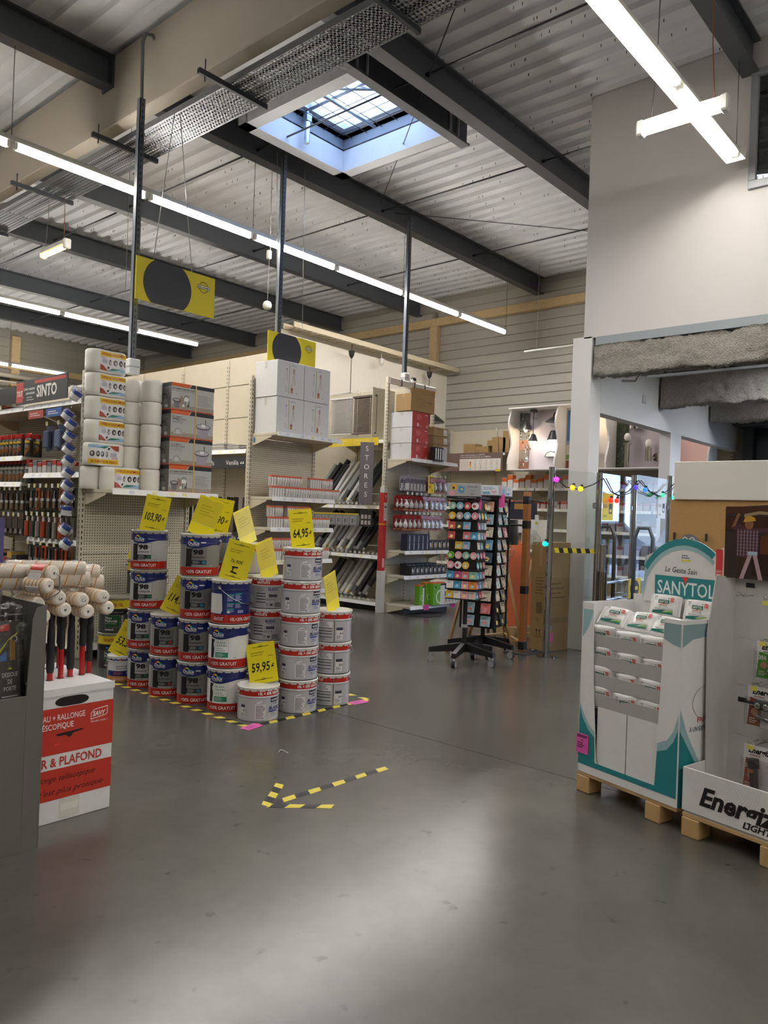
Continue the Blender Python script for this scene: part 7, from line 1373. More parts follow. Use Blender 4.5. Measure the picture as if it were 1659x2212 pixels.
# lampshade things seen over the blinds
# adhesive film shelves
for i, (y, w_, h_, c, l) in enumerate(((7.95, 0.30, 0.10, 'b9b7b6', 'grey pile of folded film packs on the shelf under the tall panels'), (7.62, 0.26, 0.07, 'a9a6a4', 'lower pile of film packs beside the grey pile'), (7.42, 0.16, 0.06, '5d5c5c', 'dark film pack at the shelf end by the upright'))):
    t = thing('film_pack', l, 'pack', (5.95, y, 2.131), RW)
    for k in range(4): ob('film_sheet', M().box(-w_ / 2 + 0.01 * (k % 2), w_ / 2 - 0.012 * (k % 3), -0.08, 0.12, h_ * k / 4, h_ * (k + 1) / 4 - 0.002, c if k % 2 else 'cfcdca', 0.004), 'printg', t)
for z, s_, lab in ((1.93, 0.075, 'black header strip reading over the upper film rolls'), (1.02, 0.06, 'black header strip over the lower film rolls')):
    t = thing('header_strip', lab, 'sign', (5.845, 9.35, z), RW); ob('strip_board', M().box(0, 2.05, 0, 0.006, -0.02, s_ + 0.045, '232428', 0.002), 'print', t); g = M(); g.T = frame((0, -0.001, 0), (1, 0, 0), (0, 0, 1)); g.text('Adhésifs', 1.02, 0.02, s_ * 0.8, 'f0efec', 0.0, w=0.36).text('Venilia', 1.62, 0.02, s_ * 0.8, 'f0efec', 0.0, w=0.25).shape([(1.90, 0.03), (1.925, 0.06), (1.935, 0.03)], 'f0efec').shape([(1.94, 0.03), (1.965, 0.065), (1.975, 0.03)], 'f0efec'); ob('strip_print', g, 'print', t)
fr_ = thing('film_roll', 'x', 'film roll'); ob('roll_body', M().cyl((0, 0, 0), (0, 0, 0.45), 0.022, '2f2722', 10, capc='6b5a4a'), 'gloss', fr_)
fl_ = [fr_]
for c in ('5a463a', '1f1f24', '7d7064', '6f8a3a', '3a2a2a'): t = thing('film_roll', 'x', 'film roll'); ob('roll_body', M().cyl((0, 0, 0), (0, 0, 0.45), 0.022, c, 10, capc='8a7a68'), 'gloss', t); fl_.append(t)
k = 0
for z in (1.11, 0.14):
    for i in range(30):
        pr = fl_[(0, 2, 1, 0, 5, 3, 0, 2, 1, 0, 4, 2)[i % 12]]; o = pr if pr not in use else dup(pr); use[pr] = 1
        o.location = (5.98 + 0.05 * (i % 3), 7.36 + 0.055 * i, z); o.rotation_euler = (R(rnd.uniform(-5, 5)), R(rnd.uniform(-3, 6)), 0); o['group'] = 'adhesive film rolls, %s' % ('upper' if z > 1 else 'lower'); o['label'] = 'adhesive film roll standing %s under the black strips' % ('on the upper shelf' if z > 1 else 'on the bottom shelf') + ', %s along' % ORDW[i]
# ================================================================== card stands, lamps and cartons by the entrance
CN = {'8fc3b0': 'mint', '86b9d6': 'sky blue', 'c85a5f': 'red', 'e6e3e6': 'white', 'e3b94a': 'yellow', 'a9a5a8': 'grey', 'd98aa0': 'pink', '3b4a45': 'dark', 'e0817e': 'coral', '6fae3c': 'green', 'e6a9b5': 'pale pink', 'b5578f': 'magenta', '4f9cc4': 'blue', 'e08a32': 'orange', 'c9c4bb': 'stone', 'dcd2c0': 'cream', 'c79a80': 'tan', '9fc0cc': 'pale blue', '4b6270': 'slate', 'b98f76': 'brown', '23263a': 'navy'}
GRID1 = ['8fc3b0o 86b9d6o c85a5fo e6e3e6o', 'e3b94ao a9a5a8o 86b9d6o d98aa0o', 'c85a5fs 3b4a45s 86b9d6s -', 'c85a5fs - e0817es 4f9cc4s', '- e3b94as 86b9d6s -', '6fae3co e6a9b5o 8fc3b0o e6a9b5o', 'e6a9b5o e6e3e6o e3b94ao -', '4f9cc4s b5578fs e0817es 8fc3b0s', 'e6e3e6s 4f9cc4s e6a9b5s e08a32s', 'e3b94as e6e3e6s e6a9b5s c9c4bbs']
SIDE1 = ['a9a5a8o - e3b94ao', '86b9d6o e3b94ao 8fc3b0o', 'd98aa0s 86b9d6s dcd2c0s', 'dcd2c0s 86b9d6s d98aa0s', 'dcd2c0s 86b9d6s -', '86b9d6o d98aa0o d98aa0o', '86b9d6o 8fc3b0o d98aa0o', '86b9d6s 86b9d6s d98aa0s', 'd98aa0s 86b9d6s a9a5a8s', '4f9cc4s c85a5fs e6a9b5s']
ORD = ('first', 'second', 'third', 'fourth', 'fifth', 'sixth', 'seventh', 'eighth', 'ninth', 'tenth', 'eleventh')
CARDM = {}
def card_mesh(c, sh, s, dark='40383c'):
    k = (c, sh, round(s, 3))
    if k in CARDM: return CARDM[k]
    b = M(); q = random.Random(hash(c) % 1000 + int(s * 1000)); b.T = frame((0, -0.004, 0), (1, 0, 0), (0, 0, 1))
    if sh == 'o':
        P = [(s / 2 * math.cos(2 * math.pi * i / 18), s / 2 + s / 2 * math.sin(2 * math.pi * i / 18)) for i in range(18)]
        b.T = Matrix(((1, 0, 0, 0), (0, 0, -1, 0), (0, 1, 0, 0), (0, 0, 0, 1))); b.prism(P, 0, 0.005, c); b.T = frame((0, -0.0056, 0), (1, 0, 0), (0, 0, 1)); b.disc(q.uniform(-.01, .01), s * .45, s * .22, 'f0e6dc' if c != 'e6e3e6' else 'c2495a', 0, 10); b.lines(-s * .25, s * .4, s * .25, s * .6, dark, 2, 0.3, z=0.0003, seed=q.randint(0, 99))
    else:
        b.T = None; b.box(-s / 2, s / 2, -0.006, 0.0, 0, s, c, 0.001); b.T = frame((0, -0.0066, 0), (1, 0, 0), (0, 0, 1)); b.shape([(-s * .3, s * .2), (s * .1, s * .15), (s * .25, s * .45), (-s * .1, s * .6)], ('f2e2cf', 'e9a3a0', 'f5d98a', '9fd0e0')[q.randint(0, 3)]); b.lines(-s * .35, s * .65, s * .35, s * .9, dark, 2, 0.35, z=0.0003, seed=q.randint(0, 99))
    CARDM[k] = b.mesh('card', 'printg'); return CARDM[k]
def card(c, sh, s, mat, label, group, tilt=-8):
    o = bpy.data.objects.new('greeting_card', card_mesh(c, sh, s)); col.objects.link(o); o.matrix_world = mat @ Matrix.Rotation(R(tilt), 4, 'X'); tag(o, label, 'card', group); return o
def star_base(t, r, h=0.09):
    for k in range(5):
        a = R(55 + 72 * k) ; ca, sa = math.cos(a), math.sin(a); b = M(); b.T = Matrix.Rotation(a, 4, 'Z')
        b.add([(0.03, -0.022, h + 0.02), (0.03, 0.022, h + 0.02), (r, 0.022, h), (r, -0.022, h), (0.03, -0.022, h + 0.10), (0.03, 0.022, h + 0.10), (r, 0.022, h + 0.045), (r, -0.022, h + 0.045)], [(0, 1, 2, 3), (7, 6, 5, 4), (0, 3, 7, 4), (1, 5, 6, 2), (3, 2, 6, 7), (0, 4, 5, 1)], '17171a'); leg = ob('foot', b, 'paint', t)
        x, y = (r - 0.02) * ca, (r - 0.02) * sa
        ob('caster', M().cyl((x - sa * .018, y + ca * .018, 0.034), (x + sa * .018, y - ca * .018, 0.034), 0.034, '1a1a1c', 14, capc='8d8d90').box(x - 0.012, x + 0.012, y - 0.012, y + 0.012, 0.055, h, 'b5b5b5', 0.003), 'rubber', leg)
t = thing('card_stand', 'black revolving card stand with round and square cards, the nearer one', 'stand', (6.14, 4.265, 0)); star_base(t, 0.34)
ob('pole', M().cyl((0, 0, 0.10), (0, 0, 1.74), 0.022, '1b1b1e', 12).cyl((0, 0, 0.34), (0, 0, 0.37), 0.030, 'a5a5a6', 12), 'paint', t)
TH1 = R(-74.3); S1 = 0.318; tw = ob('tower', M().box(-S1 / 2 + .02, S1 / 2 - .02, -S1 / 2 + .02, S1 / 2 - .02, 0.625, 1.565, '121214'), 'plastic', t, (0, 0, 0), TH1)
for k in range(11): ob('ledge', M().box(-S1 / 2, S1 / 2, -S1 / 2, S1 / 2, 0.62 + 0.0945 * k - (0 if k < 10 else 0.005), 0.628 + 0.0945 * k, '19191c', 0.002), 'plastic', tw)
ob('header_panel', M().box(-S1 / 2 - .01, S1 / 2 + .01, -S1 / 2 - .012, -S1 / 2, 1.60, 1.73, 'a9a9ac', 0.002).box(-S1 / 2 - .01, S1 / 2 + .01, -S1 / 2 - .013, -S1 / 2 + 0.3, 1.585, 1.607, '17171a'), 'paint', tw)
g = M(); g.T = frame((0, -S1 / 2 - .0135, 0), (1, 0, 0), (0, 0, 1)); g.disc(-0.115, 1.635, 0.03, 'd99aa5', 0).disc(-0.095, 1.695, 0.03, 'd9a83a', 0.0002).disc(-0.10, 1.685, 0.012, '2a2620', 0.0004, 10).shape([(-0.055, 1.65), (0.0, 1.635), (0.015, 1.69), (-0.045, 1.708)], '4f8fc0', 0.0004).disc(-0.018, 1.672, 0.012, 'e6c84a', 0.0006, 10).text('DRAEGER', 0.04, 1.69, 0.017, '55555a', 0.0002, w=0.10).text('SMART', 0.065, 1.655, 0.010, '77777a', 0.0002, w=0.045).text('Zen', 0.07, 1.622, 0.016, '55555a', 0.0002, w=0.04).text('COLLECTION MESSAGES', -0.06, 1.590, 0.009, 'd9d9da', 0.0006, w=0.19); ob('header_print', g, 'print', tw)
B1 = Matrix.Translation((6.14, 4.265, 0))
for f, (G, n, rz, fn) in enumerate(((GRID1, 4, TH1, 'wide'), (SIDE1, 3, TH1 + math.pi / 2, 'narrow side'))):
    for r_, row in enumerate(G):
        for c_, cell in enumerate(row.split()):
            if cell == '-': continue
            s = 0.072 if f == 0 else 0.066; u = (-S1 / 2 + 0.045 + c_ * 0.076) if f == 0 else (-S1 / 2 + 0.06 + c_ * 0.09); zz = 0.63 + 0.0945 * (9 - r_)
            card(cell[:6], cell[6], s, B1 @ Matrix.Rotation(rz, 4, 'Z') @ Matrix.Translation((u, -S1 / 2 + 0.012, zz)), '%s %s card on the nearer stand, %s face, %s row, %s along' % (CN[cell[:6]], 'round' if cell[6] == 'o' else 'square', fn, ORD[r_], ORD[c_]), 'cards on the nearer stand')
t2 = thing('card_stand', 'black revolving card stand with wire pockets of larger cards, the farther one', 'stand', (6.68, 4.41, 0)); star_base(t2, 0.36)
ob('pole', M().cyl((0, 0, 0.10), (0, 0, 1.70), 0.022, '1b1b1e', 12), 'paint', t2); TH2 = R(-77); S2 = 0.36
tw = ob('tower', M().box(-S2 / 2 + .02, S2 / 2 - .02, -S2 / 2 + .02, S2 / 2 - .02, 0.29, 1.60, '131315'), 'plastic', t2, (0, 0, 0), TH2)
for sx in (-1, 1):
    for sy in (-1, 1): ob('edge_bar', M().box(sx * S2 / 2 - .008, sx * S2 / 2 + .008, sy * S2 / 2 - .008, sy * S2 / 2 + .008, 0.28, 1.62, '17171a'), 'paint', tw)
ob('header_box', M().box(-S2 / 2 - .02, S2 / 2 + .02, -S2 / 2 - .02, S2 / 2 + .02, 1.635, 1.74, 'b5bcc6', 0.003).box(-S2 / 2 - .022, S2 / 2 + .022, -S2 / 2 - .022, S2 / 2 + .022, 1.615, 1.637, '17171a'), 'paint', tw)
for rz, nm in ((0, 'front'), (math.pi / 2, 'side')):
    g = M(); g.T = Matrix.Rotation(rz, 4, 'Z') @ frame((0, -S2 / 2 - .0212, 0), (1, 0, 0), (0, 0, 1))
    g.rect(-0.19, 1.645, -0.14, 1.735, 'd9a9b5').shape([(-0.13, 1.65), (-0.06, 1.645), (-0.05, 1.70), (-0.12, 1.71)], '6fa9cc', 0.0002).rect(0.01, 1.645, 0.19, 1.735, 'dfe6ee', 0.0002).rect(0.02, 1.65, 0.10, 1.675, '6fa9cc', 0.0004).lines(0.03, 1.69, 0.17, 1.725, '7a86a5', 3, z=0.0004).rect(0.11, 1.66, 0.17, 1.685, 'e3b5c2', 0.0004); ob('header_print', g, 'print', tw)
G2 = ['b98f76 c79a80', 'b98f76 9fc0cc', 'c9c4bb dcd2c0', 'c9c4bb 86b9d6', 'b98f76 4b6270', 'b98f76 dcd2c0', 'e6e3e6 dcd2c0', 'c79a80 dcd2c0', '9fc0cc e0817e', '9fc0cc 9fc0cc']; S2G = ['e6e3e6 a9a5a8', '9fc0cc 9fc0cc', 'e6e3e6 e6a9b5', '9fc0cc c9c4bb', 'e6e3e6 dcd2c0', 'e6e3e6 c9c4bb', 'e6e3e6 dcd2c0', 'dcd2c0 a9a5a8', '23263a dcd2c0', '23263a 4b6270']
B2 = Matrix.Translation((6.68, 4.41, 0))
for f, (G, rz, fn) in enumerate(((G2, TH2, 'front'), (S2G, TH2 + math.pi / 2, 'side'))):
    for r_, row in enumerate(G):
        for c_, cc in enumerate(row.split()):
            u = (-0.085, 0.085)[c_]; zz = 0.31 + 0.129 * (9 - r_); m = B2 @ Matrix.Rotation(rz, 4, 'Z') @ Matrix.Translation((u, -S2 / 2 - 0.004, zz))
            o = card(cc, 's', 0.105, m, '%s card in a farther stand pocket, %s face, %s row, %s column' % (CN[cc], fn, ORD[r_], ('near', 'far')[c_]), 'cards on the farther stand', -14)
            ob('wire_pocket', M().tube([(u - .035, -S2 / 2 + .01, zz), (u - .035, -S2 / 2 - .03, zz), (u - .035, -S2 / 2 - .04, zz + .045), (u + .035, -S2 / 2 - .04, zz + .045), (u + .035, -S2 / 2 - .03, zz), (u + .035, -S2 / 2 + .01, zz)], 0.0022, '18181a', 4), 'paint', tw, (0, 0, 0), rz - TH2)
for i, (x, y, z) in enumerate(((6.05, 4.10, 1.60), (6.58, 4.18, 1.63))): tag(ob('pink_ticket', M().box(-.035, .035, -.002, 0, -.11, 0.02, 'd9559f', .0005), 'card', None, (x, y, z), R(-55)), ('pink ticket hung on the nearer card stand header', 'pink ticket hung on the farther card stand header')[i], 'ticket')
# wooden tripod lamps
def tripod(label, x, y, shade, zs, r=0.2, h=0.28, a0=20, wood='c09a64', spread=0.36):
    t = thing('tripod_lamp', label, 'floor lamp', (x, y, 0)); za = zs - 0.02
    for k in range(3): a = R(a0 + 120 * k); ob('leg', M().tube([(spread * math.cos(a), spread * math.sin(a), 0), (0.03 * math.cos(a), 0.03 * math.sin(a), za)], 0.018, wood, 6), 'wood', t)
    if spread < 0.4:
        for k in range(3): a, b_ = R(a0 + 120 * k), R(a0 + 120 * k + 120); q_ = spread * .93; ob('brace', M().tube([(q_ * math.cos(a), q_ * math.sin(a), 0.07), (q_ * math.cos(b_), q_ * math.sin(b_), 0.07)], 0.012, wood, 6), 'wood', t)
    ob('shade', M().lathe([(r, zs), (r * .94, zs + h), (r * .92, zs + h), (r * .98, zs)], 24, shade), 'cloth' if shade != '1e1f20' else 'plastic', t); ob('socket', M().cyl((0, 0, za - .02), (0, 0, zs + .1), 0.025, '2a2a2a', 10), 'plastic', t); return t
tripod('wooden tripod lamp with a black wrapped drum shade', 7.40, 4.68, '1e1f20', 1.12, 0.19)
tripod('wooden tripod lamp with a white drum shade by the chrome post', 7.77, 4.44, 'e6e4e1', 1.13, 0.175, a0=60)
tripod('slim wooden tripod lamp standing behind the card stands', 6.86, 4.62, 'c9c2b5', 1.2, 0.15, 0.2, a0=-70, spread=0.42)
t = thing('wooden_post_lamp', 'square brown wooden post lamp with black arm and hanging bulbs', 'floor lamp', (7.11, 4.19, 0)); ob('base_plate', M().box(-.16, .16, -.14, .14, 0, 0.012, '3c3a39', .003), 'paint', t)
ob('post', M().box(-.032, .032, -.032, .032, 0.012, 1.70, '9a6434', .003), 'wood', t)
for z in (0.03, 0.62, 1.31, 1.57): ob('black_joint', M().box(-.035, .035, -.035, .035, z, z + 0.085, '1c1c1e', .004), 'paint', t)
ob('arm', M().tube([(0.03, -0.03, 1.345), (-0.11, 0.13, 1.345)], 0.011, '1c1c1e', 8).tube([(0, 0, 1.61), (0.12, -0.13, 1.60)], 0.009, '1c1c1e', 8), 'paint', t)
for x, y, z in ((0.06, -0.07, 1.20), (-0.11, 0.13, 1.06)):
    b = ob('bulb', M().sphere((x, y, z), 0.062, 'e3d9b0', 16, 12).lathe([(0.02, 0.055), (0.018, 0.10), (0, 0.10)], 10, 'b9a45a', o=(x, y, z)), 'glass', t); ob('filament', M().tube([(x - .02, y, z - .01), (x, y + .01, z + .04), (x + .02, y, z - .01), (x, y - .01, z + .03)], 0.003, 'c98f3a', 4), 'steel', b); ob('cable', M().tube([(x, y, z + .1), (x, y, 1.34 if y > 0 else 1.6)], 0.004, '1c1c1e', 5), 'rubber', b)
ob('price_tag', M().box(0.03, 0.11, -.08, -.078, 1.30, 1.46, 'ebebe6', .001).box(0.04, 0.10, -.0812, -.0802, 1.36, 1.385, 'd9c94a'), 'print', t)
cb_ = thing('floor_cable', 'thin black lamp cable with foot switch lying by the chrome post', 'cable', (7.3, 4.1, 0)); ob('cable', M().tube([(-.1, .05, .008), (-.02, -.0, .008), (.08, -.10, .006), (-.05, -.14, .006), (-.12, -.16, .006)], .004, '1c1c1e', 5), 'rubber', cb_); ob('foot_switch', M().box(-.11, -.04, -.01, .04, 0.001, .03, '1c1c1e', .01), 'plastic', cb_)
op = tag(ob('orange_board', M().box(0, 0.42, 0, 0.015, 0, 1.02, 'd8651e', .002), 'card', None, (7.86, 4.83, 0.13), R(-12), (R(-5), 0, R(-12))), 'bright orange cardboard panel behind the wooden lamps', 'panel')
tag(ob('panel_stand', M().box(0, 0.5, 0, 0.3, 0, 0.13, 'a88a5c', .004), 'kraft', None, (7.83, 4.72, 0), R(-12)), 'low brown box under the orange panel', 'box')
cx = carton(0.36, 0.24, 1.17, '9c7d4f', 'tall_carton', 'kraft', lambda g: g.rect(0.02, 0.30, 0.32, 0.36, '8a6d42', 0.0).lines(0.03, 0.55, 0.30, 0.75, '5f4826', 4, .25), 'a98c5f'); cx.location = (7.345, 4.03, 0); cx.rotation_euler = (0, 0, R(-9)); cx['label'] = 'tall brown carton standing behind the chrome post'
g = M(); g.T = frame((-0.0008, 0.24, 0), (0, -1, 0), (0, 0, 1)); g.lines(0.06, 0.60, 0.20, 0.80, '4a3a20', 6, .22); [g.rect(0.08 + .009 * i, .40, 0.08 + .009 * i + (.003, .006)[i % 2], .52, '3a2c18') for i in range(9)]; g.ring(0.10, .33, .016, .02, '3a2c18', 0, 14)
for s in (0.09, 0.13): g.rect(s, .16, s + .008, .22, '3a2c18').shape([(s - .012, .21), (s + .02, .21), (s + .004, .235)], '3a2c18')
g.rect(0.06, .145, 0.17, .15, '3a2c18'); ob('side_print', g, 'print', cx)
ob('pink_ticket', M().box(0.02, 0.10, -0.003, -0.0015, 0.10, 0.20, 'd9559f'), 'card', cx)
nb = small_box(0.54, 0.2, 0.21, '1f1c2c', None, 'dark box with a gold burst picture behind the farther card stand', 'box'); nb.location = (8.2, 5.02, 1.41); nb.rotation_euler = (0, 0, R(-30)); ob('box_picture', M().box(-.05, .12, -.102, -.1005, .12, .19, 'a5772f').box(-.25, -.12, -.102, -.1005, .02, .07, 'd9d4d6'), 'print', nb)
wb2 = small_box(0.5, 0.2, 0.16, 'd9d3d3', None, 'pale box under the dark burst picture box', 'box'); wb2.location = (8.2, 5.02, 1.245); wb2.rotation_euler = (0, 0, R(-30))
pf = thing('display_table', 'narrow dark table holding the burst picture box', 'table', (8.2, 5.02, 0), R(-30)); ob('table_top', M().box(-.3, .3, -.12, .12, 1.215, 1.243, '4a3a2c', .003), 'wood', pf)
for sx in (-.27, .24):
    for sy in (-.1, .07): ob('leg', M().box(sx, sx + .03, sy, sy + .03, 0, 1.215, '3a2f26'), 'wood', pf)
tag(ob('floor_disc', M().cyl((0, 0, 0), (0, 0, 0.012), 0.33, '2a2a2c', 28), 'rubber', None, (8.62, 6.78, 0)), 'round dark mat on the floor under the bulb shelf end', 'mat')

# ------------------------------------------------------------------ entrance gate: posts, clear screens, arm, string lights
def chrome_post(x, y, h, label):
    t = thing('gate_post', label, 'post', (x, y, 0)); ob('tube', M().cyl((0, 0, 0.01), (0, 0, h), 0.034, 'b9bcc0', 18), 'chrome', t); ob('floor_flange', M().cyl((0, 0, 0), (0, 0, 0.012), 0.10, 'a9acb0', 20), 'chrome', t); return t
chrome_post(7.09, 3.90, 1.96, 'chrome post with a flat foot, nearest the card stands'); chrome_post(7.57, 3.60, 1.93, 'chrome gate post carrying the swing arm'); chrome_post(8.46, 3.60, 1.96, 'chrome gate post between the two reflecting screens'); chrome_post(9.54, 3.60, 2.02, 'farthest chrome gate post by the brown board')
def screen(x0, y0, x1, y1, z0, z1, label):
    L_ = math.hypot(x1 - x0, y1 - y0); a = math.atan2(y1 - y0, x1 - x0); t = thing('clear_screen', label, 'screen', (x0, y0, z0), a); b = M(); r = 0.07; P = [(0.04, 0), (L_ - .04, 0), (L_ - .04, z1 - z0 - r)] + [(L_ - .04 - r + r * math.cos(R(i)), z1 - z0 - r + r * math.sin(R(i))) for i in range(15, 91, 15)] + [(0.04 + r + r * math.cos(R(i)), z1 - z0 - r + r * math.sin(R(i))) for i in range(90, 166, 15)] + [(0.04, z1 - z0 - r)]
    b.T = Matrix(((1, 0, 0, 0), (0, 0, -1, 0.004), (0, 1, 0, 0), (0, 0, 0, 1))); b.prism(P, 0, 0.008, 'ffffff'); ob('pane', b, 'glass', t)
    for zz in (0.25, z1 - z0 - 0.35):
        for xx in (0.04, L_ - 0.04): ob('clamp', M().box(xx - .03, xx + .03, -.012, .012, zz - .03, zz + .03, 'b9bcc0', .005), 'chrome', t)
    return t
s0 = screen(7.09, 3.90, 7.57, 3.60, 0.04, 1.93, 'clear screen with striped tape beside the tall carton'); s1_ = screen(7.57, 3.60, 8.46, 3.60, 0.30, 1.93, 'clear gate screen mirroring the street, with the yellow notice'); s2_ = screen(8.46, 3.60, 9.54, 3.60, 0.30, 1.97, 'clear gate screen mirroring the street, next to the brown board')
L0 = math.hypot(.48, .30)
for i in range(9): w0_ = 0.05 + (L0 - .1) * i / 9; ob('tape_stripe', M().add([(w0_ + .015, -.0065, 1.035), (w0_ + .015 + (L0 - .1) / 9, -.0065, 1.035), (w0_ + (L0 - .1) / 9, -.0065, 1.085), (w0_, -.0065, 1.085)], [(0, 1, 2, 3)], ('e3cf3a', '22242a')[i % 2]), 'print', s0)
def notice(par, x, z, w_, h_, c, pr): n = ob('notice', M().box(x, x + w_, -.0065, -.005, z, z + h_, c), 'print', par); g = M(); g.T = frame((0, -.0072, 0), (1, 0, 0), (0, 0, 1)); g.lines(x + .02, z + h_ * .45, x + w_ * .55, z + h_ * .6, '6b6430', 3).lines(x + .02, z + h_ * .12, x + w_ * .5, z + h_ * .2, '6b6430', 2).rect(x + w_ * .6, z + h_ * .25, x + w_ * .9, z + h_ * .62, '3a3620').rect(x + w_ * .66, z + h_ * .3, x + w_ * .84, z + h_ * .42, c, .0002); ob('notice_print', g, 'print', n)
notice(s1_, 0.07, 1.13, 0.27, 0.29, 'e3d42e', 1); notice(s2_, 0.70, 1.18, 0.24, 0.30, 'e3e3ea', 1)
ga = thing('swing_gate', 'chrome swing gate arm with a yellow no entry plate', 'gate', (7.40, 3.46, 0)); ob('motor_column', M().cyl((0, 0, 0.0), (0, 0, 0.90), 0.055, '8f8a80', 18).cyl((0, 0, .90), (0, 0, 1.18), .034, 'b9bcc0', 16), 'chrome', ga)
for z in (0.78, 0.60): ob('rail', M().cyl((0.03, 0.01, z), (1.06, 0.05, z), 0.018, 'b9bcc0', 12), 'chrome', ga)
ob('rail_end', M().tube([(1.05, .05, .78), (1.10, .052, .75), (1.10, .052, .63), (1.05, .05, .60)], .018, 'b9bcc0', 10), 'chrome', ga)
pl_ = ob('no_entry_plate', M().box(0.64, 0.97, -0.012, -0.006, 0.585, 0.80, 'e0c72c', .002), 'print', ga); g = M(); g.T = frame((0, -.013, 0), (1, 0, 0), (0, 0, 1)); g.disc(0.805, .693, .12, '3a3420', 0, 24, .09).rect(0.72, .675, .89, .712, 'e0c72c', .0004); ob('no_entry_sign', g, 'print', pl_)
for i, (x, y) in enumerate(((8.05, 3.30), (7.9, 3.66))):
    t = thing('antenna_gate', ('grey blue anti theft loop in front of the gate screens', 'dark anti theft loop behind the gate screen')[i], 'gate', (x, y, 0)); ob('loop_frame', M().tube([(0, -.10, 0.02), (0, -.10, 1.25), (0, -.06, 1.36), (0, 0.06, 1.36), (0, .10, 1.25), (0, .10, 0.02)], .022, ('5b6878', '4a4643')[i], 10), 'plastic', t); ob('foot', M().box(-.05, .05, -.15, .15, 0, .05, '4a525c', .01), 'plastic', t)
sl_ = thing('string_lights', 'black festoon cable with coloured glowing bulbs draped along the gate posts', 'string lights', (7.09, 3.86, 0)); O_ = (7.09, 3.86)
P3 = [(7.09, 3.86, 1.86), (7.2, 3.80, 1.76), (7.33, 3.71, 1.74), (7.47, 3.62, 1.80), (7.57, 3.56, 1.87), (7.74, 3.55, 1.74), (7.93, 3.55, 1.70), (8.18, 3.55, 1.76), (8.46, 3.55, 1.90), (8.72, 3.55, 1.80), (9.05, 3.55, 1.74), (9.35, 3.55, 1.83), (9.54, 3.55, 1.92)]
ob('cable', M().tube([(x - O_[0], y - O_[1], z) for x, y, z in P3], .006, '18181a', 6).tube([(x - O_[0] - .0, y - O_[1] - .03, z - .015 * (i % 2)) for i, (x, y, z) in enumerate(P3) if i > 3], .005, '18181a', 6).tube([(0, 0, 1.86), (-.03, .02, 1.6), (-.02, .03, 1.2), (-.05, .05, 1.17)], .005, '18181a', 5), 'rubber', sl_)
for x, y, z, c in ((7.08, 3.84, 1.83, 'd03ae8'), (7.30, 3.68, 1.745, 'f0c81e'), (7.24, 3.74, 1.755, 'f0b01e'), (7.83, 3.52, 1.645, 'f0281e'), (7.72, 3.54, 1.645, 'f0281e'), (8.34, 3.53, 1.815, '4a3ae8'), (8.58, 3.52, 1.80, '2a6ae8'), (9.10, 3.52, 1.76, '3ad08a'), (9.42, 3.50, 1.745, '2ad8a8'), (7.03, 3.92, 1.165, '1ad8b8')):
    bl_ = ob('bulb', M().sphere((x - O_[0], y - O_[1], z), .027, c, 12, 8), 'bulbglow', sl_); ob('holder', M().cyl((x - O_[0] + .02, y - O_[1] + .005, z + .015), (x - O_[0] + .055, y - O_[1] + .015, z + .035), .018, '18181a', 8), 'rubber', bl_)

# ------------------------------------------------------------------ lighting wall: wavy boxes with fittings, signs, cartons
LZ0, LZ1, LXF, LXB = 2.33, 3.44, 12.12, 12.52
dw = thing('lighting_display', 'white wavy framed boxes showing lit wall lamps along the far wall', 'display', (LXB, 0, 0))
YB_ = [7.60, 6.64, 5.68, 4.72, 4.01]
def wv(z): t = (z - LZ0) / (LZ1 - LZ0); return LXF + 0.11 * math.sin(t * math.pi * 1.5 - 0.4) ** 2
for y in YB_:
    P = [(LXB, LZ0), (LXB, LZ1)] + [(wv(LZ1 - (LZ1 - LZ0) * i / 12), LZ1 - (LZ1 - LZ0) * i / 12) for i in range(13)]
    b = M(); b.T = Matrix(((1, 0, 0, -LXB), (0, 0, 1, y - .015), (0, 1, 0, 0), (0, 0, 0, 1))); b.prism(P, 0, .03, 'ece9e6'); ob('wavy_side', b, 'paint', dw)
for z in (LZ0 - .02, LZ1): ob('edge_board', M().box(LXF - LXB, 0, YB_[-1] - .015, YB_[0] + .015, z, z + .02, 'f0eeec', .002), 'paint', dw)
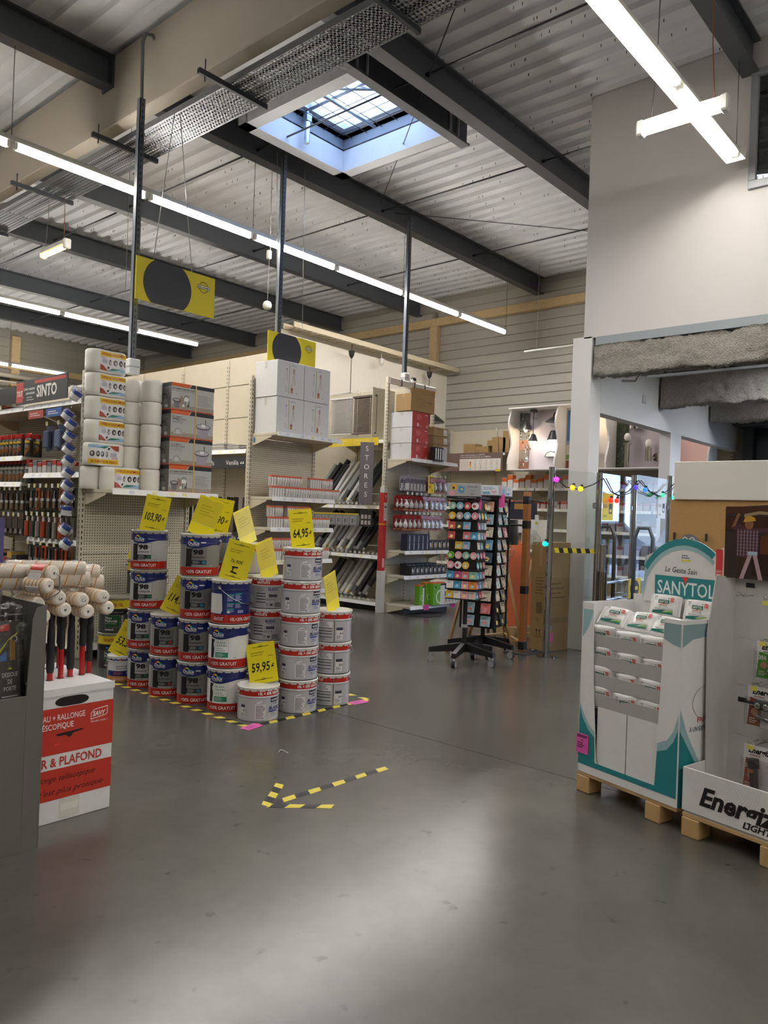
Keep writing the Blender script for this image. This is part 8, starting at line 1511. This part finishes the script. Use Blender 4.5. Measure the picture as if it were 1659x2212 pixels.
for i in range(4):
    y1, y0 = YB_[i] - .016, YB_[i + 1] + .016; bp_ = ob('back_panel', M().box(-.02, -.01, y0, y1, LZ0, LZ1, ('c4bcc4', 'cfc6c0', 'b3a9ae', 'd3b5ae')[i]), 'mottle' if False else 'wallpaint', dw)
    g = M(); g.T = frame((-.0215, y1, 0), (0, -1, 0), (0, 0, 1)); W_ = y1 - y0; q = random.Random(i)
    if i == 0:
        for k, (z0, z1, c) in enumerate(((3.05, 3.40, '4a4f48'), (2.90, 3.05, '8a8d8c'), (2.72, 2.90, 'b5826a'), (2.55, 2.72, '8f8378'), (2.34, 2.55, '7a5648'))): g.rect(.0, z0, .22, z1, c)
        for k in range(60): a, b_ = q.uniform(0, .2), q.uniform(2.36, 3.38); g.rect(a, b_, a + q.uniform(.01, .03), b_ + q.uniform(.01, .04), ('6b6f66', 'c9c4bb', '8a5a48', '39403a')[q.randint(0, 3)], .0002)
        g.text('Via', .27, 3.27, .06, '55504f', .0002, sh=.3)
    elif i == 1:
        for z0, z1, c in ((2.85, 3.40, '4f7db0'), (2.78, 2.85, '8fa9c4'), (2.60, 2.78, 'd3cbbf'), (2.52, 2.60, '6f9a4a'), (2.36, 2.50, '8a4f3a')): g.rect(.02, z0, .28, z1, c)
        g.rect(.10, 2.60, .2, 2.70, 'e6e0d6', .0002).shape([(.08, 2.70), (.22, 2.70), (.15, 2.74)], 'a05a44', .0003)
    elif i == 2:
        g.rect(.0, 2.34, .22, 3.40, '3f4a33')
        for k in range(70): a, b_ = q.uniform(0, .2), q.uniform(2.36, 3.36); g.rect(a, b_, a + .02, b_ + .03, ('5d6b45', '2f3826', '7a8460')[q.randint(0, 2)], .0002)
    ob('photo_print', g, 'print', bp_)
def fitting(name, label, y, z, build): t = thing(name, label, 'lamp', (LXB - .022, y, z)); build(t); return t
DK = '2b2c2f'
fitting('wall_lamp', 'black pendant lamp with a lit round glass, middle of the first lighting box', 7.18, 2.86, lambda t: (ob('shade', M().lathe([(.03, .12), (.05, .10), (.085, .0), (.09, -.015)], 16, DK, o=(-.2, 0, 0)), 'paint', t), ob('globe', M().sphere((-.2, 0, -.02), .08, 'fff3dc', 14, 10, (1, 1, .6)), 'glow', t), ob('stem', M().tube([(-.2, 0, .12), (-.2, 0, .52)], .008, DK, 6).cyl((-.2, 0, .52), (-.2, 0, .56), .07, DK, 14), 'paint', t)))
fitting('wall_lamp', 'grey cone lamp throwing warm light, left in the first lighting box', 7.36, 3.06, lambda t: (ob('shade', M().lathe([(.02, .16), (.03, .14), (.14, .0)], 18, '8f8f8d', o=(-.16, 0, 0)), 'steel', t), ob('globe', M().sphere((-.16, 0, .0), .035, 'ffe2b0', 10, 8), 'glow', t), ob('arm', M().tube([(0, 0, .1), (-.16, 0, .17)], .01, '777', 6), 'steel', t)))
fitting('wall_lamp', 'black wall lamp with wide shade and clear bulb, top of the first lighting box', 6.78, 3.18, lambda t: (ob('shade', M().lathe([(.03, .09), (.06, .07), (.15, .0)], 18, DK, o=(-.2, 0, 0)), 'paint', t), ob('bulb', M().sphere((-.2, 0, -.05), .045, 'e3e0da', 12, 8), 'glass', t), ob('arm', M().tube([(0, 0, 0), (-.05, 0, .16), (-.15, 0, .17), (-.2, 0, .08)], .014, DK, 8), 'paint', t)))
fitting('wall_lamp', 'black cone wall lamp with a white lit lens, first lighting box', 6.80, 2.86, lambda t: (ob('shade', M().lathe([(.05, .17), (.06, .15), (.11, .0)], 16, DK, o=(-.14, 0, 0)), 'paint', t), ob('lens', M().sphere((-.14, 0, .0), .095, 'ffffff', 14, 8, (1, 1, .25)), 'glow', t), ob('bracket', M().box(-.1, 0, -.04, .04, .04, .12, DK, .01), 'paint', t)))
fitting('wall_lamp', 'grey half moon wall light low in the first lighting box', 6.86, 2.56, lambda t: (ob('housing', M().add([(x, .13 * math.cos(a), .11 * math.sin(a)) for x in (0, -.09) for a in [math.pi * k / 10 for k in range(11)]], [(k, k + 1, 12 + k, 11 + k) for k in range(10)] + [tuple(range(21, 10, -1)), (0, 11, 21, 10)], '55585c'), 'paint', t), ob('lens', M().add([(-.092, .105 * math.cos(a), .012 + .08 * math.sin(a)) for a in [math.pi * k / 10 for k in range(11)]], [tuple(range(10, -1, -1))], 'd9d5c4'), 'plastic', t)))
fitting('wall_lamp', 'steel and glass lantern left in the first lighting box', 7.34, 2.62, lambda t: (ob('cage', M().lathe([(.02, .18), (.07, .10), (.055, -.06), (.03, -.08)], 8, 'b9bcc0', o=(-.14, 0, 0)), 'blister', t), ob('bulb', M().sphere((-.14, 0, -.1), .05, 'c4c7ca', 12, 8), 'chrome', t), ob('arm', M().tube([(0, 0, .1), (-.14, 0, .2)], .012, '8f9296', 6), 'steel', t)))
fitting('wall_lamp', 'lit globe on a dark bracket seen just past the white column', 6.05, 3.24, lambda t: (ob('globe', M().sphere((-.16, 0, .0), .085, 'ffe9c4', 14, 10), 'glow', t), ob('bracket', M().tube([(0, 0, -.1), (-.16, 0, -.12), (-.16, 0, -.08)], .014, DK, 8), 'paint', t)))
fitting('wall_lamp', 'black cage lantern standing just past the white column', 6.02, 2.42, lambda t: (ob('cage', M().lathe([(.03, .0), (.03, .15), (.05, .17), (.1, .34), (.11, .35)], 10, '1c1d1f', o=(-.2, 0, -.07)), 'paint', t), ob('ring', M().tube([(-.2 + .0, .10 * math.cos(R(a)), .52 + .12 * math.sin(R(a))) for a in range(0, 360, 30)], .008, '1c1d1f', 5, True), 'paint', t)))
SS = 'a9a69d'
fitting('wall_lamp', 'polished twin cylinder wall light at the top of the third box', 5.30, 3.10, lambda t: (ob('cylinder', M().cyl((-.10, .05, -.1), (-.10, .05, .22), .05, SS, 14).cyl((-.10, -.06, -.1), (-.10, -.06, .22), .05, SS, 14), 'chrome', t), ob('mount', M().box(-.06, 0, -.08, .08, 0, .1, SS, .01), 'steel', t)))
fitting('wall_lamp', 'slim steel bollard light with a white bulb in the third box', 5.38, 2.35, lambda t: (ob('bollard', M().cyl((-.2, 0, -.02), (-.2, 0, .38), .04, SS, 14).cyl((-.2, 0, .38), (-.2, 0, .40), .065, SS, 14), 'chrome', t), ob('bulb', M().sphere((-.2, 0, .50), .055, 'efe9e0', 12, 8, (1, 1, 1.3)), 'plastic', t)))
fitting('wall_lamp', 'steel bracket light with a white bulb in the middle of the third box', 4.98, 2.50, lambda t: (ob('holder', M().cyl((-.16, .05, -.05), (-.16, .05, .16), .05, SS, 14).cyl((0, -.04, .02), (-.03, -.04, .02), .07, SS, 16).tube([(-.02, -.04, .02), (-.12, .0, 0), (-.16, .05, .0)], .02, SS, 8), 'chrome', t), ob('bulb', M().sphere((-.16, .05, .24), .055, 'efe9e0', 12, 8, (1, 1, 1.3)), 'plastic', t)))
fitting('wall_lamp', 'small square metal light by the wavy divider of the third box', 4.80, 2.78, lambda t: (ob('housing', M().box(-.08, 0, -.07, .07, -.1, .12, '7d7a74', .006), 'steel', t), ob('lens', M().box(-.083, -.0805, -.05, .05, -.08, .1, 'b9b5ac'), 'plastic', t)))
for y, z, e, c in ((7.30, 2.98, 3.0, (1, .78, .5)), (6.8, 2.78, 3.0, (1, .95, .9)), (7.18, 2.75, 1.5, (1, .93, .85)), (6.0, 3.1, 2.5, (1, .8, .55)), (5.2, 3.36, 2.0, (1, .9, .85)), (4.4, 3.3, 4.0, (1, .8, .72))):
    ld = bpy.data.lights.new('display_bulb', 'POINT'); ld.energy = e; ld.color = c; ld.shadow_soft_size = .04; lo = bpy.data.objects.new('display_bulb', ld); col.objects.link(lo); lo.parent = dw; lo.location = (LXB - .25 - LXB, y, z)
# brown header strips and the lumen chart
hs = thing('header_strip', 'dull brown header strip along the top of the wall shelving', 'sign', (12.50, 9.5, 2.33), RW); ob('strip_board', M().box(0, 0.54, 0, .01, 0, .36, '6e5a55', .002), 'print', hs)
lc = thing('lumen_chart', 'brown and white chart comparing watts and lumens', 'sign', (12.48, 8.95, 2.32), RW); ob('chart_board', M().box(0, 1.02, 0, .012, 0, .37, '6e5a55', .002), 'print', lc); g = M(); g.T = frame((0, -.001, 0), (1, 0, 0), (0, 0, 1)); g.rect(.02, .02, .98, .25, 'e6e0d9').text('Votre consommation en WATTS', .03, .315, .026, 'e9e3de', .0, w=.58, bold=.01).text('Votre intensité lumineuse en LUMENS', .03, .275, .026, 'e9e3de', .0, w=.72, bold=.01)
for i in range(6):
    g.rect(.03, .045 + .033 * i, .24, .05 + .033 * i, '8a6a5c', .0002).rect(.26, .035 + .033 * i, .30, .06 + .033 * i, ('8fc9c9', 'e6d44a', 'e6a83a', 'd9672a', 'c23a22', 'e6e0d9')[i], .0004)
    for j in range(5): g.text(('25W', '40W', '60W', '75W', '100W')[j] if i == 5 else ('%d' % (3 + 4 * j + i)), .37 + .125 * j, .04 + .033 * i, .016, '4a3c38', .0003, w=.05)
g.rect(.86, .0, .98, .04, 'e0c430', .0005); ob('chart_print', g, 'print', lc)
for i, (y, w_, h_, dz) in enumerate(((8.78, .28, .20, 0), (8.48, .30, .14, 0), (8.30, .12, .11, .142), (8.16, .16, .18, 0), (8.02, .16, .30, 0), (8.18, .14, .13, .182), (7.93, .14, .42, 0))):
    o = carton(w_, .25, h_, 'a3855a', 'brown_carton', 'kraft', lambda g: g.lines(.03, .03, .1, .07, '6b5230', 2, .3), 'b59868'); o.location = (12.58, y + w_ / 2, 2.681 + dz); o.rotation_euler = (0, 0, RW); o['label'] = 'brown carton on the wall shelf above the chart, %s' % ('house shaped first one', 'wide second one', 'small one lying on the wide one', 'third standing one', 'tall one beside the third', 'small one resting on the third', 'tallest one next to the lighting boxes')[i]
pp_ = {}
def wall_row(z, y0, n, dy, items, label, group):
    for i in range(n):
        it = items[i % len(items)]
        if it not in pp_: pp_[it] = o = small_box(*it, 'x', 'pack')
        else: o = dup(pp_[it])
        o.location = (12.66, y0 - dy * i, z); o.rotation_euler = (0, 0, RW); o['label'] = label + ', %s along' % ORDW[i]; o['group'] = group
wall_row(2.001, 7.95, 12, .13, ((.11, .12, .20, 'ded9d6', 'd9692f'), (.11, .12, .26, 'e3dedb', 'e0762f'), (.12, .12, .17, 'ded9d6', 'd9692f')), 'white and orange bulb box on the top wall shelf', 'orange topped boxes, top wall shelf')
wall_row(2.001, 6.3, 15, .11, ((.09, .1, .13, 'e0d5d2', 'c9523a'), (.09, .1, .12, 'd5cfd0', 'b5453a')), 'white and red bulb box, top wall shelf behind the gate', 'red banded boxes behind the gate, top shelf')
wall_row(1.621, 9.2, 32, .14, ((.12, .1, .15, 'd9c9c4', 'c2523c'), (.1, .1, .14, 'c9b5b0', 'a8382f')), 'small white and red bulb box on the second wall shelf', 'red banded boxes, second wall shelf')
for z, nm in ((1.251, 'third'), (.851, 'fourth'), (.501, 'fifth')): wall_row(z, 9.25, 12, .11, ((.09, .1, .13, 'dccbc6', 'b5403a'), (.09, .1, .11, 'c4aba5', 'b5403a')), 'tiny red and white bulb box on the %s wall shelf' % nm, 'red banded boxes, %s wall shelf' % nm); wall_row(z, 5.9, 10, .15, ((.12, .1, .16, 'b9b0b0', '8a4a48'), (.12, .1, .2, '9a9498', None)), 'mixed box on the %s wall shelf behind the gate' % nm, 'mixed boxes behind the gate, %s shelf' % nm)
# pendant lamps hung under the ladder tray, seen over the blinds
def pendant(x, label, c, z, shade):
    t = thing('pendant_lamp', label, 'lamp', (x, 9.40, z)); ob('cord', M().tube([(0, 0, .1), (0, 0, 4.425 - z)], .006, c, 5), 'rubber', t); ob('ceiling_rose', M().lathe([(.06, 4.28 - z), (.045, 4.20 - z), (.015, 4.15 - z)], 12, c), 'plastic', t)
    if shade == 1: ob('shade', M().lathe([(.03, .12), (.10, .10), (.42, .02), (.43, 0)], 20, c), 'plastic', t)
    elif shade == 2: ob('shade', M().lathe([(.02, .22), (.12, .18), (.33, .02), (.34, 0)], 20, c), 'plastic', t)
    else: ob('shade', M().lathe([(.02, .06), (.10, .03), (.12, 0)], 14, c), 'plastic', t)
pendant(9.75, 'black pendant lamp with a flat wire shade above the blinds', '1f2022', 3.42, 1); pendant(10.55, 'white pendant lamp with a long cord above the blinds', 'e0ddd6', 3.42, 0); pendant(12.0, 'black dotted dome pendant by the room corner', '1f2022', 3.28, 2)
tag(ob('hanging_tube', M().cyl((0, 0, 0), (0, -1.0, 0), .02, 'dcdad5', 10).tube([(0, -.25, 0), (0, -.25, 1.57)], .004, 'bbb', 5), 'paint', None, (12.3, 7.42, 4.52)), 'thin unlit white tube hung before the ribbed wall', 'lamp')
tag(ob('hanging_wires', M().tube([(0, 0, 0), (0, 0, 2.085)], .003, '555', 4), 'rubber', None, (4.9, 8.6, 4.0)), 'thin grey wire hanging from the roof over the left aisle', 'wire')
tag(ob('wall_switch', M().box(-.05, .05, -.012, 0, -.05, .05, 'c9c9c6', .004), 'plastic', None, (9.2, 3.83, 2.95)), 'small white switch box under the sprayed beams', 'switch')
